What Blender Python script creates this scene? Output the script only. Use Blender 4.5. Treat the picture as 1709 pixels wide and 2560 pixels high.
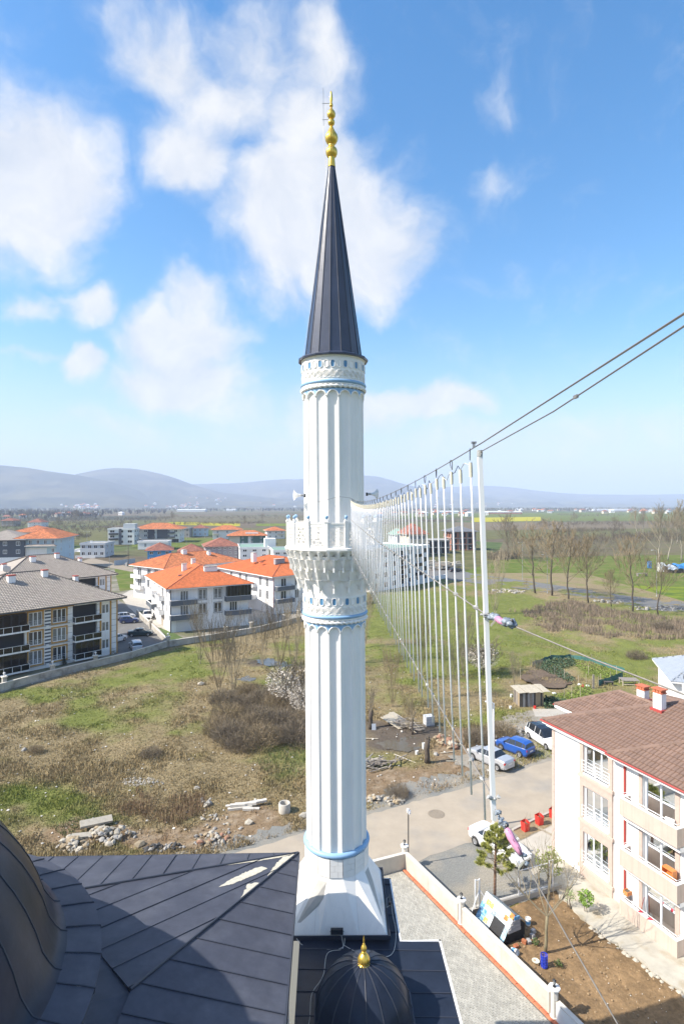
import bpy, math, random
import numpy as np
from mathutils import Vector, Matrix
for _o in list(bpy.data.objects): bpy.data.objects.remove(_o)
SC = bpy.context.scene
COL = SC.collection
PI = math.pi
R = random.Random(7)
RNG = np.random.default_rng(11)
# ------------------------------------------------------------------ camera
CH = 24.0           # camera height above the ground
FPX = 1422.0        # focal length in pixels of the 1709 x 2560 photograph
CX, CY = 854.5, 1262.0
cam_d = bpy.data.cameras.new('camera')
cam_d.sensor_fit = 'VERTICAL'; cam_d.sensor_height = 36.0; cam_d.sensor_width = 24.0
cam_d.lens = FPX / 2560.0 * 36.0
cam_d.shift_y = -(1280.0 - CY) / 2560.0
cam_d.clip_start = 0.05; cam_d.clip_end = 60000
cam = bpy.data.objects.new('camera', cam_d); COL.objects.link(cam)
cam.location = (0, 0, CH); cam.rotation_euler = (PI/2, 0, 0)
SC.camera = cam
# ------------------------------------------------------------------ light
SUN_EL = math.radians(42.0)
SUN_AZ = Vector((-0.965, -0.26, 0)).normalized()         # ground direction towards the sun
SUN_DIR = (SUN_AZ * math.cos(SUN_EL) + Vector((0, 0, math.sin(SUN_EL)))).normalized()
sun_d = bpy.data.lights.new('sun', 'SUN'); sun_d.energy = 5.0; sun_d.angle = math.radians(0.55)
sun_d.color = (1.0, 0.93, 0.82)
sun = bpy.data.objects.new('sun', sun_d); COL.objects.link(sun)
sun.rotation_euler = SUN_DIR.to_track_quat('Z', 'Y').to_euler()
sun.location = (-60, -20, 90)
SC.view_settings.view_transform = 'Standard'
SC.view_settings.look = 'None'
SC.view_settings.gamma = 1.0
SC.view_settings.use_curve_mapping = False
SC.view_settings.exposure = 0.82
SC.cycles.use_denoising = True
SC.cycles.max_bounces = 8
SC.cycles.volume_bounces = 2
SC.cycles.sample_clamp_indirect = 8.0
def pxdir(px, py):
 return Vector(((px - CX) / FPX, 1.0, (CY - py) / FPX))
W = bpy.data.worlds.new('World'); SC.world = W; W.use_nodes = True
nt = W.node_tree; nt.nodes.clear()
def N(t, **kw):
 n = nt.nodes.new(t)
 for k, v in kw.items():
  if hasattr(n, k): setattr(n, k, v)
 return n
def L(a, b): nt.links.new(a, b)
def M(op, a, b=None, c=None, clamp=False):
 n = nt.nodes.new('ShaderNodeMath'); n.operation = op; n.use_clamp = clamp
 for i, x in enumerate((a, b, c)):
  if x is None: continue
  if isinstance(x, (int, float)): n.inputs[i].default_value = x
  else: nt.links.new(x, n.inputs[i])
 return n.outputs[0]
SKY_STRENGTH = 0.112
sky = N('ShaderNodeTexSky'); sky.sky_type = 'NISHITA'; sky.sun_disc = False
sky.sun_elevation = SUN_EL
sky.sun_rotation = math.atan2(SUN_AZ.x, SUN_AZ.y)
sky.altitude = 100; sky.air_density = 1.15; sky.dust_density = 1.1; sky.ozone_density = 1.7
geo = N('ShaderNodeNewGeometry')
tc = N('ShaderNodeTexCoord')
dirv = tc.outputs['Generated']
# warped direction for the cloud outlines
nz = N('ShaderNodeTexNoise'); nz.inputs['Scale'].default_value = 3.4; nz.inputs['Detail'].default_value = 5; nz.inputs['Roughness'].default_value = .55
L(dirv, nz.inputs['Vector'])
sub = N('ShaderNodeVectorMath', operation='SUBTRACT'); L(nz.outputs['Color'], sub.inputs[0]); sub.inputs[1].default_value = (.5, .5, .5)
scl = N('ShaderNodeVectorMath', operation='SCALE'); L(sub.outputs[0], scl.inputs[0]); scl.inputs['Scale'].default_value = 0.24
wv = N('ShaderNodeVectorMath', operation='ADD'); L(dirv, wv.inputs[0]); L(scl.outputs[0], wv.inputs[1])
# blobs: centre (photo pixels), half width, half height (photo pixels), amount
CLOUDS = [(40, 430, 200, 225, 1.15), (150, 420, 120, 110, .75), (400, 120, 135, 105, .9), (620, 110, 180, 85, .62), (560, 250, 190, 130, .72), (760, 130, 90, 90, .7),
   (740, 290, 130, 130, .75), (480, 420, 130, 115, 1.0), (780, 480, 190, 130, 1.1), (840, 600, 260, 160, 1.35),
   (990, 640, 120, 130, .85), (700, 730, 130, 90, .75), (950, 760, 90, 60, .5), (440, 860, 140, 100, 1.15), (460, 970, 160, 80, 1.15), (450, 760, 80, 50, .7),
   (320, 865, 60, 40, .6), (205, 930, 92, 52, 1.1), (55, 900, 110, 30, 1.15), (80, 770, 65, 50, .95), (215, 775, 75, 65, .9),
   (655, 940, 30, 20, .5), (1050, 1032, 170, 52, 1.25), (900, 1045, 120, 70, .85), (1180, 1030, 70, 40, .8), (760, 1010, 90, 70, .5),
   (1230, 270, 60, 40, .33), (1190, 440, 60, 70, .33), (1330, 1100, 90, 30, .4), (960, 900, 60, 30, .4), (1250, 1120, 420, 60, .42), (1560, 1140, 300, 70, .40), (800, 1090, 300, 40, .35), (300, 1090, 300, 45, .35), (600, 560, 120, 120, .45), (330, 60, 120, 60, .5), (560, 1020, 160, 50, .45)]
acc = None
for (px, py, hx, hy, am) in CLOUDS:
 d = pxdir(px, py); ln = d.length; c = d.normalized()
 mp = N('ShaderNodeMapping', vector_type='TEXTURE'); L(wv.outputs[0], mp.inputs['Vector'])
 mp.inputs['Location'].default_value = c
 k = 1.0 / FPX / ln
 mp.inputs['Scale'].default_value = (hx * k, 0.5 * (hx + hy) * k, hy * k)
 le = N('ShaderNodeVectorMath', operation='LENGTH'); L(mp.outputs[0], le.inputs[0])
 mr = N('ShaderNodeMapRange', interpolation_type='SMOOTHSTEP'); L(le.outputs['Value'], mr.inputs['Value'])
 mr.inputs['From Min'].default_value = 1.45; mr.inputs['From Max'].default_value = 0.15
 mr.inputs['To Min'].default_value = 0; mr.inputs['To Max'].default_value = am
 acc = mr.outputs[0] if acc is None else M('MAXIMUM', M('ADD', M('MULTIPLY', acc, .55), M('MULTIPLY', mr.outputs[0], .55)), M('MAXIMUM', acc, mr.outputs[0]))
# the rest of the sky, outside the frame, carries clouds of the same kind
sep = N('ShaderNodeSeparateXYZ'); L(dirv, sep.inputs[0])
n2 = N('ShaderNodeTexNoise'); n2.inputs['Scale'].default_value = 2.3; n2.inputs['Detail'].default_value = 2
L(dirv, n2.inputs['Vector'])
rest = N('ShaderNodeMapRange', interpolation_type='SMOOTHSTEP'); L(n2.outputs['Fac'], rest.inputs['Value'])
rest.inputs['From Min'].default_value = .5; rest.inputs['From Max'].default_value = .68; rest.inputs['To Max'].default_value = .9
infront = N('ShaderNodeMapRange', interpolation_type='SMOOTHSTEP'); L(sep.outputs['Y'], infront.inputs['Value'])
infront.inputs['From Min'].default_value = .55; infront.inputs['From Max'].default_value = .25
acc = M('MAXIMUM', acc, M('MULTIPLY', rest.outputs[0], infront.outputs[0]))
n3 = N('ShaderNodeTexNoise'); n3.inputs['Scale'].default_value = 11; n3.inputs['Detail'].default_value = 7; n3.inputs['Roughness'].default_value = .58
L(wv.outputs[0], n3.inputs['Vector'])
dens = M('ADD', acc, M('MULTIPLY', M('SUBTRACT', n3.outputs['Fac'], .5), 1.05))
cov = N('ShaderNodeMapRange', interpolation_type='SMOOTHSTEP'); L(dens, cov.inputs['Value'])
cov.inputs['From Min'].default_value = .0; cov.inputs['From Max'].default_value = .82
above = N('ShaderNodeMapRange', interpolation_type='SMOOTHSTEP'); L(sep.outputs['Z'], above.inputs['Value'])
above.inputs['From Min'].default_value = .0; above.inputs['From Max'].default_value = .10
covr = M('MULTIPLY', M('MULTIPLY', cov.outputs[0], above.outputs[0]), .95)
# thick cores are white, thin rims take the sky's blue
shade = N('ShaderNodeMapRange'); L(n3.outputs['Fac'], shade.inputs['Value'])
shade.inputs['From Min'].default_value = .3; shade.inputs['From Max'].default_value = .7
shade.inputs['To Min'].default_value = 0.0; shade.inputs['To Max'].default_value = 1.0
cc = N('ShaderNodeMix', data_type='RGBA')
cc.inputs[6].default_value = (3.8, 4.05, 4.5, 1); cc.inputs[7].default_value = (5.25, 5.2, 5.1, 1)
L(shade.outputs[0], cc.inputs[0])
mx = N('ShaderNodeMix', data_type='RGBA'); L(covr, mx.inputs[0]); hs = N('ShaderNodeHueSaturation'); hs.inputs['Hue'].default_value = .498; hs.inputs['Saturation'].default_value = 1.42; hs.inputs['Value'].default_value = 1.22; L(sky.outputs[0], hs.inputs['Color']); hzm = N('ShaderNodeMapRange', interpolation_type='SMOOTHSTEP'); hzm.inputs['From Min'].default_value = .30; hzm.inputs['From Max'].default_value = -.02; hzm.inputs['To Max'].default_value = .80; L(sep.outputs['Z'], hzm.inputs['Value']); hx = N('ShaderNodeMix', data_type='RGBA'); L(hzm.outputs[0], hx.inputs[0]); L(hs.outputs[0], hx.inputs[6]); hx.inputs[7].default_value = (3.45, 3.8, 4.5, 1); L(hx.outputs[2], mx.inputs[6]); L(cc.outputs[2], mx.inputs[7])
bg = N('ShaderNodeBackground'); bg.inputs['Strength'].default_value = SKY_STRENGTH
L(mx.outputs[2], bg.inputs['Color'])
wo = N('ShaderNodeOutputWorld'); L(bg.outputs[0], wo.inputs['Surface'])
# ------------------------------------------------------------------ helpers
def ray(px, py, depth):
 """point seen at photo pixel (px, py) at a distance depth along the view axis"""
 return Vector(((px - CX) / FPX * depth, depth, CH - (py - CY) / FPX * depth))
def G(px, py, z=0.0):
 """point of the level z seen at photo pixel (px, py)"""
 d = (CH - z) * FPX / (py - CY)
 return Vector(((px - CX) / FPX * d, d, z))
class MB:
 def __init__(s): s.v = []; s.f = []; s.m = []
 def add(s, vs, fs, m=0):
  b = len(s.v); s.v.extend([tuple(p) for p in vs])
  for f in fs: s.f.append([b + i for i in f]); s.m.append(m)
  return s
 def quad(s, a, b, c, d, m=0): return s.add((a, b, c, d), ((0, 1, 2, 3),), m)
 def obox(s, o, u, v, w, m=0):
  o, u, v, w = Vector(o), Vector(u), Vector(v), Vector(w)
  p = [o, o+u, o+u+v, o+v, o+w, o+u+w, o+u+v+w, o+v+w]
  return s.add(p, ((3,2,1,0),(4,5,6,7),(0,1,5,4),(1,2,6,5),(2,3,7,6),(3,0,4,7)), m)
 def box(s, x0, x1, y0, y1, z0, z1, m=0):
  return s.obox((x0, y0, z0), (x1-x0, 0, 0), (0, y1-y0, 0), (0, 0, z1-z0), m)
 def cbox(s, c, sx, sy, sz, rz=0, m=0):
  ca, sa = math.cos(rz), math.sin(rz)
  u = Vector((ca, sa, 0)) * sx; v = Vector((-sa, ca, 0)) * sy; w = Vector((0, 0, sz))
  return s.obox(Vector(c) - u/2 - v/2 - w/2, u, v, w, m)
 def tube(s, pts, r, n=6, m=0, cap=True):
  pts = [Vector(p) for p in pts]
  rs = r if isinstance(r, (list, tuple)) else [r] * len(pts)
  b = len(s.v); t0 = None
  for i, p in enumerate(pts):
   t = (pts[min(i+1, len(pts)-1)] - pts[max(i-1, 0)])
   if t.length < 1e-9: t = Vector((0, 0, 1))
   t.normalize()
   if t0 is None:
    a = t.cross(Vector((0, 0, 1)) if abs(t.z) < .9 else Vector((1, 0, 0))).normalized()
   else:
    a = (a - t * a.dot(t))
    a = a.normalized() if a.length > 1e-6 else t.orthogonal().normalized()
   t0 = t; c = t.cross(a)
   for k in range(n):
    q = p + (a * math.cos(2*PI*k/n) + c * math.sin(2*PI*k/n)) * rs[i]
    s.v.append((q.x, q.y, q.z))
  for i in range(len(pts)-1):
   for k in range(n):
    s.f.append([b+i*n+k, b+i*n+(k+1) % n, b+(i+1)*n+(k+1) % n, b+(i+1)*n+k]); s.m.append(m)
  if cap and n > 2:
   s.f.append([b+k for k in range(n)][::-1]); s.m.append(m)
   e = b + (len(pts)-1)*n
   s.f.append([e+k for k in range(n)]); s.m.append(m)
  return s
 def lathe(s, prof, n=24, c=(0, 0, 0), a0=0.0, a1=2*PI, m=0, rib=None):
  full = abs(a1 - a0 - 2*PI) < 1e-6
  nn = n if full else n + 1
  b = len(s.v)
  for (r, z) in prof:
   for k in range(nn):
    a = a0 + (a1 - a0) * k / n
    rr = r * (rib(a) if rib else 1)
    s.v.append((c[0] + rr*math.cos(a), c[1] + rr*math.sin(a), c[2] + z))
  for i in range(len(prof)-1):
   for k in range(n):
    k2 = (k+1) % nn
    s.f.append([b+i*nn+k, b+i*nn+k2, b+(i+1)*nn+k2, b+(i+1)*nn+k]); s.m.append(m)
  return s
 def prism(s, poly, z0, z1, m=0):
  n = len(poly)
  vs = [(p[0], p[1], z0) for p in poly] + [(p[0], p[1], z1) for p in poly]
  fs = [list(range(n))[::-1], list(range(n, 2*n))] + [[i, (i+1) % n, n+(i+1) % n, n+i] for i in range(n)]
  return s.add(vs, fs, m)
 def blob(s, c, r, seed=0, rough=.25, sq=(1, 1, 1), m=0, lod=1):
  """an irregular lump, icosphere-like"""
  rr = random.Random(seed)
  t = (1 + 5**.5) / 2
  vs = [Vector(p).normalized() for p in ((-1,t,0),(1,t,0),(-1,-t,0),(1,-t,0),(0,-1,t),(0,1,t),(0,-1,-t),(0,1,-t),(t,0,-1),(t,0,1),(-t,0,-1),(-t,0,1))]
  fs = [(0,11,5),(0,5,1),(0,1,7),(0,7,10),(0,10,11),(1,5,9),(5,11,4),(11,10,2),(10,7,6),(7,1,8),(3,9,4),(3,4,2),(3,2,6),(3,6,8),(3,8,9),(4,9,5),(2,4,11),(6,2,10),(8,6,7),(9,8,1)]
  for _ in range(lod - 1):
   mid = {}; nf = []
   def md(a, b):
    k = (min(a, b), max(a, b))
    if k not in mid: vs.append(((vs[a]+vs[b])/2).normalized()); mid[k] = len(vs)-1
    return mid[k]
   for (a, b, c_) in fs:
    ab, bc, ca = md(a, b), md(b, c_), md(c_, a)
    nf += [(a, ab, ca), (b, bc, ab), (c_, ca, bc), (ab, bc, ca)]
   fs = nf
  out = []
  for p in vs:
   k = r * (1 + rr.uniform(-rough, rough))
   out.append((c[0] + p.x*k*sq[0], c[1] + p.y*k*sq[1], c[2] + p.z*k*sq[2]))
  return s.add(out, fs, m)
 def mesh(s, name, mats, smooth=False):
  me = bpy.data.meshes.new(name)
  me.from_pydata(s.v, [], s.f)
  if not isinstance(mats, (list, tuple)): mats = [mats]
  for x in mats: me.materials.append(x)
  if len(mats) > 1: me.polygons.foreach_set('material_index', s.m)
  if smooth: me.polygons.foreach_set('use_smooth', [True]*len(s.f))
  me.update()
  return me
 def build(s, name, mats, parent=None, smooth=False, kind=None, auto=None):
  me = s.mesh(name, mats, smooth or auto is not None)
  if auto is not None:
   try: me.set_sharp_from_angle(angle=math.radians(auto))
   except Exception: pass
  return place(name, me, parent, kind)
def place(name, me, parent=None, kind=None, loc=None, rot=None, scale=None):
 o = bpy.data.objects.new(name, me); COL.objects.link(o)
 if parent is not None: o.parent = parent
 if kind: o['kind'] = kind
 if loc is not None: o.location = loc
 if rot is not None: o.rotation_euler = rot
 if scale is not None: o.scale = scale if not isinstance(scale, (int, float)) else (scale,)*3
 return o
def tag(o, label, cat, group=None):
 o['label'] = label; o['category'] = cat
 if group: o['group'] = group
 return o
def thing(name, label, cat, loc=(0, 0, 0), rz=0.0, group=None):
 o = bpy.data.objects.new(name, None); COL.objects.link(o)
 o.empty_display_size = .2
 o.location = loc; o.rotation_euler = (0, 0, rz)
 return tag(o, label, cat, group)
def struct(name, mb, mat, smooth=False):
 o = mb.build(name, mat, None, smooth); o['kind'] = 'structure'; return o
CHILD = {}
def copy_thing(root, loc, rz=0, scale=None, label=None, group=None):
 def cp(o, parent):
  c = o.copy(); COL.objects.link(c); c.parent = parent
  for ch in list(o.children): cp(ch, c)
  return c
 c = cp(root, None)
 c.location = loc; c.rotation_euler = (0, 0, rz)
 if scale is not None: c.scale = scale if not isinstance(scale, (int, float)) else (scale,)*3
 if label: c['label'] = label
 if group: c['group'] = group
 return c
# ------------------------------------------------------------------ materials
MATS = {}
def mat(name, color, rough=.7, metal=0.0, var=0.0, vscale=1.0, bump=0.0, bscale=20.0, spec=None, island=0.0, coat=0.0, color2=None, c2scale=1.0, c2lo=.45, c2hi=.6, streak=0.0):
 """a plain surface with two octaves of colour wear and a fine relief"""
 if name in MATS: return MATS[name]
 m = bpy.data.materials.new(name); m.use_nodes = True
 t = m.node_tree; b = t.nodes['Principled BSDF']
 b.inputs['Base Color'].default_value = (*color, 1)
 b.inputs['Roughness'].default_value = rough; b.inputs['Metallic'].default_value = metal
 if spec is not None: b.inputs['Specular IOR Level'].default_value = spec
 if coat: b.inputs['Coat Weight'].default_value = coat; b.inputs['Coat Roughness'].default_value = .06
 src = None
 g = t.nodes.new('ShaderNodeNewGeometry')
 if color2:
  n = t.nodes.new('ShaderNodeTexNoise'); n.inputs['Scale'].default_value = c2scale; n.inputs['Detail'].default_value = 5
  t.links.new(g.outputs['Position'], n.inputs['Vector'])
  mr = t.nodes.new('ShaderNodeMapRange'); t.links.new(n.outputs['Fac'], mr.inputs['Value'])
  mr.inputs['From Min'].default_value = c2lo; mr.inputs['From Max'].default_value = c2hi
  x = t.nodes.new('ShaderNodeMix'); x.data_type = 'RGBA'; t.links.new(mr.outputs[0], x.inputs[0])
  x.inputs[6].default_value = (*color, 1); x.inputs[7].default_value = (*color2, 1)
  src = x.outputs[2]
 if var or island or streak:
  h = t.nodes.new('ShaderNodeHueSaturation'); 
  if src: t.links.new(src, h.inputs['Color'])
  else: h.inputs['Color'].default_value = (*color, 1)
  val = None
  if var:
   n = t.nodes.new('ShaderNodeTexNoise'); n.inputs['Scale'].default_value = vscale; n.inputs['Detail'].default_value = 6; n.inputs['Roughness'].default_value = .65
   t.links.new(g.outputs['Position'], n.inputs['Vector'])
   mr = t.nodes.new('ShaderNodeMapRange'); t.links.new(n.outputs['Fac'], mr.inputs['Value'])
   mr.inputs['From Min'].default_value = .25; mr.inputs['From Max'].default_value = .75
   mr.inputs['To Min'].default_value = 1 - var; mr.inputs['To Max'].default_value = 1 + var
   val = mr.outputs[0]
  if streak:
   mp = t.nodes.new('ShaderNodeMapping'); mp.inputs['Scale'].default_value = (5.5, 5.5, .22); t.links.new(g.outputs['Position'], mp.inputs['Vector'])
   n = t.nodes.new('ShaderNodeTexNoise'); n.inputs['Scale'].default_value = 1.0; n.inputs['Detail'].default_value = 6; n.inputs['Roughness'].default_value = .6; t.links.new(mp.outputs[0], n.inputs['Vector'])
   mr = t.nodes.new('ShaderNodeMapRange'); t.links.new(n.outputs['Fac'], mr.inputs['Value'])
   mr.inputs['From Min'].default_value = .48; mr.inputs['From Max'].default_value = .72; mr.inputs['To Min'].default_value = 1.0; mr.inputs['To Max'].default_value = 1 - streak
   if val is None: val = mr.outputs[0]
   else:
    mm = t.nodes.new('ShaderNodeMath'); mm.operation = 'MULTIPLY'
    t.links.new(val, mm.inputs[0]); t.links.new(mr.outputs[0], mm.inputs[1]); val = mm.outputs[0]
  if island:
   mr2 = t.nodes.new('ShaderNodeMapRange'); t.links.new(g.outputs['Random Per Island'], mr2.inputs['Value'])
   mr2.inputs['To Min'].default_value = 1 - island; mr2.inputs['To Max'].default_value = 1 + island
   if val is None: val = mr2.outputs[0]
   else:
    mm = t.nodes.new('ShaderNodeMath'); mm.operation = 'MULTIPLY'
    t.links.new(val, mm.inputs[0]); t.links.new(mr2.outputs[0], mm.inputs[1]); val = mm.outputs[0]
  t.links.new(val, h.inputs['Value'])
  src = h.outputs[0]
 if src: t.links.new(src, b.inputs['Base Color'])
 if bump:
  n = t.nodes.new('ShaderNodeTexNoise'); n.inputs['Scale'].default_value = bscale; n.inputs['Detail'].default_value = 4
  t.links.new(g.outputs['Position'], n.inputs['Vector'])
  bp = t.nodes.new('ShaderNodeBump'); bp.inputs['Strength'].default_value = 1.0; bp.inputs['Distance'].default_value = bump
  t.links.new(n.outputs['Fac'], bp.inputs['Height']); t.links.new(bp.outputs[0], b.inputs['Normal'])
 MATS[name] = m
 return m
def attr_mat(name, attr='Col', rough=.95, var=.25, vscale=3.0, bump=.03, bscale=6.0):
 """albedo stored per vertex (soil, straw, grass), broken up by fine noise"""
 m = bpy.data.materials.new(name); m.use_nodes = True
 t = m.node_tree; b = t.nodes['Principled BSDF']; b.inputs['Roughness'].default_value = rough
 b.inputs['Specular IOR Level'].default_value = .15
 a = t.nodes.new('ShaderNodeAttribute'); a.attribute_name = attr
 h = t.nodes.new('ShaderNodeHueSaturation'); t.links.new(a.outputs['Color'], h.inputs['Color'])
 g = t.nodes.new('ShaderNodeNewGeometry')
 if var:
  n = t.nodes.new('ShaderNodeTexNoise'); n.inputs['Scale'].default_value = vscale; n.inputs['Detail'].default_value = 8; n.inputs['Roughness'].default_value = .75
  t.links.new(g.outputs['Position'], n.inputs['Vector'])
  mr = t.nodes.new('ShaderNodeMapRange'); t.links.new(n.outputs['Fac'], mr.inputs['Value'])
  mr.inputs['From Min'].default_value = .25; mr.inputs['From Max'].default_value = .75
  mr.inputs['To Min'].default_value = 1 - var; mr.inputs['To Max'].default_value = 1 + var
  t.links.new(mr.outputs[0], h.inputs['Value'])
  if bump:
   bp = t.nodes.new('ShaderNodeBump'); bp.inputs['Distance'].default_value = bump
   t.links.new(n.outputs['Fac'], bp.inputs['Height']); t.links.new(bp.outputs[0], b.inputs['Normal'])
 t.links.new(h.outputs[0], b.inputs['Base Color'])
 return m
def np_mesh(name, verts, faces, mat_, col=None, smooth=False):
 """numpy arrays -> mesh; faces (n, k)"""
 me = bpy.data.meshes.new(name)
 nv, (nf, k) = len(verts), faces.shape
 me.vertices.add(nv); me.vertices.foreach_set('co', np.asarray(verts, np.float32).ravel())
 me.loops.add(nf*k); me.loops.foreach_set('vertex_index', np.asarray(faces, np.int32).ravel())
 me.polygons.add(nf)
 me.polygons.foreach_set('loop_start', np.arange(0, nf*k, k, dtype=np.int32))
 me.polygons.foreach_set('loop_total', np.full(nf, k, np.int32))
 if smooth: me.polygons.foreach_set('use_smooth', np.ones(nf, bool))
 me.materials.append(mat_)
 me.update(calc_edges=True)
 if col is not None:
  at = me.color_attributes.new('Col', 'FLOAT_COLOR', 'POINT')
  c4 = np.ones((nv, 4), np.float32); c4[:, :3] = col
  at.data.foreach_set('color', c4.ravel())
 return me
class VNoise:
 """tiling value noise on numpy arrays"""
 def __init__(s, seed): s.g = np.random.default_rng(seed).random((256, 256))
 def one(s, x, y):
  xi = np.floor(x).astype(int); yi = np.floor(y).astype(int)
  fx = x - xi; fy = y - yi; fx = fx*fx*(3-2*fx); fy = fy*fy*(3-2*fy)
  a = s.g[xi & 255, yi & 255]; b = s.g[(xi+1) & 255, yi & 255]; c = s.g[xi & 255, (yi+1) & 255]; d = s.g[(xi+1) & 255, (yi+1) & 255]
  return (a*(1-fx)+b*fx)*(1-fy) + (c*(1-fx)+d*fx)*fy
 def fbm(s, x, y, scale, octs=4):
  t = 0; am = .5; sc = scale; tot = 0
  for i in range(octs):
   t = t + am*s.one(x*sc + 17*i, y*sc + 31*i); tot += am; am *= .55; sc *= 2.03
  return t / tot
VN = VNoise(3); VN2 = VNoise(8)
WHITE = mat('white_render', (.80, .79, .77), .75, var=.05, vscale=.8, bump=.002, bscale=60)
STONE_WHITE = mat('minaret_white', (.86, .835, .785), .6, streak=.07, var=.04, vscale=.9, bump=.001, bscale=40)
BLUE_TRIM = mat('blue_trim', (.26, .43, .62), .5, var=.08, vscale=3)
BLUE_PANE = mat('blue_pane', (.10, .25, .42), .35, var=.1, vscale=4)
LEAD = mat('dark_coated_sheet', (.060, .065, .086), .50, metal=.0, spec=.18, color2=(.078, .083, .104), c2scale=.8, c2lo=.46, c2hi=.66, var=.20, vscale=2.6, bump=.012, bscale=1.7)
LEADD = mat('glossy_dark_sheet', (.020, .026, .042), .33, spec=.20, var=.25, vscale=2.2, bump=.014, bscale=1.5)  # domes; its dark tone also stands for shade on the lower roof
SPIREM = mat('spire_sheet', (.036, .046, .078), .30, spec=.6, var=.2, vscale=1.8, bump=.006, bscale=2.0)
SEAM = mat('seam_sheet', (.038, .043, .058), .42, spec=.4)
GOLD = mat('gold', (.83, .54, .10), .33, metal=.85, var=.08, vscale=6)
DARKMETAL = mat('black_metal', (.02, .02, .022), .45, spec=.5)
WHITEMETAL = mat('white_metal', (.78, .78, .78), .45, var=.04, vscale=5)
GREYMETAL = mat('grey_metal', (.36, .37, .38), .45, metal=.5)
CONCRETE = mat('concrete', (.46, .44, .40), .9, var=.18, vscale=1.2, bump=.006, bscale=14)
GLASS = mat('window_glass', (.035, .042, .05), .08, spec=.7)
BLACKGLASS = mat('smoked_glass', (.006, .007, .008), .10, spec=.5)
PVC = mat('white_window_frame', (.82, .82, .82), .4)
# ------------------------------------------------------------------ ground, fields, roads, hills, air
def sdist(x, y, poly):
 """signed distance to a polygon on numpy arrays, negative inside"""
 inside = np.zeros(x.shape, bool); d = np.full(x.shape, 1e9)
 n = len(poly)
 for i in range(n):
  (x0, y0), (x1, y1) = poly[i][:2], poly[(i+1) % n][:2]
  c = ((y0 > y) != (y1 > y)) & (x < (x1-x0)*(y-y0)/((y1-y0) if abs(y1-y0) > 1e-9 else 1e-9)+x0)
  inside ^= c
  dx, dy = x1-x0, y1-y0
  t = np.clip(((x-x0)*dx+(y-y0)*dy)/(dx*dx+dy*dy+1e-12), 0, 1)
  d = np.minimum(d, np.hypot(x-x0-t*dx, y-y0-t*dy))
 return np.where(inside, -d, d)
def PX(*pts): return [tuple(G(*p)[:2]) for p in pts]
def ss(a, b, x):
 t = np.clip((x-a)/(b-a), 0, 1); return t*t*(3-2*t)
# lines of the near road
RD = Vector((.89, .456)).normalized(); RNm = Vector((RD.y, -RD.x))      # along the road, towards the camera
RP = Vector((8.86, 47.5))
def road_pt(s, t): p = RP + RD*s + RNm*t; return (p.x, p.y)
ROAD = [road_pt(-90, .0), road_pt(8.5, .0), road_pt(9.5, -.3), road_pt(60, -.5), road_pt(60, 6.6), road_pt(2, 6.4), road_pt(-90, 6.9)]
# ground covers of the near land
STRAW, STRAW2 = np.array((.275, .218, .122)), np.array((.195, .155, .088))
GREEN, GREEN2 = np.array((.088, .116, .022)), np.array((.165, .172, .050))
SOIL, MUD, RUBB = np.array((.200, .142, .086)), np.array((.105, .085, .066)), np.array((.265, .205, .140))
GREENS = [(90, 1740, 130, 22, .8), (300, 1690, 140, 18, .9), (480, 1670, 80, 22, .8), (200, 1790, 200, 40, .35), (420, 1830, 90, 40, .5), (330, 1760, 140, 40, .4),
   (230, 2058, 80, 22, 1.3), (60, 1985, 60, 18, .9), (720, 1905, 70, 40, 1.0), (660, 1880, 60, 30, .8), (490, 1680, 40, 20, .7), (950, 1925, 70, 22, 1.2), (520, 1790, 60, 60, .5),
   (1000, 1560, 120, 90, .75), (1100, 1500, 150, 90, .9), (1250, 1620, 140, 60, .9), (1150, 1640, 100, 50, .7), (1400, 1600, 220, 50, .6), (1600, 1650, 140, 60, .7),
   (1290, 1510, 90, 24, 1.2), (1500, 1530, 160, 18, 1.0), (1650, 1560, 90, 16, .9), (985, 1650, 120, 50, .5), (1230, 1690, 60, 30, .5), (1480, 1745, 60, 30, .9), (1560, 1690, 80, 40, .8)]
DRYS = [(140, 1900, 220, 60, .6), (450, 1960, 260, 60, .7), (600, 1800, 60, 40, .5), (60, 1800, 80, 40, .6), (1560, 1575, 200, 30, .8), (1350, 1540, 60, 30, .4), (1500, 1640, 120, 20, .4), (640, 1560, 150, 40, .5), (620, 1620, 80, 40, .5)]
DIRTS = [(500, 2090, 330, 45, 1.0), (640, 2040, 90, 40, .8), (250, 2080, 160, 40, .8), (900, 1960, 120, 60, .75), (1010, 1970, 140, 50, .9), (1150, 1905, 80, 50, 1.1), (1200, 1850, 80, 40, .8), (60, 2090, 120, 40, .5),
   (1240, 1590, 60, 25, .3), (1230, 1480, 120, 12, .8), (1290, 1720, 70, 30, .4), (1330, 1795, 80, 18, .9), (1270, 1845, 60, 25, .6)]
MUDS = [(1010, 1850, 110, 45, 1.3), (960, 1815, 60, 25, .9), (660, 1655, 80, 16, .8), (560, 1905, 60, 14, .2)]
def ellipses(px, py, lst):
 t = np.zeros(px.shape)
 for (cx, cy, rx, ry, a) in lst:
  q = ((px-cx)/rx)**2 + ((py-cy)/ry)**2
  t += a*np.exp(-q*.9)
 return t
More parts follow.
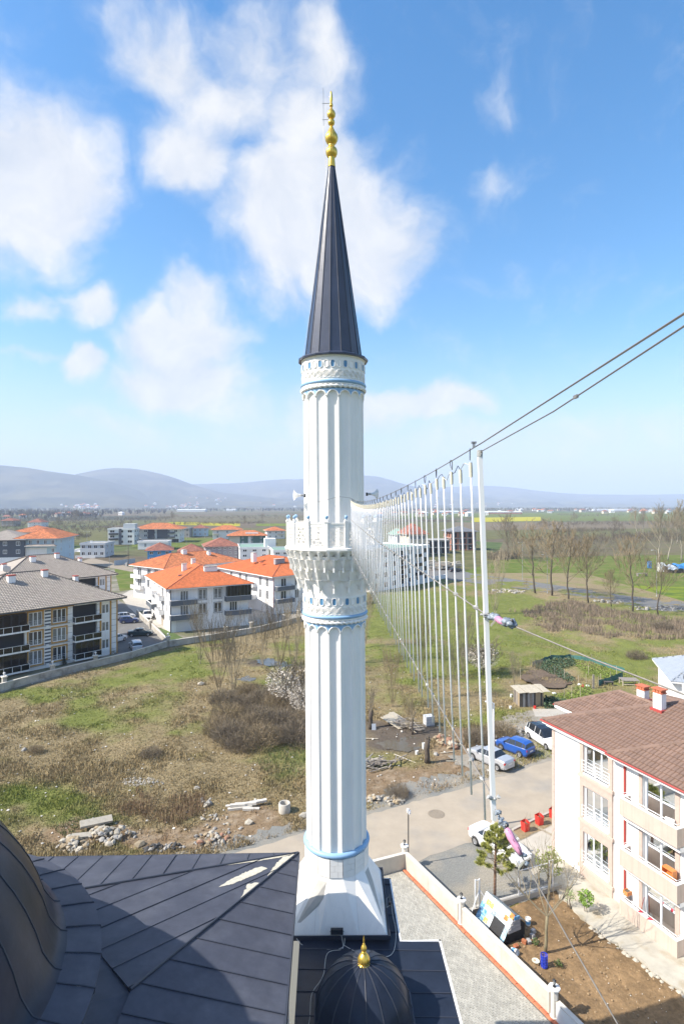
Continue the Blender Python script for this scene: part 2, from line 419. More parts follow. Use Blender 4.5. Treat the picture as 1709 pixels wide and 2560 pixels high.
def cover(x, y):
 """albedo and grassiness of the near land at world points"""
 dep = np.maximum(y, 5)
 px = CX + x/dep*FPX; py = CY + CH/dep*FPX
 w = VN.fbm(x, y, .11, 5); w2 = VN2.fbm(x+40, y, .35, 4); w3 = VN.fbm(x, y+90, 1.3, 3)
 sx = (VN2.fbm(x, y, .3, 3)-.5)
 px = px + sx*90*50/dep; py = py + (VN.fbm(x+7, y+3, .3, 3)-.5)*60*50/dep
 g = ellipses(px, py, GREENS) - .8*ellipses(px, py, DRYS)
 gw = ss(.36, .64, w*.55 + w2*.45 + g*.20 - .075)
 gw = np.clip(gw, 0, 1)
 b = w3*.6+w2*.4
 c = (STRAW*b[..., None] + STRAW2*(1-b[..., None]))*(1-gw[..., None]) + (GREEN2*b[..., None]*1.2 + GREEN*(1-b[..., None]))*gw[..., None]
 d = ss(.42, .72, ellipses(px, py, DIRTS)*.55 + w2*.5 + (w3-.5)*.35 - .10)
 rb = (VN.fbm(x, y, 3.4, 3) > .62)[..., None]
 sc = np.where(rb, RUBB, SOIL)*(0.75+.5*w3[..., None])
 c = c*(1-d[..., None]) + sc*d[..., None]
 m = ss(.45, .8, ellipses(px, py, MUDS)*.8 + (w2-.5)*.6)
 c = c*(1-m[..., None]) + MUD*(.8+.4*w3[..., None])*m[..., None]
 return c, gw, d, m
SITE = PX((-260, 1805), (12, 1725), (130, 1692), (240, 1666), (421, 1619), (531, 1600), (646, 1581), (763, 1549), (830, 1530), (990, 1478), (1115, 1446), (1180, 1434), (1362, 1459), (1709, 1501), (2200, 1560), (2200, 1400), (800, 1330), (-300, 1330))
LOTP = [(3.2, 38.7), (14.2, 45.6), (30, 54), (45, 40), (30, 5), (12, 10), (-20, 5), (-24, 20), (-18, 28)]
X0, X1, Y0, Y1, ST = -85, 85, 24, 200, .42
gx = np.arange(X0, X1+ST, ST); gy = np.arange(Y0, Y1+ST, ST)
Xg, Yg = np.meshgrid(gx, gy)
PARK = [road_pt(4.2, -5.6), road_pt(7, -4.5), road_pt(10, -8), road_pt(17, -11), road_pt(30, -9), road_pt(30, .5), road_pt(4, .5)]
VERGE = [road_pt(-60, -1.6), road_pt(-12, -1.9), road_pt(-6, -1.6), road_pt(-3.2, -3.2), road_pt(3, -2.5), road_pt(5, -1.2), road_pt(9, .4), road_pt(9, 1.2), road_pt(-60, 1.2)]
def relief(x, y):
 off = np.minimum(sdist(x, y, ROAD), sdist(x, y, SITE)); off = np.minimum(off, sdist(x, y, LOTP)); off = np.minimum(off, np.minimum(sdist(x, y, PARK), sdist(x, y, VERGE)))
 k = ss(.2, 3.5, off)
 h = (VN.fbm(x, y, .16, 4)-.42)*.75 + (VN2.fbm(x, y, .8, 3)-.5)*.22
 return np.maximum(h*k, -.03*(1-k)-.06) - .03
Zg = relief(Xg, Yg)
Cg, gw_, d_, m_ = cover(Xg, Yg)
nx, ny = len(gx), len(gy)
idx = np.arange(nx*ny).reshape(ny, nx)
F4 = np.stack([idx[:-1, :-1], idx[:-1, 1:], idx[1:, 1:], idx[1:, :-1]], -1).reshape(-1, 4)
FIELD_M = attr_mat('near_land', var=.42, vscale=4.5, bump=.05)
fo = place('field', np_mesh('field', np.stack([Xg, Yg, Zg], -1).reshape(-1, 3), F4, FIELD_M, Cg.reshape(-1, 3), True)); fo['kind'] = 'structure'
# grass and straw standing on it
def scatter(name, n, gen, hfun, mat_, keep=None, wid=(.05, .10), blades=3, tint=.25):
 x, y = gen(n)
 c, gw, d, m = cover(x, y)
 ok = RNG.random(len(x)) > np.clip(d*.9 + m*1.2, 0, .97)
 if keep is not None: ok &= keep(x, y)
 x, y, c, gw, d = x[ok], y[ok], c[ok], gw[ok], d[ok]
 z = relief(x, y); n = len(x)
 h = hfun(x, y, gw, d)
 V, C = [], []
 for b in range(blades):
  a = RNG.random(n)*2*PI; w = RNG.uniform(*wid, n)*(1+.4*(h > .5)); ln = RNG.uniform(.15, .75, n)*h
  la = RNG.random(n)*2*PI
  px_, py_ = np.cos(a)*w/2, np.sin(a)*w/2
  o = RNG.normal(0, .09, (2, n))
  bx, by = x+o[0], y+o[1]; hh = h*RNG.uniform(.6, 1.1, n)
  V.append(np.stack([np.stack([bx-px_, by-py_, z-.03], -1), np.stack([bx+px_, by+py_, z-.03], -1), np.stack([bx+ln*np.cos(la), by+ln*np.sin(la), z+hh], -1)], 1))
  k = (1+RNG.uniform(-tint, tint, (n, 1)))*np.array([1.0, 1.0, 1.0])
  hue = RNG.uniform(-.08, .08, (n, 1))*np.array([1, .2, -.6])
  cc_ = np.clip(c*(k+hue)*1.42, .01, .6)
  C.append(np.repeat(cc_[:, None, :], 3, 1))
 V = np.concatenate(V).reshape(-1, 3); C = np.concatenate(C).reshape(-1, 3)
 o = place(name, np_mesh(name, V, np.arange(len(V)).reshape(-1, 3), mat_, C)); o['kind'] = 'stuff'
 return o
GRASS_M = attr_mat('dry_grass_blades', var=0, bump=0)
OPEN = lambda x, y: (sdist(x, y, ROAD) > .5) & (sdist(x, y, SITE) > .15) & (sdist(x, y, LOTP) > .3)
def gen_near(n):
 # roughly even on the picture: denser near, thinner far
 v = RNG.random(n); y = 1/(v/38 + (1-v)/175)
 x = RNG.uniform(-.72, .72, n)*y
 return x, y
def h_near(x, y, gw, d):
 t = VN2.fbm(x, y, .35, 3)
 return (.10 + .27*ss(.4, .7, t))*RNG.uniform(.5, 1.3, len(x))*(1-.35*gw)
o = scatter('grass', 230000, gen_near, h_near, GRASS_M, OPEN); o['label'] = 'rough green and straw coloured grass over the vacant field'; 
# tall brown reeds in the right-hand field
REED_P = PX((1290, 1535), (1420, 1502), (1560, 1530), (1760, 1560), (1760, 1600), (1500, 1590), (1380, 1575))
def gen_reed(n):
 p = np.array(REED_P); x = RNG.uniform(p[:, 0].min()-2, p[:, 0].max()+2, n); y = RNG.uniform(p[:, 1].min()-2, p[:, 1].max()+2, n); return x, y
REED_M = mat('brown_reed', (.225, .175, .125), .95, island=.35)
def reeds(name, poly, n, h0, h1, m, w=.05, soft=2.0):
 p = np.array(poly)
 x = RNG.uniform(p[:, 0].min()-2, p[:, 0].max()+2, n); y = RNG.uniform(p[:, 1].min()-2, p[:, 1].max()+2, n)
 s = sdist(x, y, poly) + (VN.fbm(x, y, .4, 3)-.5)*soft*3
 ok = (s < 0) & (RNG.random(n) < ss(.25, .6, VN2.fbm(x, y, .5, 3)))
 x, y = x[ok], y[ok]; n = len(x); z = relief(x, y)
 h = RNG.uniform(h0, h1, n); a = RNG.random(n)*2*PI; la = RNG.random(n)*2*PI; ln = h*RNG.uniform(.05, .5, n); ww = w*RNG.uniform(.6, 1.6, n)
 V = np.stack([np.stack([x-np.cos(a)*ww/2, y-np.sin(a)*ww/2, z], -1), np.stack([x+np.cos(a)*ww/2, y+np.sin(a)*ww/2, z], -1), np.stack([x+ln*np.cos(la), y+ln*np.sin(la), z+h], -1)], 1).reshape(-1, 3)
 o = place(name, np_mesh(name, V, np.arange(len(V)).reshape(-1, 3), m)); o['kind'] = 'stuff'; return o
reeds('reeds', REED_P, 52000, .35, 1.15, REED_M, .08, 3)
RED_REED = mat('russet_weed', (.23, .155, .09), .9, island=.4)
reeds('weeds', PX((300, 2040), (360, 1985), (500, 1990), (520, 2030), (430, 2060)), 9000, .2, .7, RED_REED, .04, 1)
reeds('weeds', PX((960, 1995), (960, 1945), (1010, 1950), (1015, 1990)), 2500, .3, .9, RED_REED, .03, .4)
reeds('weeds', PX((1160, 1870), (1175, 1815), (1260, 1820), (1275, 1865), (1220, 1880)), 5000, .3, .9, mat('bramble', (.12, .095, .05), .9, island=.5), .05, .6)
reeds('weeds', PX((640, 1910), (690, 1870), (765, 1860), (765, 1935), (690, 1950)), 4500, .12, .4, mat('green_weed', (.125, .155, .045), .8, island=.4), .06, 1)
reeds('weeds', PX((150, 2070), (230, 2040), (300, 2055), (280, 2085), (190, 2095)), 6000, .1, .3, MATS['green_weed'], .05, .6)
# ---- ground to the horizon
def ground_mat():
 m = bpy.data.materials.new('far_land'); m.use_nodes = True
 t = m.node_tree; b = t.nodes['Principled BSDF']; b.inputs['Roughness'].default_value = 1; b.inputs['Specular IOR Level'].default_value = .1
 g = t.nodes.new('ShaderNodeNewGeometry')
 mp = t.nodes.new('ShaderNodeMapping'); mp.inputs['Scale'].default_value = (.006, .011, 1); mp.inputs['Rotation'].default_value = (0, 0, .3); t.links.new(g.outputs['Position'], mp.inputs['Vector'])
 v = t.nodes.new('ShaderNodeTexVoronoi'); v.inputs['Scale'].default_value = 1.0; v.distance = 'CHEBYCHEV'; t.links.new(mp.outputs[0], v.inputs['Vector'])
 cr = t.nodes.new('ShaderNodeValToRGB'); cr.color_ramp.interpolation = 'CONSTANT'
 cols = [(.00, (.105, .105, .052)), (.2, (.13, .115, .068)), (.36, (.075, .105, .036)), (.5, (.145, .115, .078)), (.66, (.088, .108, .042)), (.82, (.12, .098, .066))]
 e = cr.color_ramp.elements
 e[0].position = 0; e[0].color = (*cols[0][1], 1); e[1].position = cols[1][0]; e[1].color = (*cols[1][1], 1)
 for p, c in cols[2:]:
  x = e.new(p); x.color = (*c, 1)
 sepc = t.nodes.new('ShaderNodeSeparateColor'); t.links.new(v.outputs['Color'], sepc.inputs[0]); t.links.new(sepc.outputs[0], cr.inputs[0])
 n = t.nodes.new('ShaderNodeTexNoise'); n.inputs['Scale'].default_value = .08; n.inputs['Detail'].default_value = 9; n.inputs['Roughness'].default_value = .7; t.links.new(g.outputs['Position'], n.inputs['Vector'])
 mr = t.nodes.new('ShaderNodeMapRange'); mr.inputs['From Min'].default_value = .3; mr.inputs['From Max'].default_value = .7; mr.inputs['To Min'].default_value = .65; mr.inputs['To Max'].default_value = 1.35; t.links.new(n.outputs['Fac'], mr.inputs['Value'])
 h = t.nodes.new('ShaderNodeHueSaturation'); t.links.new(cr.outputs[0], h.inputs['Color']); t.links.new(mr.outputs[0], h.inputs['Value'])
 t.links.new(h.outputs[0], b.inputs['Base Color'])
 return m
b = MB()
for i in range(24):
 pass
b.add([(-16000, -3000, -.22), (16000, -3000, -.22), (16000, 16000, -.22), (-16000, 16000, -.22)], [(0, 1, 2, 3)])
go = struct('ground', b, ground_mat())
LEVEL = [0]
def sheet(name, pts, m, z=None, px=True):
 LEVEL[0] += 1
 z = z if z is not None else -.15 + .004*LEVEL[0]
 p = PX(*pts) if px else pts
 b = MB(); b.add([(q[0], q[1], z) for q in p], [list(range(len(p)))])
 o = b.build(name, m); o['kind'] = 'structure'; return o
def field_m(name, c, var=.25, sc=.35, c2=None): return mat(name, c, 1, var=var, vscale=sc, spec=.1, color2=c2, c2scale=sc*.4)
F_GREEN = field_m('meadow', (.10, .135, .025), c2=(.14, .15, .045)); F_LIME = field_m('flowering_verge', (.16, .20, .022), c2=(.085, .13, .025)); F_BROWN = field_m('ploughed_field', (.135, .112, .070), c2=(.115, .112, .050)); F_YEL = field_m('rapeseed', (.36, .33, .02))
F_OLIVE = field_m('fallow_field', (.13, .125, .052), c2=(.095, .10, .04)); F_TAN = field_m('stubble_field', (.16, .13, .085)); F_DK = field_m('dark_field', (.07, .075, .05))
for nm, pts, m in (
 ('field', [(1150, 1401), (1300, 1397), (1480, 1390), (1900, 1383), (1900, 1530), (1709, 1501), (1362, 1459), (1150, 1430)], F_GREEN),
 ('field', [(1440, 1459), (1709, 1466), (1900, 1470), (1900, 1530), (1709, 1501), (1480, 1474)], F_LIME),
 ('field', [(1260, 1346), (1900, 1336), (1900, 1384), (1480, 1389), (1240, 1396)], F_BROWN),
 ('field', [(1150, 1326), (1900, 1318), (1900, 1337), (1260, 1346), (1140, 1352)], F_OLIVE),
 ('field', [(1120, 1306), (1900, 1303), (1900, 1318), (1140, 1325)], F_TAN),
 ('field', [(1184, 1294), (1350, 1292), (1352, 1302), (1176, 1305)], F_YEL),
 ('field', [(1000, 1284), (1900, 1279), (1900, 1302), (1353, 1302), (1350, 1292), (1184, 1294), (1000, 1296)], F_GREEN),
 ('field', [(930, 1352), (1180, 1352), (1260, 1396), (1150, 1430), (1120, 1420), (1090, 1372)], F_OLIVE),
 ('field', [(840, 1305), (1130, 1305), (1140, 1325), (1150, 1352), (850, 1350)], F_OLIVE),
 ('field', [(395, 1304), (600, 1308), (600, 1315), (390, 1311)], F_YEL),
 ('field', [(640, 1309), (860, 1307), (860, 1314), (640, 1315)], F_LIME),
 ('field', [(60, 1316), (330, 1312), (440, 1305), (395, 1300), (50, 1304)], F_OLIVE),
 ('field', [(390, 1291), (860, 1287), (860, 1304), (600, 1306), (395, 1303)], F_BROWN),
 ('field', [(100, 1340), (280, 1335), (320, 1318), (60, 1318)], F_OLIVE),
 ('field', [(-60, 1303), (390, 1299), (390, 1289), (-60, 1292)], F_DK),
 ('field', [(600, 1320), (860, 1318), (860, 1345), (700, 1350), (600, 1330)], F_OLIVE)):
 sheet(nm, pts, m)
ASPH = mat('worn_asphalt', (.165, .155, .142), .9, var=.22, vscale=.5, color2=(.20, .18, .155), c2scale=.25)
ASPH2 = mat('grey_asphalt', (.145, .143, .138), .9, var=.2, vscale=.6)
DIRTROAD = mat('dirt_track', (.26, .215, .16), .95, var=.2, vscale=.4)
PAVEC = mat('pale_concrete', (.40, .37, .32), .9, var=.14, vscale=.7)
LAWN = mat('lawn', (.075, .115, .028), 1, var=.3, vscale=1.5)
sheet('road', [(1120, 1418), (1180, 1434), (1362, 1459), (1568, 1490), (1900, 1525), (1900, 1585), (1709, 1537), (1585, 1517), (1473, 1500), (1315, 1474), (1180, 1457), (1080, 1444), (1080, 1432)], ASPH2, .03)
sheet('road', [(1080, 1402), (1120, 1418), (1080, 1432), (1080, 1444), (1010, 1452), (985, 1447), (1060, 1420)], ASPH, .034)
# ground of the housing site on the left: asphalt yard, pale concrete, lawns, dirt roads
sheet('pavement', PX((-260, 1805), (421, 1619), (763, 1549), (900, 1512), (900, 1420), (-260, 1420)), mat('site_ground', (.23, .205, .165), .95, var=.25, vscale=.25, color2=(.12, .12, .06), c2scale=.12, c2lo=.42, c2hi=.6), .0, px=False)
sheet('lawn', [(286, 1420), (360, 1412), (350, 1472), (300, 1478)], F_GREEN, .01)
sheet('lawn', [(-80, 1755), (12, 1723), (240, 1664), (330, 1642), (285, 1637), (-80, 1735)], LAWN, .012)
sheet('parking_yard', [(290, 1640), (419, 1611), (350, 1540), (296, 1500), (250, 1560)], ASPH2, .014)
sheet('pavement', [(436, 1580), (640, 1562), (770, 1546), (770, 1500), (640, 1520), (380, 1545), (330, 1525), (345, 1540), (425, 1607)], PAVEC, .016)
sheet('lawn', [(395, 1568), (436, 1583), (462, 1597), (428, 1606)], LAWN, .02)
sheet('road', [(230, 1395), (360, 1425), (352, 1434), (200, 1405)], DIRTROAD, .022)
sheet('road', [(335, 1470), (390, 1470), (440, 1500), (420, 1520), (330, 1530), (300, 1490)], PAVEC, .006)
sheet('field', [(180, 1330), (480, 1335), (480, 1345), (300, 1365), (160, 1360)], F_OLIVE, .008)
sheet('field', [(330, 1344), (540, 1346), (540, 1360), (440, 1372), (330, 1368)], F_GREEN, .009)
# near road with its gravel verge
GRAV = mat('gravel', (.27, .26, .235), .95, var=.45, vscale=14, bump=.012, bscale=22)
GRAV2 = mat('grey_gravel', (.185, .185, .17), .95, color2=(.26, .235, .19), c2scale=.35, c2lo=.45, c2hi=.62, var=.55, vscale=16, bump=.015, bscale=24)
ROADM = mat('dusty_asphalt', (.36, .305, .235), .92, var=.12, vscale=.55, color2=(.265, .245, .215), c2scale=.22, c2lo=.5, c2hi=.7, bump=.003, bscale=60)
def ragged(name, pts, m, z, amp=.25, stp=.35, seed=1):
 rr = random.Random(seed); out = []
 n = len(pts)
 for i in range(n):
  p, q = Vector(pts[i][:2]), Vector(pts[(i+1) % n][:2]); k = max(1, int((q-p).length/stp))
  nn = Vector((-(q-p).y, (q-p).x)).normalized()
  for j in range(k):
   r = p + (q-p)*j/k + nn*rr.uniform(-amp, amp)*(0 if j == 0 else 1)
   out.append((r.x, r.y))
 b = MB(); b.add([(x, y, z) for x, y in out], [list(range(len(out)))])
 o = b.build(name, m); o['kind'] = 'structure'; return o
ragged('gravel_verge', VERGE, GRAV2, .004, .4)
ragged('road', ROAD, ROADM, .018, .12, .6, 2)
# parking patch by the field, gravel drive, dirt strips and paths beyond the court wall
ragged('parking_patch', PARK, mat('parking_ground', (.26, .235, .195), .95, var=.25, vscale=1.1, bump=.01, bscale=9), .008, .5, .6, 3)
ragged('gravel_drive', [road_pt(-.4, 6.2), road_pt(8, 6.1), road_pt(8.6, 9.2), (15.4, 36.0), (13.3, 35.2), (9.0, 33.7), (6.9, 33.4), (4.3, 38.2)], GRAV2, .010, .12, .4, 4)
ragged('pavement', [road_pt(3.4, 6.0), road_pt(8.5, 6.2), road_pt(8.6, 8.0), road_pt(3.5, 10.0), road_pt(1.8, 8.2)], mat('drive_apron', (.36, .31, .24), .95, var=.25, vscale=2.5, bump=.01, bscale=20), .014, .25, .4, 5)
ragged('planting_strip', [G(1280, 2078)[:2], G(1395, 2025)[:2], G(1400, 2052)[:2], G(1300, 2100)[:2]], mat('strip_soil', (.23, .175, .10), 1, var=.3, vscale=4, bump=.02, bscale=12), .03, .05, .4, 6)
sheet('kerb_paving', [(1295, 2106), (1398, 2056), (1400, 2150), (1330, 2190)], PAVEC, .026)
b = MB()
p0, p1 = G(1278, 2075), G(1400, 2017)
b.obox(p0 - Vector((0, 0, .05)), p1-p0, Vector((.09, -.17, 0)), Vector((0, 0, .17))); k_ = b.build('kerb', PAVEC); k_['kind'] = 'structure'
# manhole in the road
mh = G(1090, 2035, .02)
b = MB(); b.lathe([(.0, .012), (.42, .012), (.44, .006)], 28, c=mh); b.lathe([(.45, .002), (.47, .014), (.62, .012), (.66, -.002)], 28, c=mh)
tag(b.build('manhole_cover', mat('cast_lid', (.24, .20, .15), .8, var=.2, vscale=9)), 'round manhole lid set in a concrete collar in the dusty road', 'manhole cover')
# ---- hills
HILL_M = mat('wooded_hill', (.062, .066, .045), 1, var=.35, vscale=.006, spec=.05, color2=(.115, .105, .062), c2scale=.0022, c2lo=.48, c2hi=.62)
def ridge(name, dist, sil, foot, depth, rough, seed):
 """a range of hills: the crest follows heights read along its skyline, slopes fall to the plain on both sides"""
 xs = np.array([(p[0]-CX)/FPX*dist for p in sil]); hs = np.array([CH+(CY-p[1])/FPX*dist for p in sil])
 u = np.linspace(xs[0], xs[-1], 220); nv = 46
 crest = np.interp(u, xs, hs)
 k = np.ones(9)/9; crest = np.convolve(np.pad(crest, 4, 'edge'), k, 'valid')
 v = np.linspace(-1, 1, nv)
 U, Vv = np.meshgrid(u, v)
 prof = np.where(Vv < 0, np.clip(1+Vv, 0, 1)**1.25, np.clip(1-Vv, 0, 1))
 nn = VN.fbm(U*.0018+seed, Vv*3+seed, 1.0, 5)
 n2_ = VN2.fbm(U*.006+seed, Vv*7+seed, 1.0, 4)
 lim = np.minimum(prof*crest[None, :]*(1+(nn-.5)*1.1*(1-prof)) + (n2_-.5)*rough*prof*(1-prof)*4, crest[None, :]*1.0 + rough*.03)
 Z_ = lim - 8*(1-prof)
 Y_ = dist + np.where(Vv < 0, Vv*foot, Vv*depth) + (nn-.5)*500*(1-prof)
 V_ = np.stack([U*(Y_/dist)**.6, Y_, Z_], -1).reshape(-1, 3)
 id_ = np.arange(nv*220).reshape(nv, 220)
 F_ = np.stack([id_[:-1, :-1], id_[:-1, 1:], id_[1:, 1:], id_[1:, :-1]], -1).reshape(-1, 4)
 o = place(name, np_mesh(name, V_, F_, HILL_M, None, True)); o['kind'] = 'structure'; return o
D_ = 1.09
ridge('hills', 4600, [(-900, 1140), (-420, 1150), (-120, 1150), (0, 1162), (65, 1166), (130, 1178), (200, 1186), (270, 1200), (330, 1220), (420, 1252), (560, 1262), (700, 1266)], 1500, 2500, 60, 2)
ridge('hills', 5600, [(-300, 1230), (60, 1225), (150, 1195), (205, 1180), (272, 1168), (315, 1166), (380, 1176), (430, 1190), (480, 1210), (560, 1232), (700, 1245), (900, 1252), (1100, 1262)], 1900, 2500, 80, 5)
ridge('hills', 7400, [(200, 1222), (430, 1214), (480, 1209), (600, 1206), (700, 1196), (760, 1197), (830, 1192), (915, 1186), (950, 1190), (1003, 1208), (1060, 1220), (1200, 1240), (1400, 1252), (1600, 1258)], 2300, 2500, 90, 9)
ridge('hills', 9000, [(700, 1225), (960, 1220), (1100, 1218), (1210, 1212), (1290, 1218), (1370, 1230), (1480, 1236), (1600, 1236), (1760, 1234), (2100, 1228), (2700, 1220)], 2800, 3000, 90, 12)
# ---- the air
hz = bpy.data.materials.new('haze_air'); hz.use_nodes = True; t = hz.node_tree; t.nodes.clear()
pv = t.nodes.new('ShaderNodeVolumePrincipled'); out = t.nodes.new('ShaderNodeOutputMaterial')
pv.inputs['Color'].default_value = (.66, .77, 1.0, 1); pv.inputs['Density'].default_value = 1.75e-4; pv.inputs['Anisotropy'].default_value = 0.0
t.links.new(pv.outputs[0], out.inputs['Volume'])
b = MB(); b.box(-16500, 16500, -3400, 16500, -1.2, 520)
hzo = b.build('haze', hz); hzo['kind'] = 'stuff'
# ------------------------------------------------------------------ minaret
MIN = thing('minaret', 'tall white fluted minaret with blue bands, a dark conical spire and gold finial', 'minaret', (-0.19, 22.0, 8.6), 0)
MIN.rotation_euler = (0, math.radians(-0.42), 0)
def build_minaret(T):
 Z0 = 8.6
 def Z(z): return z - Z0
 RS = 1.16
 # flared foot: square below, sixteen sided above
 top = [(1.2*math.cos(-PI/2 + math.radians(22.5*(k+.5)-0)), 1.2*math.sin(-PI/2 + math.radians(22.5*(k+.5)))) for k in range(16)]
 ZT, HB = Z(10.35), 1.86
 mb = MB()
 skirt = MB()
 for s in range(4):
  a = s*PI/2
  def rt(x, y): return (x*math.cos(a) - y*math.sin(a), x*math.sin(a) + y*math.cos(a))
  # side facing -Y before rotation; top vertices k = -2..1
  Tt = [top[(4*s + k) % 16] for k in (-2, -1, 0, 1)]
  Tt = [(p[0], p[1], ZT) for p in Tt]
  CL, P1, P2, CR = [(*rt(x, -HB), 0) for x in (-HB, -.62, .62, HB)]
  P1b, P2b = (*rt(-.80, -HB), 0), (*rt(.80, -HB), 0)
  Tn = top[(4*s + 2) % 16]; Tn = (Tn[0], Tn[1], ZT)
  for k, (tri) in enumerate(([Tt[1], Tt[2], P2, P1], [Tt[0], Tt[1], P1, P1b], [Tt[2], Tt[3], P2b, P2], [Tt[0], P1b, CL], [Tt[3], CR, P2b], [Tt[3], Tn, CR])):
   # each facet is a slab of its own, its joints recessed
   c = sum((Vector(p) for p in tri), Vector())/len(tri)
   nrm = (Vector(tri[1])-Vector(tri[0])).cross(Vector(tri[2])-Vector(tri[0])).normalized()
   if nrm.dot(Vector((c.x, c.y, .3))) < 0: nrm = -nrm
   q = [Vector(p) + (c-Vector(p)).normalized()*.007 for p in tri]
   f = MB(); n = len(q)
   f.add([p for p in q] + [p - nrm*.05 for p in q], [list(range(n)), list(range(n, 2*n))[::-1]] + [[i, (i+1) % n, n+(i+1) % n, n+i] for i in range(n)])
   f.build('facet', STONE_WHITE, T)
 core = MB()
 core.add([(p[0]*.97, p[1]*.97, ZT) for p in top] + [(-HB+.05, -HB+.05, 0), (HB-.05, -HB+.05, 0), (HB-.05, HB-.05, 0), (-HB+.05, HB-.05, 0)],
    [list(range(16))])
 b0 = 16
 for k in range(16):
  c = b0 + [0, 1, 1, 1, 1, 2, 2, 2, 2, 3, 3, 3, 3, 0, 0, 0][k] 
  core.f.append([k, (k+1) % 16, c]); core.m.append(0)
 core.build('foot_core', CONCRETE, T)
 sk = MB()
 for s in range(4):
  a = s*PI/2; ca, sa = math.cos(a), math.sin(a)
  u = Vector((ca, sa, 0)); v = Vector((-sa, ca, 0))
  sk.obox(-u*(HB+.03) - v*(HB+.04), u*(2*HB+.06), v*.035, Vector((0, 0, .16)))
 sk.build('upstand', SEAM, T)
 # neck of laid blocks
 nz = MB(); nz.lathe([(1.165, ZT-.02), (1.165, Z(11.08))], 16, a0=-PI/2+math.radians(11.25), a1=-PI/2+math.radians(11.25)+2*PI)
 nz.build('neck', CONCRETE, T)
 wf = 2*1.2*math.sin(math.radians(11.25)); ap = 1.2*math.cos(math.radians(11.25))
 ch = (Z(11.02)-ZT)/3
 def brick_mesh(w):
  b = MB(); b.box(-w/2+.004, w/2-.004, -.04, .0, .004, ch-.004); return b.mesh('brick', STONE_WHITE)
 bm1, bm2 = brick_mesh(wf*.64), brick_mesh(wf*.36)
 for k in range(16):
  a = -PI/2 + math.radians(22.5*k)
  n = Vector((math.cos(a), math.sin(a), 0)); t = Vector((-math.sin(a), math.cos(a), 0))
  for r in range(3):
   wl = .64 if (r + k) % 2 == 0 else .36
   for (me, off) in ((bm1 if wl == .64 else bm2, -wf/2 + wf*wl/2), (bm2 if wl == .64 else bm1, wf/2 - wf*(1-wl)/2)):
    p = n*(ap + R.uniform(0, .003)) + t*off
    place('brick', me, T, loc=(p.x, p.y, ZT + r*ch), rot=(0, 0, a + PI/2))
 # blue ring round the shaft foot
 def torus(mb, Rm, r, z, n=64, k=12, sq=1.0, fn=None, m=0):
  b = len(mb.v)
  for i in range(n):
   a = 2*PI*i/n
   for j in range(k):
    f = 2*PI*j/k
    rr = r*(fn(a, f) if fn else 1)
    mb.v.append(((Rm + rr*math.cos(f))*math.cos(a), (Rm + rr*math.cos(f))*math.sin(a), z + rr*sq*math.sin(f)))
  for i in range(n):
   for j in range(k):
    mb.f.append([b+i*k+j, b+((i+1) % n)*k+j, b+((i+1) % n)*k+(j+1) % k, b+i*k+(j+1) % k]); mb.m.append(m)
 rg = MB(); torus(rg, 1.17, .105, Z(11.13), sq=1.0); rg.build('ring_moulding', BLUE_TRIM, T, smooth=True)
 # fluted shafts
 NF = 16; wh = math.radians(22.5)/2*.86; off0 = -PI/2
 def shaft(name, za, zb, rad, topfn=True):
  ha = .21; dep = .085
  rows = [za, za + .5*(zb-ha-za), zb-ha] + [zb-ha + ha*math.sin(PI/2*i/9) for i in range(1, 10)] + [zb+.10]
  ts = [-1, -.96, -.85, -.65, -.4, -.15, .15, .4, .65, .85, .96, 1]
  b = MB(); nper = len(ts) + 1
  for z in rows:
   q = max(0.0, min(1.0, (z-(zb-ha))/ha))
   w = wh*math.sqrt(max(0, 1-q*q)); dd = dep*math.sqrt(max(0, 1-q*q))**.6 if q < 1 else 0
   for k in range(NF):
    c = off0 + 2*PI*k/NF
    for t in ts:
     r = rad - dd*math.sqrt(max(0, 1-t*t))
     a = c + t*w
     b.v.append((r*math.cos(a), r*math.sin(a), Z(z)))
    a = c + PI/NF
    b.v.append((rad*1.006*math.cos(a), rad*1.006*math.sin(a), Z(z)))
  nn = NF*nper
  for i in range(len(rows)-1):
   for k in range(nn):
    b.f.append([i*nn+k, i*nn+(k+1) % nn, (i+1)*nn+(k+1) % nn, (i+1)*nn+k]); b.m.append(0)
  b.build(name, STONE_WHITE, T, auto=50)
  # raised rims round the arched heads of the flutes
  rim = MB()
  for k in range(NF):
   c = off0 + 2*PI*k/NF
   pts = []
   for i in range(-8, 9):
    f = PI/2*i/8
    a = c + wh*1.07*math.sin(f); z = zb-ha + (ha+.02)*math.cos(f)
    pts.append((1.012*rad*math.cos(a), 1.012*rad*math.sin(a), Z(z)))
   rim.tube(pts, .024, 6)
  rim.build('arch_rim', STONE_WHITE, T, smooth=True)
  # blue spandrels above the arches
  sp = MB(); n = NF*16
  for i in range(n):
   a = off0 + 2*PI*i/n
   d = abs(((i + 8) % 16) - 8)/8*(math.radians(22.5)/2)/wh
   zl = zb-ha + ha*math.sqrt(max(0, 1-min(1, d)**2)) if d < 1 else zb-ha
   for z in (zl + .01, zb + .10):
    sp.v.append((1.007*rad*math.cos(a), 1.007*rad*math.sin(a), Z(z)))
  for i in range(n):
   j = (i+1) % n
   sp.f.append([2*i, 2*j, 2*j+1, 2*i+1]); sp.m.append(0)
  sp.build('spandrel_band', BLUE_TRIM, T)
 shaft('lower_shaft', 11.15, 19.50, RS)
 shaft('upper_shaft', 22.2, 28.20, RS)
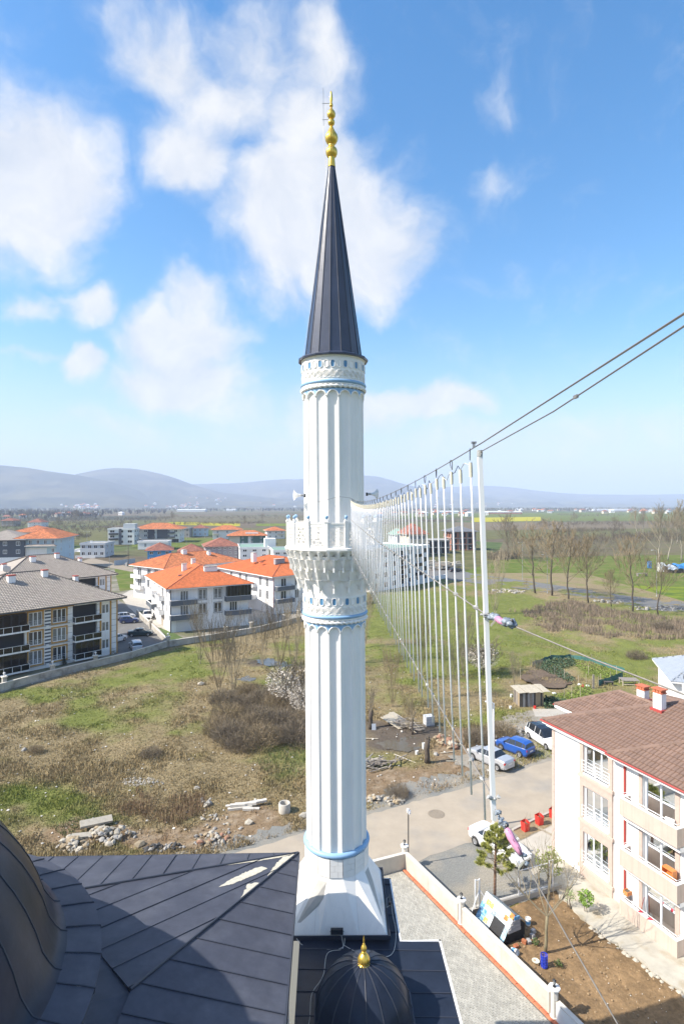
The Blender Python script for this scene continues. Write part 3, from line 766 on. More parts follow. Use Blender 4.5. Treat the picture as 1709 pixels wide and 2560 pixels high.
 # decorated bands: rope, blue ring, rosettes, row of ovals
 def oval_mesh(m, name, pane):
  b = MB(); n = 18; pts = []
  for i in range(n + 1):
   f = 2*PI*i/n
   cx, cz = math.cos(f), math.sin(f)
   e = .62
   pts.append((.082*math.copysign(abs(cx)**e, cx), -.012, .135*math.copysign(abs(cz)**e, cz)))
  b.tube(pts, .014, 5, 0, cap=False)
  b.add([(p[0]*.93, -.004, p[2]*.93) for p in pts[:-1]], [list(range(n))[::-1]], 1)
  return b.mesh(name, [STONE_WHITE, pane])
 om_b, om_w = oval_mesh(None, 'oval_medallion', BLUE_PANE), oval_mesh(None, 'oval_medallion', STONE_WHITE)
 rb = MB()
 for r in (.035, .065, .095, .118):
  rb.tube([(r*math.cos(2*PI*i/14), -.006, r*math.sin(2*PI*i/14)) for i in range(15)], .0085, 4, 0, cap=False)
 for i in range(6):
  a = PI*i/6
  rb.tube([(-.06*math.cos(a), -.005, -.06*math.sin(a)), (.06*math.cos(a), -.005, .06*math.sin(a))], .006, 3)
 ros = rb.mesh('rosette', STONE_WHITE)
 def bands(zrope, zring, zros, zov, ztop, rad):
  b = MB()
  torus(b, rad+.035, .062, Z(zrope), n=240, k=10, fn=lambda a, f: 1+.38*math.cos(2*f + 40*a))
  b.build('rope_moulding', STONE_WHITE, T, smooth=True)
  b = MB(); b.lathe([(rad+.01, Z(zrope)+.06), (rad+.06, Z(zrope)+.08), (rad+.065, Z(zring)-.07), (rad+.02, Z(zring)-.065)], 64)
  b.lathe([(rad+.01, Z(zring)+.05), (rad+.045, Z(zring)+.06), (rad+.045, Z(ztop)), (rad-.1, Z(ztop)+.005)], 64)
  b.build('band', STONE_WHITE, T, auto=40)
  b = MB(); torus(b, rad+.04, .068, Z(zring), n=16*4, k=10); b.build('ring_moulding', BLUE_TRIM, T, smooth=True)
  # scalloped lower edge of the rosette band
  b = MB()
  for k in range(48):
   c = 2*PI*k/48
   b.tube([((rad+.052)*math.cos(c+.062*math.sin(f)), (rad+.052)*math.sin(c+.062*math.sin(f)), Z(zros)-.12-.045*math.cos(f)) for f in [(-PI/2+PI*i/6) for i in range(7)]], .011, 4, 0, False)
  b.build('scallop_edge', STONE_WHITE, T)
  for k in range(30):
   a = -PI/2 + 2*PI*k/30
   place('rosette', ros, T, loc=((rad+.046)*math.cos(a), (rad+.046)*math.sin(a), Z(zros)), rot=(0, 0, a+PI/2))
  for k in range(32):
   a = -PI/2 + 2*PI*k/32
   place('oval_medallion', om_b if k % 2 == 0 else om_w, T, loc=((rad+.047)*math.cos(a), (rad+.047)*math.sin(a), Z(zov)), rot=(0, 0, a+PI/2))
 bands(28.37, 28.55, 28.84, 29.18, 29.42, RS)
 bands(19.67, 19.87, 20.13, 20.44, 20.66, RS)
 # stalactite corbel under the balcony
 b = MB(); b.lathe([(RS+.04, Z(20.6)), (RS+.08, Z(20.85)), (1.28, Z(21.1)), (1.42, Z(21.45)), (1.58, Z(21.85)), (1.70, Z(22.15))], 64)
 b.build('corbel_core', STONE_WHITE, T)
 def niche(w, h, d, pend):
  """a pointed niche: two folded faces meeting in a fin, with a pendant below"""
  q = MB()
  q.add([(-w/2, 0, h), (w/2, 0, h), (0, -d*.25, h), (-w/2, 0, h*.35), (w/2, 0, h*.35), (0, .08, h*.62), (-w*.5, -d*.55, h), (w*.5, -d*.55, h)],
    [(6, 0, 3), (1, 7, 4), (6, 3, 5), (7, 5, 4), (6, 5, 2), (2, 5, 7), (0, 6, 2), (1, 2, 7), (0, 2, 1)])
  # the fin between two niches
  q.add([(w*.5-.035, -d*.8, h), (w*.5+.035, -d*.8, h), (w*.5+.02, -d*.35, h*.2), (w*.5-.02, -d*.35, h*.2), (w*.5-.06, .05, h), (w*.5+.06, .05, h), (w*.5, .08, -.02)],
    [(0, 1, 2, 3), (1, 5, 6, 2), (0, 3, 6, 4), (3, 2, 6), (0, 4, 5, 1)])
  if pend:
   q.cbox((w*.5, -d*.33, h*.2-pend/2+.02), .06, .06, pend)
  return q.mesh('stalactite', STONE_WHITE)
 for (zb_, h, r0, r1, n, ph, pend) in ((22.00, .30, 1.60, 1.74, 32, 0, 0), (21.62, .40, 1.47, 1.64, 32, .5, .14), (21.22, .42, 1.32, 1.48, 24, 0, 0), (20.84, .40, 1.20, 1.34, 16, .5, .16)):
  w = 2*PI*r1/n
  me = niche(w*1.0, h, (r1-r0)+.09, pend)
  for k in range(n):
   a = -PI/2 + 2*PI*(k+ph)/n
   place('stalactite', me, T, loc=((r1-.03)*math.cos(a), (r1-.03)*math.sin(a), Z(zb_)), rot=(0, 0, a+PI/2))
  if zb_ < 21.9: continue
  lb = MB(); lb.lathe([(r0, Z(zb_)+h), (r1+.09, Z(zb_)+h), (r1+.10, Z(zb_)+h+.03), (r0, Z(zb_)+h+.035)], n*2, a0=-PI/2+PI*ph/n*2, a1=-PI/2+PI*ph/n*2+2*PI)
  lb.build('corbel_ledge', STONE_WHITE, T)
 # balcony
 b = MB()
 o16 = -PI/2 + math.radians(14.4)
 b.lathe([(1.0, Z(22.30)), (1.86, Z(22.30)), (1.92, Z(22.36)), (1.92, Z(22.43)), (1.84, Z(22.46)), (1.0, Z(22.46))], 16, a0=o16, a1=o16+2*PI)
 b.build('balcony_floor', STONE_WHITE, T)
 pb = MB(); pb.cbox((0, 0, .46), .115, .115, .92); pb.cbox((0, 0, .94), .15, .15, .05); pb.cbox((0, 0, .995), .10, .10, .06)
 pme = pb.mesh('balcony_post', STONE_WHITE)
 kb = MB(); kb.lathe([(.0, 0), (.03, .005), (.035, .02), (.062, .05), (.07, .085), (.058, .12), (.03, .142), (.0, .15)], 12)
 kme = kb.mesh('knob', BLUE_TRIM, True)
 RB = 1.80
 pw = 2*RB*math.sin(PI/16) - .115; ph_ = .70
 lt = MB()
 # pierced panel: frame, and a net of six pointed stars
 lt.box(-pw/2, pw/2, -.03, .03, .74, .84); lt.box(-pw/2, pw/2, -.045, .045, .84, .90); lt.box(-pw/2, pw/2, -.03, .03, 0, .08)
 lt.box(-pw/2, -pw/2+.05, -.025, .025, .08, .74); lt.box(pw/2-.05, pw/2, -.025, .025, .08, .74)
 x0, x1 = -pw/2+.05, pw/2-.05
 def bar(p, q, w=.017):
  p, q = Vector((p[0], 0, p[1])), Vector((q[0], 0, q[1])); d = (q-p)
  if d.length < .02: return
  nn = Vector((-d.z, 0, d.x)).normalized()*w/2
  lt.obox(p-nn-Vector((0, .018, 0)), d, Vector((0, .036, 0)), nn*2)
 cell = (x1-x0)/2.0
 def clipbar(cx, cz, a, l):
  p = [cx-l*math.cos(a), cz-l*math.sin(a)]; q = [cx+l*math.cos(a), cz+l*math.sin(a)]
  # clip to the panel opening
  d = (q[0]-p[0], q[1]-p[1]); t0, t1 = 0.0, 1.0
  for (o, dd, lo, hi) in ((p[0], d[0], x0, x1), (p[1], d[1], .08, .74)):
   if abs(dd) < 1e-9:
    if o < lo or o > hi: return
    continue
   ta, tb = sorted(((lo-o)/dd, (hi-o)/dd)); t0, t1 = max(t0, ta), min(t1, tb)
  if t0 < t1: bar((p[0]+d[0]*t0, p[1]+d[1]*t0), (p[0]+d[0]*t1, p[1]+d[1]*t1))
 for j in range(-1, 6):
  for i in range(-1, 3):
   cx = x0 + cell*(i+.5) ; cz = .08 + cell*.95*(j+.5)
   for a in (0, 60, 120):
    aa = math.radians(a); 
    clipbar(cx + .27*cell*math.cos(aa+PI/2), cz + .27*cell*math.sin(aa+PI/2), aa, cell*.47)
    clipbar(cx - .27*cell*math.cos(aa+PI/2), cz - .27*cell*math.sin(aa+PI/2), aa, cell*.47)
 lme = lt.mesh('balustrade_panel', STONE_WHITE)
 for k in range(16):
  a = o16 + 2*PI*k/16
  p = place('balcony_post', pme, T, loc=(RB*math.cos(a), RB*math.sin(a), Z(22.46)), rot=(0, 0, a+PI/2))
  place('knob', kme, p, loc=(0, 0, 1.02))
  a += PI/16; rr = RB*math.cos(PI/16)
  place('balustrade_panel', lme, T, loc=(rr*math.cos(a), rr*math.sin(a), Z(22.46)), rot=(0, 0, a+PI/2))
 # eave and spire
 s16 = -PI/2 + math.radians(-5.6)
 b = MB(); b.lathe([(RS, Z(29.40)), (1.20, Z(29.44)), (1.23, Z(29.50)), (1.30, Z(29.53))], 48); b.build('eave_soffit', STONE_WHITE, T, auto=40)
 b = MB(); b.lathe([(1.19, Z(29.50)), (1.345, Z(29.50)), (1.355, Z(29.55)), (1.335, Z(29.585)), (1.06, Z(29.70))], 16, a0=s16, a1=s16+2*PI)
 b.build('eave', SPIREM, T)
 zs0, zs1, r0, r1 = Z(29.68), Z(37.05), 1.085, .125
 for k in range(16):
  a0, a1 = s16 + 2*PI*k/16, s16 + 2*PI*(k+1)/16
  b = MB()
  zm = zs0 + (zs1-zs0)*.44
  def pt(a, z, g=0):
   f = (z-zs0)/(zs1-zs0); rr = r0 + (r1-r0)*f + g
   return Vector((rr*math.cos(a), rr*math.sin(a), z))
  for (za, zb_, g0, g1) in ((zs0, zm, .006, .012), (zm-.02, zs1, .0, .0)):
   n = 6
   for i in range(n):
    A, B = za + (zb_-za)*i/n, za + (zb_-za)*(i+1)/n
    ga = g0 + R.uniform(-.004, .004)
    b.quad(pt(a0, A, g0), pt(a1, A, g0), pt(a1, B, g0), pt(a0, B, g0))
  b.build('spire_panel', SPIREM, T)
  b = MB(); b.tube([pt(a0, zs0, .012), pt(a0, (zs0+zs1)/2, .010), pt(a0, zs1, .004)], [.020, .016, .006], 4); b.build('standing_seam', LEAD, T)
 # finial
 F = MB()
 def zz(y): return Z(40.43 - .004743*y)
 rib = lambda a: 1 + .06*abs(math.sin(8*a)) - .03
 def seg(prof, ribbed=False): F.lathe([(r*.00473, zz(y)) for (r, y) in prof], 48, rib=rib if ribbed else None)
 seg([(30, 712), (31, 705), (24, 626), (24, 622)])
 seg([(24, 632), (38, 622), (46, 602), (47, 585), (42, 565), (30, 550), (22, 546)], True)
 seg([(20, 552), (24, 546), (26, 538), (26, 530), (20, 526)])
 seg([(22, 528), (40, 512), (50, 490), (52, 472), (46, 448), (32, 425), (20, 400), (12, 382), (9, 372)], True)
 seg([(9, 374), (18, 368), (26, 358), (28, 345), (25, 332), (16, 322), (10, 316)])
 seg([(10, 318), (24, 308), (33, 292), (34, 276), (28, 260), (17, 245), (9, 230), (6, 218)], True)
 seg([(6, 220), (13, 216), (15, 207), (13, 198), (6, 194)])
 seg([(6, 196), (9, 180), (12, 160), (12, 140), (10, 115), (6, 97), (1, 86)])
 fin = F.build('finial', GOLD, T, smooth=True)
 rod = MB()
 x = -.30
 rod.tube([(x, 0, zz(372)), (x, 0, zz(65))], .010, 5)
 for y in (190, 323):
  rod.tube([(x-.05, 0, zz(y)), (.05, 0, zz(y))], .011, 5)
 rod.tube([(x, 0, zz(372)), (x+.0, -.02, zz(500)), (x+.02, -.03, zz(600)), (-.2, -.05, zz(720)), (-.22, -.1, zz(800)), (-.34, -.16, zz(1000)), (-.52, -.3, zz(1400)), (-.82, -.5, zz(1900)), (-1.1, -.72, Z(29.62)), (-1.2, -.8, Z(29.4))], .007, 4)
 rod.build('lightning_rod', GREYMETAL, T)
build_minaret(MIN)
# loudspeakers on the upper shaft
def horn(label, loc, rz):
 t = thing('loudspeaker', label, 'loudspeaker', loc, rz, 'loudspeakers on the minaret shaft')
 b = MB(); b.lathe([(.03, -.04), (.055, -.04), (.06, .0), (.075, .06), (.11, .14), (.17, .21), (.235, .26), (.245, .265), (.228, .258), (.10, .13), (.03, .05), (.0, .05)], 24)
 h = b.build('horn', WHITEMETAL, t, smooth=True); h.rotation_euler = (0, PI/2, 0); h.location = (.22, 0, 0)
 b = MB(); b.tube([(.0, 0, 0), (.19, 0, 0)], .055, 10); b.build('driver', GREYMETAL, t)
 b = MB(); b.box(-.06, .03, -.03, .03, -.09, .07); b.build('bracket', DARKMETAL, t); t.scale = (.82, .82, .82)
 return t
horn('white horn loudspeaker on the minaret shaft pointing over the orange roofs', (-1.42, 21.55, 24.36), math.radians(195))
horn('white horn loudspeaker on the minaret shaft beside the hanging curtain of light tubes', (.98, 22.15, 24.42), math.radians(12))
# ------------------------------------------------------------------ mosque
MQ_R = math.radians(1.5)
MQ = thing('mosque', 'mosque with dark metal sheet roof, a big dome and a small dome with gold finial', 'mosque', (-11.0, 10.7, 0), MQ_R)
def clip_poly(poly, n, c):
 """keep the part of a 2-D polygon with n.p <= c"""
 out = []
 for i in range(len(poly)):
  p, q = poly[i], poly[(i+1) % len(poly)]
  dp, dq = p[0]*n[0]+p[1]*n[1]-c, q[0]*n[0]+q[1]*n[1]-c
  if dp <= 0: out.append(p)
  if (dp < 0 < dq) or (dq < 0 < dp):
   t = dp/(dp-dq); out.append((p[0]+(q[0]-p[0])*t, p[1]+(q[1]-p[1])*t))
 return out
def strip_roof(parent, poly, along, spacing, zf, offset=0.0, mat_=LEAD, th=.03, seam=.035):
 """standing seam sheets: the polygon cut into strips that run along a direction, each sheet and each seam a piece"""
 al = Vector((along[0], along[1])).normalized(); nn = (-al.y, al.x)
 ds = [p[0]*nn[0]+p[1]*nn[1] for p in poly]
 k = math.floor((min(ds)-offset)/spacing)
 while offset + k*spacing < max(ds):
  lo, hi = offset+k*spacing, offset+(k+1)*spacing
  q = clip_poly(clip_poly(poly, (-nn[0], -nn[1]), -(lo+.006)), nn, hi-.006)
  if len(q) >= 3:
   b = MB(); n = len(q); dz = R.uniform(-.003, .003); tl = R.uniform(-.012, .012)
   md = (lo+hi)/2
   vs = [(p[0], p[1], zf(*p)+dz+tl*((p[0]*nn[0]+p[1]*nn[1])-md)) for p in q]
   b.add(vs + [(v[0], v[1], v[2]-th) for v in vs], [list(range(n)), list(range(n, 2*n))[::-1]] + [[i, n+i, n+(i+1) % n, (i+1) % n] for i in range(n)])
   b.build('roof_panel', mat_, parent)
  # the seam on the low side of the strip
  pts = []
  for i in range(len(poly)):
   p, q2 = poly[i], poly[(i+1) % len(poly)]
   dp, dq = p[0]*nn[0]+p[1]*nn[1]-lo, q2[0]*nn[0]+q2[1]*nn[1]-lo
   if (dp < 0) != (dq < 0):
    t = dp/(dp-dq); pts.append((p[0]+(q2[0]-p[0])*t, p[1]+(q2[1]-p[1])*t))
  if len(pts) == 2 and (Vector(pts[0])-Vector(pts[1])).length > .1:
   b = MB(); b.tube([(p[0], p[1], zf(*p)+.012) for p in pts], seam*.42, 5); b.build('standing_seam', SEAM, parent)
  k += 1
def build_mosque(T):
 HX, HY, ZE, S = 9.7, 9.15, 11.7, .243
 AP, OC = 6.1, 2.53
 zr = lambda x, y: ZE + S*(HX-abs(x))
 zb = lambda x, y: ZE + S*(HY-abs(y))
 sub = thing  # (the sheets hang directly on the mosque)
 # right and back slopes
 strip_roof(T, [(HX, -HY), (HX, HY), (AP, OC), (AP, -OC)], (1, 0), .845, lambda x, y: zr(x, y), .23)
 strip_roof(T, [(HX, HY), (-HX, HY), (-OC, AP), (OC, AP)], (0, 1), .85, lambda x, y: zb(x, y), .52)
 # corner slope between them: a plane through corner and octagon side
 zc = zr(AP, OC)
 def plane(p, q, r):
  p, q, r = Vector(p), Vector(q), Vector(r); n = (q-p).cross(r-p)
  return lambda x, y: p.z - (n.x*(x-p.x) + n.y*(y-p.y))/n.z
 pf = plane((HX, HY, ZE), (AP, OC, zr(AP, OC)), (OC, AP, zb(OC, AP)))
 strip_roof(T, [(HX, HY), (OC, AP), (AP, OC)], (1, 1), .84, lambda x, y: pf(x, y)+.004, .10)
 pf2 = plane((HX, -HY, ZE), (AP, -OC, zr(AP, OC)), (OC, -AP, zb(OC, AP)))
 strip_roof(T, [(HX, -HY), (OC, -AP), (AP, -OC)], (1, -1), .84, pf2)
 pf3 = plane((-HX, HY, ZE), (-AP, OC, zr(AP, OC)), (-OC, AP, zb(OC, AP)))
 strip_roof(T, [(-HX, HY), (-OC, AP), (-AP, OC)], (-1, 1), .84, pf3)
 for (p, q) in (((HX, HY, ZE+.02), (AP, OC, zc+.03)), ((HX, HY, ZE+.02), (OC, AP, zb(OC, AP)+.03)), ((-HX, HY, ZE+.02), (-OC, AP, zb(OC, AP)+.03))):
  b = MB(); b.tube([p, q], .032, 6); b.build('hip_seam', SEAM, T)
 # flaking cream sealant smeared along the corner folds
 SEAL = mat('sealant', (.50, .47, .38), .85, var=.25, vscale=9)
 def patch(pts, seed):
  rr = random.Random(seed); b = MB()
  c = (sum(p[0] for p in pts)/len(pts), sum(p[1] for p in pts)/len(pts))
  out = []
  for i in range(len(pts)):
   p, q = pts[i], pts[(i+1) % len(pts)]
   n = max(2, int(math.hypot(q[0]-p[0], q[1]-p[1])/.06))
   for k in range(n):
    x, y = p[0]+(q[0]-p[0])*k/n, p[1]+(q[1]-p[1])*k/n
    d = rr.uniform(-.045, .045)
    ln = math.hypot(x-c[0], y-c[1]) + 1e-6
    out.append((x+(x-c[0])/ln*d, y+(y-c[1])/ln*d))
  z = lambda x, y: max(pf(x, y), -1)+.014
  vs = [(p[0], p[1], z(*p)) for p in out]
  b.add(vs + [(c[0], c[1], z(*c))], [(i, (i+1) % len(out), len(out)) for i in range(len(out))])
  b.build('sealant_patch', SEAL, T)
 def along(f, w0, w1, t0, t1, side):
  """a smear that follows one of the corner folds"""
  a = Vector((HX, HY)); q = Vector((AP, OC) if f == 2 else (OC, AP)); d = (q-a); n = Vector((-d.y, d.x)).normalized()*side
  e = d.normalized()*d.length
  return [tuple(a+e*t0+n*.03), tuple(a+e*((t0+t1)/2)+n*.03), tuple(a+e*t1+n*.03), tuple(a+e*((t0*.4+t1*.6))+n*w1), tuple(a+e*(t0*.75+t1*.25)+n*w0)]
 sd = 1 if (Vector((OC, AP))-Vector((HX, HY))).dot(Vector((-(OC-HY), (AP-HX)))) > 0 else -1
 patch(along(2, .28, .20, .015, .26, -1), 1); patch(along(2, .34, .16, .30, .44, -1), 4)
 patch(along(1, .12, .10, .02, .34, 1), 2)
 patch([(8.55, 8.15), (8.3, 8.0), (7.6, 7.25), (7.35, 6.85), (7.75, 7.05), (8.25, 7.5), (8.7, 8.0)], 3)
 # eaves
 b = MB()
 b.box(HX-.02, HX+.05, -HY, HY+.05, ZE-.32, ZE+.0); b.box(-HX, HX+.05, HY-.02, HY+.05, ZE-.30, ZE-.012)
 b.build('eave_fascia', SEAM, T)
 b = MB(); b.box(-HX+.3, HX-.3, -HY+.3, HY-.3, 0, ZE-.1); b.build('wall', WHITE, T)
 # drum and big dome
 b = MB(); b.lathe([(6.62, 12.50), (5.5, 12.62)], 8, a0=PI/8, a1=PI/8+2*PI); b.build('drum_skirt', LEAD, T)
 b = MB(); b.lathe([(5.55, 12.0), (5.55, 13.85), (5.2, 13.9)], 48); b.build('drum', WHITE, T, auto=30)
 fl = MB()
 n = 40
 da = 2*PI/n
 prof = [(5.96, 13.86), (5.98, 13.98), (5.75, 14.06), (5.45, 14.14), (5.24, 14.20)]
 for k in range(n):
  q = MB(); g = R.uniform(-.004, .004)
  q.lathe([(r+g, z+g) for (r, z) in prof], 3, a0=k*da+.0015, a1=(k+1)*da-.0015); q.build('flange_panel', LEAD, T, auto=25)
  q = MB(); q.tube([((r+.008)*math.cos(k*da), (r+.008)*math.sin(k*da), z+.010) for (r, z) in prof], .015, 5); q.build('standing_seam', SEAM, T)
 n = 28; da = 2*PI/n
 prof = [(5.26, 14.19), (5.12, 14.26), (5.02, 14.40)]
 for i in range(0, 15):
  f = .24 + (PI/2-.24)*i/14
  prof.append((5.03*math.cos(f), 13.45 + 5.03*math.sin(f)))
 for k in range(n):
  q = MB(); q.lathe([(max(r, .02), z) for (r, z) in prof], 5, a0=k*da, a1=(k+1)*da); q.build('dome_panel', LEADD, T, smooth=True)
  q = MB(); q.tube([((r+.006)*math.cos(k*da), (r+.006)*math.sin(k*da), z) for (r, z) in prof], .016, 5); q.build('standing_seam', SEAM, T)
 # gold finial on the big dome
 b = MB(); b.lathe([(.30, 18.4), (.32, 18.55), (.45, 19.0), (.36, 19.6), (.12, 19.9), (.22, 20.1), (.25, 20.25), (.1, 20.5), (.13, 20.7), (.05, 21.1), (.01, 21.6)], 24); b.build('dome_finial', GOLD, T, smooth=True)
 # ---- lower roof beside the hall (in world axes turned by the same angle)
 def Lc(p):   # world -> local
  x, y = p[0]+11.0, p[1]-10.7; c, s = math.cos(MQ_R), math.sin(MQ_R)
  return (x*c + y*s, -x*s + y*c)
 e1, e2 = Lc((1.98, 23.6)), Lc((3.46, 20.25))
 XA, XB, YA, YB = HX+.05, e2[0], -6.0, e2[1]
 ZL = lambda x, y: 8.44 - .035*(x-XB)
 strip_roof(T, [(XA, YA), (XB, YA), (XB, YB), (XA, YB)], (1, 0), .86, ZL, .15, mat_=LEADD, seam=.042)  # darker sheet puts the shade on this lower roof into its colour
 XC, YC = e1[0]-.02, e1[1]
 strip_roof(T, [(XA, YB), (XC, YB), (XC, YC), (XA, YC)], (1, 0), .86, ZL, .15, mat_=LEADD, seam=.042)
 b = MB()
 for (x0, x1, y0, y1) in ((XB-.01, XB+.06, YA, YB+.06), (XC, XB+.06, YB, YB+.06), (XC-.01, XC+.06, YB+.06, YC+.06), (XA, XC+.06, YC, YC+.06)):
  b.box(x0, x1, y0, y1, 8.20, 8.475)
 b.build('gutter', WHITEMETAL, T)
 b = MB(); b.box(XA, XB-.15, YA, YB-.15, 0, 8.2); b.box(XA, XC-.15, YB-.15, YC-.15, 0, 8.2); b.build('annex_wall', WHITE, T)
 # small dome on the lower roof
 dc = Lc((.66, 17.25)); zc = 8.55
 q = MB(); a0 = math.radians(22.5)
 q.lathe([(1.62, zc-.10), (1.62, zc+.14), (1.50, zc+.18)], 8, c=(dc[0], dc[1], 0), a0=a0, a1=a0+2*PI); q.build('small_dome_base', LEAD, T)
 ns = 16; da = 2*PI/ns
 prof = [(1.585, zc+.16), (1.50, zc+.26), (1.44, zc+.42), (1.38, zc+.62), (1.26, zc+.86), (1.08, zc+1.10), (.84, zc+1.31), (.55, zc+1.47), (.25, zc+1.55), (.03, zc+1.57)]
 # the lower edge follows the octagon, the top is round
 def oct(a):
  x = (a-a0) % (PI/4) - PI/8
  return math.cos(PI/8)/math.cos(x)
 for k in range(ns):
  q = MB(); rows = []
  for i, (r, z) in enumerate(prof):
   f = max(0, 1-i/4)
   for j in range(5):
    a = a0 + k*da + da*j/4
    rr = r*(1+(oct(a)-1)*f)
    q.v.append((dc[0]+rr*math.cos(a), dc[1]+rr*math.sin(a), z))
  for i in range(len(prof)-1):
   for j in range(4):
    q.f.append([i*5+j, i*5+j+1, (i+1)*5+j+1, (i+1)*5+j]); q.m.append(0)
  q.build('small_dome_panel', LEADD, T, smooth=True)
  a = a0+k*da
  q = MB(); q.tube([(dc[0]+r*(1+(oct(a)-1)*max(0, 1-i/4))*math.cos(a), dc[1]+r*(1+(oct(a)-1)*max(0, 1-i/4))*math.sin(a), z+.006) for i, (r, z) in enumerate(prof)], .017, 5); q.build('standing_seam', SEAM, T)
 rib = lambda a: 1 + .10*abs(math.sin(7*a))
 zt = zc+1.55
 q = MB(); c3 = (dc[0], dc[1], zt)
 q.lathe([(.205, -.03), (.21, .0), (.15, .02), (.14, .03)], 24, c=c3)
 q.lathe([(.13, .02), (.165, .07), (.17, .14), (.14, .22), (.09, .28), (.05, .31)], 42, c=c3, rib=rib)
 q.lathe([(.05, .30), (.07, .32), (.07, .35), (.045, .37)], 20, c=c3)
 q.lathe([(.045, .36), (.075, .40), (.082, .46), (.06, .52), (.03, .56)], 42, c=c3, rib=rib)
 q.lathe([(.03, .555), (.042, .575), (.03, .60), (.016, .61), (.028, .66), (.025, .72), (.012, .80), (.003, .86)], 16, c=c3)
 q.build('small_finial', GOLD, T, smooth=True)
build_mosque(MQ)
# things lying on and fixed to the roofs
def floodlight(label, loc, rz, tilt):
 t = thing('floodlight', label, 'floodlight', loc, rz, 'floodlights at the minaret foot')
 b = MB(); b.box(-.22, .22, -.05, .05, .02, .20); o = b.build('housing', DARKMETAL, t)
 b = MB(); b.box(-.19, .19, -.056, -.05, .05, .17); b.build('lens', GLASS, t)
 b = MB(); b.tube([(-.25, 0, .1), (-.25, .12, .02), (.25, .12, .02), (.25, 0, .1)], .014, 5); b.build('bracket', GREYMETAL, t)
 return t
floodlight('black floodlight low on the white minaret foot, above the small dome', (-.18, 20.10, 8.82), 0, 0)
floodlight('black floodlight at the far side of the minaret foot above the paved court', (1.80, 21.4, 9.0), math.radians(85), 0)
CABLE = mat('white_cable', (.55, .54, .50), .6)
def cable(label, pts, r=.011):
 b = MB(); ps = [Vector(p) for p in pts]; out = []
 for i in range(len(ps)-1):
  for k in range(6):
   t = k/6; p0, p1, p2, p3 = ps[max(i-1, 0)], ps[i], ps[i+1], ps[min(i+2, len(ps)-1)]
   out.append(.5*((2*p1)+(-p0+p2)*t+(2*p0-5*p1+4*p2-p3)*t*t+(-p0+3*p1-3*p2+p3)*t**3))
 out.append(ps[-1])
 b.tube(out, r, 5); return tag(b.build('roof_cable', CABLE, None, smooth=True), label, 'cable', 'cables on the mosque roof')
zl = 8.53
cable('white cable snaking from the floodlight down the dark roof left of the small dome', [(-.05, 20.1, 8.9), (.02, 19.98, 8.66), (.0, 19.75, zl+.04), (-.5, 19.55, zl+.05), (-.62, 18.6, zl+.05), (-.95, 17.9, zl+.06), (-.98, 16.9, zl+.07), (-1.25, 15.9, zl+.08), (-1.5, 15.5, zl+.08)])
cable('white cable running along the dark upstand of the minaret foot', [(-1.6, 20.05, zl+.18), (-1.3, 19.85, zl+.06), (-.6, 19.72, zl+.05), (0.0, 19.8, zl+.05), (.1, 20.06, 8.72)])
cable('white cable looping from the foot around to the court side of the roof', [(.05, 19.95, zl+.03), (.6, 19.6, zl+.03), (1.4, 19.45, zl+.01), (1.78, 19.7, zl+.0), (1.95, 20.6, zl+.0), (1.9, 21.3, zl+.1), (1.86, 21.5, 8.95)])
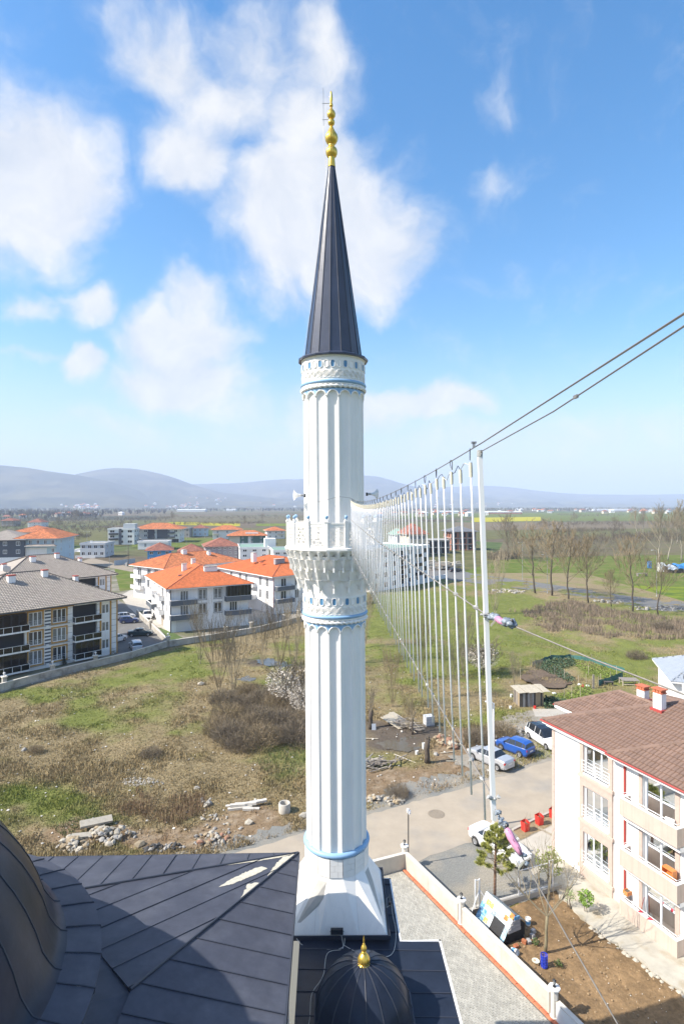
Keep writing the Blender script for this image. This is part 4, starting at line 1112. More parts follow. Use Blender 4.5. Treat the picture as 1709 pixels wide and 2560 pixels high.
# ------------------------------------------------------------------ kit for buildings
class Bld:
 """a building in its own frame: x along the front, y into the depth, outside of the front is -y"""
 def __init__(s, name, label, cat, corner, u, Lx, Ly, H, wall, group=None, z0=0.0):
  s.rz = math.atan2(u[1], u[0]); s.c = Vector((corner[0], corner[1], z0)); s.u = Vector((u[0], u[1], 0)).normalized(); s.n = Vector((-s.u.y, s.u.x, 0))
  s.t = thing(name, label, cat, s.c, s.rz, group)
  s.L, s.D, s.H, s.wall = Lx, Ly, H, wall
  s.op = {'front': [], 'right': [], 'left': [], 'back': []}
  s.solid = MB()
 def lt(s, px, y=0.0):
  """local x on the plane y of the front seen at photo column px"""
  k = (px-CX)/FPX; o = s.c + s.n*y
  return (k*o.y - o.x)/(s.u.x - k*s.u.y)
 def fr(s, side):
  return {'front': (Vector((0, 0, 0)), Vector((1, 0, 0)), s.L), 'right': (Vector((s.L, 0, 0)), Vector((0, 1, 0)), s.D),
    'back': (Vector((s.L, s.D, 0)), Vector((-1, 0, 0)), s.L), 'left': (Vector((0, s.D, 0)), Vector((0, -1, 0)), s.D)}[side]
 def win(s, side, t0, t1, z0, z1, panes=2, frame=PVC, glass=GLASS, dep=.14, name='window', curtain=None, tw=.055, rail=None, sill=None, surround=None, y=0.0, cut=True, hsplit=None):
  O, u, W = s.fr(side); n = Vector((u.y, -u.x, 0))            # outward
  if cut: s.op[side].append((t0, t1, z0, z1, dep))
  o = O + u*t0 - n*(dep-.03) + Vector((0, 0, z0)) - n*y
  w, h = t1-t0, z1-z0
  b = MB(); up = Vector((0, 0, 1))
  f = n*.05
  b.obox(o, u*w, f, up*tw); b.obox(o + up*(h-tw), u*w, f, up*tw)
  for k in range(panes+1):
   x = (w-tw)*k/panes
   b.obox(o + u*x + up*tw, u*tw*(1.0 if k in (0, panes) else 1.35), f, up*(h-2*tw))
  if hsplit: b.obox(o + up*(h*hsplit), u*w, f*.9, up*tw*.8)
  fo = b.build(name, frame, s.t)
  g = MB(); g.obox(o + n*.012 + u*.01 + up*.01, u*(w-.02), n*.012, up*(h-.02)); g.build('pane', glass, fo)
  if curtain is not None:
   cb = MB(); m = int(w/.07)
   base = o - n*.10 + up*.03
   for k in range(m):
    q0 = base + u*(w*k/m) + n*.011*math.sin(k*1.3 + t0); q1 = base + u*(w*(k+1)/m) + n*.011*math.sin((k+1)*1.3 + t0)
    cb.quad(q0, q1, q1 + up*(h-.06), q0 + up*(h-.06))
   cb.build('curtain', curtain, fo)
  if rail is not None:
   rb = MB(); e = O + u*(t0-.12) + n*(.09-y) + Vector((0, 0, z0))
   for z in (.18, .36, .54, .78): rb.tube([e + up*z, e + u*(w+.24) + up*z], .016, 5)
   for x in (0, (w+.24)/2, w+.24): rb.tube([e + u*x + up*.05, e + u*x + up*.80], .018, 5); rb.tube([e + u*x + up*.08, e + u*x - n*.09 + up*.08], .014, 4)
   rb.build('guard_rail', rail, fo)
  if sill is not None:
   sb = MB(); sb.obox(O + u*(t0-.08) - n*(dep-.02) + Vector((0, 0, z0-.09)), u*(w+.16), n*(dep+.07), up*.09); sb.build('sill', sill, fo)
  if surround is not None:
   ms, sw, pr = surround; sb = MB(); e = O + Vector((0, 0, 0))
   sb.obox(e + u*(t0-sw) + up*(z0-sw) + n*.003, u*sw, n*pr, up*(h+2*sw)); sb.obox(e + u*t1 + up*(z0-sw) + n*.003, u*sw, n*pr, up*(h+2*sw))
   sb.obox(e + u*t0 + up*z1 + n*.003, u*w, n*pr, up*sw); sb.obox(e + u*t0 + up*(z0-sw) + n*.003, u*w, n*pr, up*sw); sb.build('surround', ms, fo)
  return fo
 def slab(s, side, t0, t1, z0, z1, out, m, name, inn=0.0, parent=None):
  """a box on a side, standing out by out"""
  O, u, W = s.fr(side); n = Vector((u.y, -u.x, 0))
  b = MB(); b.obox(O + u*t0 + n*(.003-inn) + Vector((0, 0, z0)), u*(t1-t0), n*(out+inn), Vector((0, 0, z1-z0)))
  return b.build(name, m, parent or s.t)
 def balcony(s, side, t0, t1, z, out, h, m, slab_m=None, coping=None, rail=None, th=.12):
  O, u, W = s.fr(side); n = Vector((u.y, -u.x, 0)); up = Vector((0, 0, 1))
  b = MB(); o = O + u*t0 + Vector((0, 0, z)) + n*.003
  w = t1-t0
  b.obox(o + n*(out-th), u*w, n*th, up*h); b.obox(o, u*th, n*(out-th), up*h); b.obox(o + u*(w-th), u*th, n*(out-th), up*h)
  b.obox(o + u*th + up*.0, u*(w-2*th), n*(out-th), up*.14)
  bo = b.build('balcony', m, s.t)
  if coping is not None:
   c = MB(); e = .03
   c.obox(o + n*(out-th-e) - u*e + up*h, u*(w+2*e), n*(th+2*e), up*.04); c.obox(o - u*e + up*h, u*(th+2*e), n*(out-th-e), up*.04); c.obox(o + u*(w-th-e) + up*h, u*(th+2*e), n*(out-th-e), up*.04)
   c.build('coping', coping, bo)
  if rail is not None:
   c = MB(); r0 = o + u*.06 + n*.08 + up*(h+.04); r1 = o + u*.06 + n*(out-.06) + up*(h+.04); r2 = o + u*(w-.06) + n*(out-.06) + up*(h+.04); r3 = o + u*(w-.06) + n*.08 + up*(h+.04)
   for z_ in (.17,): c.tube([p + up*z_ for p in (r0, r1, r2, r3)], .02, 6)
   for p, q in ((r0, r1), (r1, r2), (r2, r3)):
    k = max(1, int((q-p).length/.8))
    for i in range(k+1): c.tube([p + (q-p)*i/k, p + (q-p)*i/k + up*.17], .014, 5)
   c.build('hand_rail', rail, bo)
  return bo
 def walls(s, z0=0.0, sides=('front', 'right', 'back', 'left'), name='wall', room=None):
  for side in sides:
   O, u, W = s.fr(side); n = Vector((u.y, -u.x, 0)); up = Vector((0, 0, 1)); ops = s.op[side]
   b = MB()
   xs = sorted(set([0, W] + [max(0, min(W, v)) for o in ops for v in o[:2]])); zs = sorted(set([z0, s.H] + [max(z0, min(s.H, v)) for o in ops for v in o[2:4]]))
   for i in range(len(xs)-1):
    for j in range(len(zs)-1):
     cx, cz = (xs[i]+xs[i+1])/2, (zs[j]+zs[j+1])/2
     if any(o[0] < cx < o[1] and o[2] < cz < o[3] for o in ops): continue
     p = O + u*xs[i] + up*zs[j]; du = u*(xs[i+1]-xs[i]); dz = up*(zs[j+1]-zs[j])
     b.quad(p, p+du, p+du+dz, p+dz)
   for (a0, a1, c0, c1, dp) in ops:
    p = O + u*a0 + up*c0; du = u*(a1-a0); dz = up*(c1-c0); d = -n*dp
    b.quad(p, p+d, p+d+dz, p+dz); b.quad(p+du, p+du+dz, p+du+d+dz, p+du+d)
    b.quad(p, p+du, p+du+d, p+d); b.quad(p+dz, p+dz+d, p+dz+du+d, p+dz+du)
   b.build(name, s.wall, s.t)
  # inside: dark rooms behind the panes
  b = MB(); b.box(.45, s.L-.45, .45, s.D-.45, z0+.1, s.H-.1); b.build('interior', room or ROOM, s.t)
 def hip(s, z, over, rise, m, tile_w=.26, course=.36, ridge_m=None, fascia=None, n_indiv=0, x0=None, x1=None, y0=None, y1=None, tile_h=.055, flat=False, name='roof', eth=.16, faces='frbl'):
  X0, X1, Y0, Y1 = (x0 if x0 is not None else 0)-over, (x1 if x1 is not None else s.L)+over, (y0 if y0 is not None else 0)-over, (y1 if y1 is not None else s.D)+over
  return hip_roof(s.t, X0, X1, Y0, Y1, z, rise, m, tile_w, course, ridge_m, fascia, n_indiv, tile_h, name, eth, s.c, s.u, s.n, faces)
 def chimney(s, x, y, z0, z1, sx=.5, sy=.5, m=None, cap=None, name='chimney'):
  b = MB(); b.box(x-sx/2, x+sx/2, y-sy/2, y+sy/2, z0, z1)
  o = b.build(name, m or WHITE, s.t)
  c = MB()
  for (dx, dy) in ((-1, -1), (1, -1), (1, 1), (-1, 1)): c.cbox((x+dx*(sx/2-.06), y+dy*(sy/2-.06), z1+.07), .10, .10, .14)
  c.box(x-sx/2-.06, x+sx/2+.06, y-sy/2-.06, y+sy/2+.06, z1+.14, z1+.21); c.build('chimney_cap', cap or CONCRETE, o)
  return o
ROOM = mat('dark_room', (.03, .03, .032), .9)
CURT = mat('net_curtain', (.24, .27, .225), .9, var=.12, vscale=4)
CURT2 = mat('grey_curtain', (.15, .175, .15), .9, var=.15, vscale=4)
def clear_glass():
 m = bpy.data.materials.new('clear_pane'); m.use_nodes = True; t = m.node_tree; t.nodes.clear()
 g = t.nodes.new('ShaderNodeBsdfGlossy'); g.inputs['Roughness'].default_value = .03; g.inputs['Color'].default_value = (.9, .95, 1, 1)
 tr = t.nodes.new('ShaderNodeBsdfTransparent'); tr.inputs['Color'].default_value = (.70, .74, .73, 1)
 fr = t.nodes.new('ShaderNodeFresnel'); fr.inputs['IOR'].default_value = 1.5
 mx = t.nodes.new('ShaderNodeMixShader'); o = t.nodes.new('ShaderNodeOutputMaterial')
 t.links.new(fr.outputs[0], mx.inputs[0]); t.links.new(tr.outputs[0], mx.inputs[1]); t.links.new(g.outputs[0], mx.inputs[2]); t.links.new(mx.outputs[0], o.inputs['Surface'])
 return m
CLEAR = clear_glass()
def hip_roof(parent, X0, X1, Y0, Y1, z, rise, m, tw, course, ridge_m, fascia, n_indiv, th, name, eth, c0=None, u0=None, n0=None, faces='frbl'):
 w, d = X1-X0, Y1-Y0; k = min(w, d)/2
 if w >= d: Ra, Rb = Vector((X0+k, Y0+k, z+rise)), Vector((X1-k, Y0+k, z+rise))
 else: Ra, Rb = Vector((X0+k, Y0+k, z+rise)), Vector((X0+k, Y1-k, z+rise))
 A, B, C, D = Vector((X0, Y0, z)), Vector((X1, Y0, z)), Vector((X1, Y1, z)), Vector((X0, Y1, z))
 b = MB()
 if w >= d: pl = {'f': (A, B, Rb, Ra), 'r': (B, C, Rb, Rb), 'b': (C, D, Ra, Rb), 'l': (D, A, Ra, Ra)}
 else: pl = {'f': (A, B, Ra, Ra), 'r': (B, C, Rb, Ra), 'b': (C, D, Rb, Rb), 'l': (D, A, Ra, Rb)}
 for q in pl.values():
  vs = list(q[:3]) + ([q[3]] if (q[3]-q[2]).length > .01 else [])
  b.add(vs, [list(range(len(vs)))])
 b.add([A, B, C, D], [(3, 2, 1, 0)])
 ro = b.build(name, m, parent)
 # tiles: barrel shaped pieces in courses
 tl = []
 for fc in faces:
  e0, e1, t1, t0 = pl[fc]
  ue = (e1-e0).normalized(); mid = (e0+e1)/2; mt = (t0+t1)/2
  sv = mt-mid; sv = sv - ue*sv.dot(ue); sl = sv.length; su = sv/sl; nn = ue.cross(su)
  if nn.z < 0: nn = -nn
  rows = max(1, int(sl/course))
  cr = sl/rows
  for r in range(rows):
   f = (r+.0)/rows; f2 = (r+1)/rows
   p0 = e0 + (t0-e0)*f; p1 = e1 + (t1-e1)*f
   q0 = e0 + (t0-e0)*f2; q1 = e1 + (t1-e1)*f2
   ln = (p1-p0).length
   off = (tw*.5 if (r % 2 and th < .04) else 0)
   # columns are fixed to the eave so that ribs line up
   s0 = (p0-e0).dot(ue); s1 = (p1-e0).dot(ue); s0b, s1b = (q0-e0).dot(ue), (q1-e0).dot(ue)
   c_ = math.floor((s0-off)/tw)
   while c_*tw + off < s1:
    xa, xb = c_*tw+off, (c_+1)*tw+off
    lo, hi = max(xa, s0), min(xb, s1)
    mid_ = (xa+xb)/2
    if hi-lo > tw*.35 and s0-.02 < mid_ < s1+.02:
     o = e0 + ue*xa + su*(r*cr)
     lenf = 1.0
     # cut tiles at the hips
     if mid_ < s0b: lenf = max(.15, (mid_-s0)/max(1e-6, s0b-s0))
     if mid_ > s1b: lenf = min(lenf, max(.15, (s1-mid_)/max(1e-6, s1-s1b)))
     tl.append((o, ue, su, nn, cr*1.06*lenf, lo-xa, hi-xa))
    c_ += 1
 def tile(bm, t, j=0.0):
  o, ue, su, nn, ln, a, c = t
  base = .02; lift = th*.75
  prof = [(a, 0), (a+(c-a)*.18, th*.75), (a+(c-a)*.5, th), (a+(c-a)*.82, th*.75), (c, 0)] if th > .04 else [(a+.006, 0), (a+.02, th), (c-.02, th), (c-.006, 0)]
  b0 = len(bm.v)
  for (x, h) in prof: bm.v.append(tuple(o + ue*x + nn*(h+base+lift+j)))
  for (x, h) in prof: bm.v.append(tuple(o + ue*x + nn*(h+base*.6+j) + su*ln))
  n = len(prof)
  for i in range(n-1): bm.f.append([b0+i, b0+i+1, b0+n+i+1, b0+n+i]); bm.m.append(0)
  # front lip
  bm.v.append(tuple(o + ue*(a) + nn*.005)); bm.v.append(tuple(o + ue*(c) + nn*.005))
  bm.f.append([b0+2*n, b0+2*n+1] + [b0+i for i in range(n-1, -1, -1)]); bm.m.append(0)
 if n_indiv and c0 is not None:
  def dist(t):
   p = c0 + u0*t[0].x + n0*t[0].y + Vector((0, 0, t[0].z)); p = p - Vector((0, 0, CH))
   v = (abs(p.x/p.y) < .62)
   return p.length if v else 1e6
  tl.sort(key=dist)
  for t in tl[:n_indiv]:
   q = MB(); tile(q, (Vector((0, 0, 0)),) + t[1:], R.uniform(-.004, .004)); place('roof_tile', q.mesh('roof_tile', m), ro, loc=t[0])
  tl = tl[n_indiv:]
 q = MB()
 for t in tl: tile(q, t, R.uniform(-.004, .004))
 if q.v:
  q.build('roof_tiles', m, ro, kind='stuff')
 # ridge and hip caps
 q = MB(); rm = ridge_m or m; r = max(.07, th*1.9)
 for (p, e) in ((A, Ra), (B, Rb if w >= d else Ra), (C, Rb), (D, Ra if w >= d else Rb), (Ra, Rb)):
  if (e-p).length < .05: continue
  n_ = max(2, int((e-p).length/.4))
  for i in range(n_):
   a, c = p + (e-p)*i/n_, p + (e-p)*(i+1.08)/n_
   up = Vector((0, 0, .045))
   q.tube([a+up, c+up*.8], [r*1.08, r*.94], 7, cap=True)
 q.build('ridge_tiles', rm, ro)
 if fascia is not None:
  q = MB()
  for (a, c) in ((A, B), (B, C), (C, D), (D, A)):
   dv = (c-a).normalized(); nn = Vector((dv.y, -dv.x, 0))
   q.obox(a - Vector((0, 0, eth+.004)) - nn*.05, c-a, nn*.06, Vector((0, 0, eth)))
  q.build('fascia', fascia, ro)
 return ro
# ------------------------------------------------------------------ paved court of the mosque and its wall
WD = Vector((-.463, .886, 0)).normalized(); WN = Vector((.886, .463, 0)).normalized()   # along the long wall (away), outwards
WC = Vector((4.06, 37.6, 0))                                                         # inner corner at the foot of the wall
def wp(s, o, z=0.0): return WC - WD*s + WN*o + Vector((0, 0, z))
WALLM = mat('wall_plaster', (.52, .48, .405), .9, var=.16, vscale=1.6, color2=(.46, .42, .36), c2scale=.7, bump=.004, bscale=20)
COPM = mat('wall_coping', (.60, .56, .49), .9, var=.12, vscale=2.2)
PAVM = mat('paving_block', (.36, .345, .30), .92, var=.14, vscale=.9, island=.14, bump=.003, bscale=40)
PAVJ = mat('paving_joint', (.17, .165, .14), 1)
LD = Vector((-1.0, -.40, 0)).normalized()     # the other wall runs back to the left from the corner
ct = MB(); ct.add([tuple(wp(-1, 0)), tuple(wp(26, 0)), (-2, 9, 0), (-13, 9, 0), (-16, 30, 0)], [(4, 3, 2, 1, 0)])
for i, v in enumerate(ct.v): ct.v[i] = (v[0], v[1], -.012)
court = ct.build('pavement', PAVJ); court['kind'] = 'structure'
bx, by = .205, .108
blocks = []
for i in range(-150, 40):
 for j in range(0, 80):
  s = i*bx + (bx/2 if j % 2 else 0); o = -(j+.5)*by - .30
  blocks.append((s, o))
vis = []
for (s, o) in blocks:
 p = wp(-s-.0, o)
 if p.y < 22.5 or p.y > 38.2: continue
 # only where the court lies inside both walls
 q = p - WC
 if q.dot(Vector((-LD.y, LD.x, 0))) < .05: continue
 if (p.x < 1.2 and p.y < 30) or p.x < -2: continue
 vis.append((p.y, s, o))
vis.sort()
pm = MB(); pm.cbox((0, 0, .02), bx-.012, by-.010, .05); pmesh = pm.mesh('paving_block', PAVM)
wa = math.atan2(WD.y, WD.x)
shown = [v for v in vis if wp(-v[1], v[2]).x > 1.6 + (wp(-v[1], v[2]).y < 25)*1.2 and wp(-v[1], v[2]).y > 25.4]
ind = set(id(v) for v in shown[:300])
q = MB()
for v in vis:
 p = wp(-v[1], v[2], R.uniform(-.006, .006))
 if id(v) in ind: place('paving_block', pmesh, court, loc=p, rot=(R.uniform(-.012, .012), R.uniform(-.012, .012), wa))
 else: q.cbox(p + Vector((0, 0, .02)), bx-.012, by-.010, .05, wa)
q.build('paving_blocks', PAVM, court, kind='stuff')
# long wall in bays between posts
LANT = mat('lantern_glass', (.5, .5, .46), .2)
def lantern(parent):
 b = MB(); b.lathe([(.10, 0), (.10, .03), (.03, .05), (.03, .12), (.07, .15), (.02, .16)], 10); b.lathe([(.11, .34), (.12, .36), (.05, .42), (.015, .44), (.02, .47), (.0, .49)], 10)
 for k in range(6):
  a = k*PI/3; b.tube([(.07*math.cos(a), .07*math.sin(a), .15), (.10*math.cos(a), .10*math.sin(a), .35)], .009, 4)
 return b
lb = lantern(None); l_me = lb.mesh('lantern', DARKMETAL)
gb = MB(); gb.lathe([(.055, .16), (.085, .345)], 8); g_me = gb.mesh('lantern_glass', LANT)
def lantern_on(p, label, k=1.0):
 t = thing('wall_lantern', label, 'lantern', p, 0, 'black lanterns on the court wall posts')
 place('frame', l_me, t); place('glass', g_me, t); t.scale = (k, k, k); return t
def wall_run(label, a, b_, h, th, out, zt=None, joints=3.0, mt=None):
 a, b_ = Vector(a), Vector(b_); d = (b_-a); ln = d.length; d.normalize()
 t = thing('perimeter_wall', label, 'wall', a, math.atan2(d.y, d.x), 'walls round the mosque court')
 n = max(1, round(ln/joints)); sgn = 1 if Vector((-d.y, d.x, 0)).dot(out) > 0 else -1
 y0, y1 = (0, th) if sgn > 0 else (-th, 0)
 for k in range(n):
  m = MB(); m.box(ln*k/n+.006, ln*(k+1)/n-.006, y0, y1, -.05, h-.05); m.build('wall_panel', mt or WALLM, t)
  m = MB(); m.box(ln*k/n+.004, ln*(k+1)/n-.004, y0-.015, y1+.015, h-.047, h); m.build('coping', COPM, t)
 m = MB(); m.box(0, ln, y0+.02, y1-.02, -.05, h-.06); m.build('core', CONCRETE, t)
 return t
def post(p, h, label, r=.17):
 t = thing('wall_post', label, 'post', p, math.radians(20), 'posts of the mosque court wall')
 b = MB(); b.lathe([(r*1.25, 0), (r*1.25, .1), (r, .13), (r, h-.16)], 8); b.build('shaft', COPM, t)
 b = MB(); b.lathe([(r*1.05, h-.16), (r*1.6, h-.07), (r*1.62, h), (.0, h+.015)], 8); b.build('cap', mat('post_cap', (.70, .69, .66), .8, var=.08, vscale=3), t)
 return t
OUT = WN
SPs = [5.75, 12.45]
S_ = [0.0] + SPs + [20.5]
wl = ('long cream court wall from the street corner to the first lantern post', 'long cream court wall between the two lantern posts beside the brown garden', 'near end of the court wall past the last lantern post')
for i in range(3):
 wall_run(wl[i], wp(S_[i]+(.2 if i else -.1), 0), wp(S_[i+1]-.2, 0), 1.08 if i < 2 else .92, .21, WN, mt=WALLM if i < 2 else mat('white_wall', (.66, .66, .65), .9, var=.1, vscale=1.5))
wall_run('short cream court wall along the street behind the minaret foot', WC + WN*.1, WC + LD*11, 1.05, .20, -LD.cross(Vector((0, 0, 1))), joints=2.6)
pl = ('octagonal court wall post at the street corner under the thin black lamp post', 'octagonal court wall post opposite the tiled lean-to', 'octagonal court wall post nearest the blue basket')
for i, s in enumerate([-.05] + SPs):
 o = post(wp(s, .105), 1.45, pl[i]); lantern_on(wp(s, .105, 1.46), ('black lantern on the street corner post', 'black lantern on the court wall post opposite the tiled lean-to', 'black lantern on the court wall post near the blue basket')[i], .8)
# red clay gutter pieces along the foot of the wall
CLAY = mat('red_clay', (.50, .15, .075), .8, var=.2, vscale=3, island=.18)
gut = thing('clay_gutter', 'row of red clay edging pieces along the foot of the cream court wall', 'gutter', wp(0, 0), math.atan2(-WD.y, -WD.x))
gm = []
for v in range(3):
 b = MB(); rr = random.Random(v)
 prof = [(-.0, .02), (.03, .075), (.10, .085), (.17, .06), (.24, .03)]
 for x in (0.006, .374):
  for (y, z) in prof: b.v.append((x, -.25+y, z + rr.uniform(-.01, .01)))
 for i in range(4): b.f.append([i, i+1, 5+i+1, 5+i]); b.m.append(0)
 b.f.append([4, 3, 2, 1, 0]); b.f.append([5, 6, 7, 8, 9]); b.m += [0, 0]
 gm.append(b.mesh('edging_piece', CLAY))
gut.location = wp(.3, 0)
sg = 1 if Vector((WD.y, -WD.x, 0)).dot(WN) > 0 else -1
for k in range(58):
 c = place('edging_piece', gm[k % 3], gut, loc=(k*.385, 0.0, .03), rot=(R.uniform(-.03, .03), 0, R.uniform(-.04, .04)))
 c.scale = (1, 1 if sg > 0 else 1, 1)
 c.location.y = .0 if True else 0
# side check: the pieces must lie on the court side of the wall
_v = Matrix.Rotation(gut.rotation_euler.z, 3, 'Z') @ Vector((0, -.12, 0))
if _v.dot(WN) > 0:
 for c in gut.children: c.scale = (1, -1, 1)
# thin lamp post at the corner
lp = thing('lamp_post', 'thin black lamp post with two small white lamps at the court wall corner', 'lamp post', wp(-.05, .42), 0)
b = MB(); b.tube([(0, 0, 0), (0, 0, 3.55)], .035, 8); b.lathe([(.09, 0), (.09, .05), (.04, .12)], 10); b.build('pole', DARKMETAL, lp)
for i, (x, z) in enumerate(((-.03, 3.62), (.07, 3.5))):
 b = MB(); b.lathe([(.02, -.08), (.085, -.06), (.10, .06), (.085, .16), (.02, .19)], 12, c=(x, 0, z)); b.build('lamp', mat('opal_glass', (.8, .8, .82), .3), lp)
# ------------------------------------------------------------------ cream apartment block on the right
WHITE_B = mat('white_facade', (.80, .795, .78), .85, streak=.10, var=.04, vscale=1.2)
PINK = mat('pinkish_render', (.50, .41, .345), .85, streak=.14, var=.06, vscale=1.5)
PINK2 = mat('pink_stone_trim', (.47, .37, .315), .85, var=.12, vscale=5)
REDT = mat('red_trim', (.36, .055, .045), .55, var=.1, vscale=3)
BROWN_T = mat('brown_roof_tile', (.205, .132, .098), .7, var=.12, vscale=1.4, island=.12)
RB_U = Vector((.387, -.922, 0)).normalized()
rb = Bld('apartment_block', 'white apartment block with brown tile roof, pink window bays and balconies by the garden', 'apartment block', (14.5, 39.2), RB_U, 18, 11.5, 9.0, WHITE_B)
T = rb.t
for (a, c) in ((.95, 2.95), (3.9, 5.87), (6.78, 8.76)):
 rb.win('front', 2.80, 4.72, a, c, 3, glass=CLEAR, curtain=CURT2 if a < 1 else CURT, rail=WHITEMETAL, sill=WHITEMETAL, tw=.07, dep=.16, hsplit=None)
 rb.win('front', 7.1, 9.1, a-.85, c-.05, 2, glass=CLEAR, curtain=CURT if a > 1 else CURT2, tw=.08, dep=.26, name='balcony_door', y=0)
 rb.win('front', 11.2, 13.2, a, c, 3, glass=CLEAR, curtain=CURT2, tw=.07)
# the wing behind the balconies stands back by the depth of those deep reveals
rb.walls()
# pink window bay: trims between the windows, standing proud
for (z0, z1) in ((0.0, .86), (3.02, 3.82), (5.95, 6.69)):
 rb.slab('front', 2.48, 5.05, z0, z1, .10, PINK2, 'bay_panel')
for x0, x1 in ((2.48, 2.78), (4.74, 5.05)):
 rb.slab('front', x0, x1, 0.87, 8.80, .09, PINK2, 'bay_pier')
for z in (.72, 3.66, 6.55): rb.slab('front', 2.40, 5.13, z-.1, z+.1, .17, PINK, 'bay_ledge')
for z in np.arange(.15, 8.8, .52): 
 rb.slab('front', -.02, .22, float(z), float(z)+.49, .05, PINK2, 'quoin')
 rb.slab('left', 11.28, 11.52, float(z), float(z)+.49, .05, PINK2, 'quoin')
# red downpipe, pink door piers, balconies
rb.slab('front', 5.86, 5.98, .2, 8.75, .10, REDT, 'downpipe')
for (z, zz_) in ((0.02, 1.0), (2.95, 1.0), (5.9, 1.0)):
 rb.balcony('front', 6.12, 9.75, z, .72, zz_, PINK, coping=WHITEMETAL, rail=WHITEMETAL)
for x0, x1 in ((6.86, 7.08), (9.12, 9.4)):
 rb.slab('front', x0, x1, .02, 8.75, .05, PINK2, 'door_pier')
for z in (2.7, 5.6): rb.slab('front', 6.0, 9.75, z, z+.24, .5, WHITE_B, 'lintel')
rb.slab('front', -.3, 5.6, 8.72, 8.86, .30, WHITE_B, 'eave_box'); rb.slab('front', 5.62, 18, 8.72, 8.86, .48, WHITE_B, 'eave_box')
# roofs
rb.hip(9.03, .0, 2.35, BROWN_T, .24, .40, fascia=WHITEMETAL, n_indiv=300, x0=-.62, x1=18.5, y0=-.36, y1=11.9, tile_h=.06, eth=.20, faces='fl')
hip_roof(T, 5.15, 13.5, -.62, 6.6, 9.04, 1.62, BROWN_T, .24, .40, None, WHITEMETAL, 0, .06, 'wing_roof', .20, faces='fl')
hip_roof(T, -2.6, 7.0, 2.6, 8.8, 9.05, 1.50, BROWN_T, .24, .40, None, WHITEMETAL, 0, .06, 'rear_wing_roof', .20, faces='fl')
b = MB()
for (p, q) in (((-.70, -.44, 9.02), (5.1, -.44, 9.02)), ((5.07, -.70, 9.03), (14, -.70, 9.03)), ((-2.68, 2.54, 9.04), (-2.68, 8.9, 9.04)), ((-.70, -.44, 9.02), (-.70, 2.5, 9.02)), ((5.07, -.70, 9.03), (5.07, -.4, 9.03))):
 d = Vector(q)-Vector(p); b.tube([p, q], .055, 6)
b.build('red_gutter', REDT, T)
b = MB(); b.box(-2.0, 0.02, 3.1, 8.4, 0, 9.0); b.build('rear_wing_wall', WHITE_B, T)
# chimney with clay pots, stubs and dish
def stub(x, y, z0, z1, sx, sy, pots):
 o = MB(); o.box(x-sx/2, x+sx/2, y-sy/2, y+sy/2, z0, z1); o = o.build('chimney', WHITE_B, T)
 b = MB(); b.box(x-sx/2-.05, x+sx/2+.05, y-sy/2-.05, y+sy/2+.05, z1+.003, z1+.05)
 for k in range(pots): b.tube([(x-sx/2+(k+.5)*sx/pots, y-sy/2-.02, z1+.13), (x-sx/2+(k+.5)*sx/pots, y+sy/2+.02, z1+.13)], .085, 8)
 b.box(x-sx/2-.08, x+sx/2+.08, y-sy/2-.08, y+sy/2+.08, z1+.22, z1+.28); b.build('clay_pots', CLAY, o)
 b = MB(); b.box(x-sx/2-.12, x+sx/2+.12, y-sy/2-.14, y+sy/2+.12, z0-.05, z0+.34); b.build('flashing', REDT, o)
 return o
stub(4.75, 4.35, 10.6, 11.95, .60, .45, 3)
stub(2.1, 6.1, 10.2, 11.15, .6, .5, 3)
o = MB(); o.box(3.6, 4.3, 8.0, 8.6, 10.2, 11.75); o.build('chimney', WHITE_B, T)
sd_ = thing('satellite_dish', 'grey satellite dish on a white stub on the brown tile roof', 'satellite dish', T.matrix_world @ Vector((0, 0, 0)), 0)
sd_.location = rb.c + rb.u*3.95 + rb.n*8.3 + Vector((0, 0, 11.75)); sd_.rotation_euler = (0, 0, math.radians(-150))
b = MB(); b.tube([(0, 0, 0), (0, 0, .55)], .03, 6); b.build('mast', GREYMETAL, sd_)
b = MB()
prof = [(.02, .0), (.2, .02), (.38, .07), (.52, .13), (.53, .12)]
b.lathe(prof, 24); d_ = b.build('dish', mat('dish_grey', (.45, .46, .48), .5), sd_, smooth=True); d_.location = (0, 0, .75); d_.rotation_euler = (math.radians(68), 0, 0); d_.scale = (.95, 1.1, 1)
b = MB(); b.tube([(0, -.12, .45), (0, -.55, .60)], .015, 5); b.box(-.05, .05, -.62, -.54, .56, .66); b.build('feed_arm', GREYMETAL, sd_)
# grey pitched roof standing behind it
GREYR = mat('grey_sheet_roof', (.30, .33, .37), .55, var=.1, vscale=1)
gs = Bld('shed_building', 'white building with pale blue grey sheet roof behind the brown tile roof', 'building', (38.6, 66.0), (.95, -.31, 0), 16, 9, 3.6, WHITE_B)
gs.win('front', 2, 3.2, 1.2, 2.6); gs.walls(); gs.hip(3.6, .6, 2.4, GREYR, .6, 1.2, fascia=WHITEMETAL, tile_h=.03)
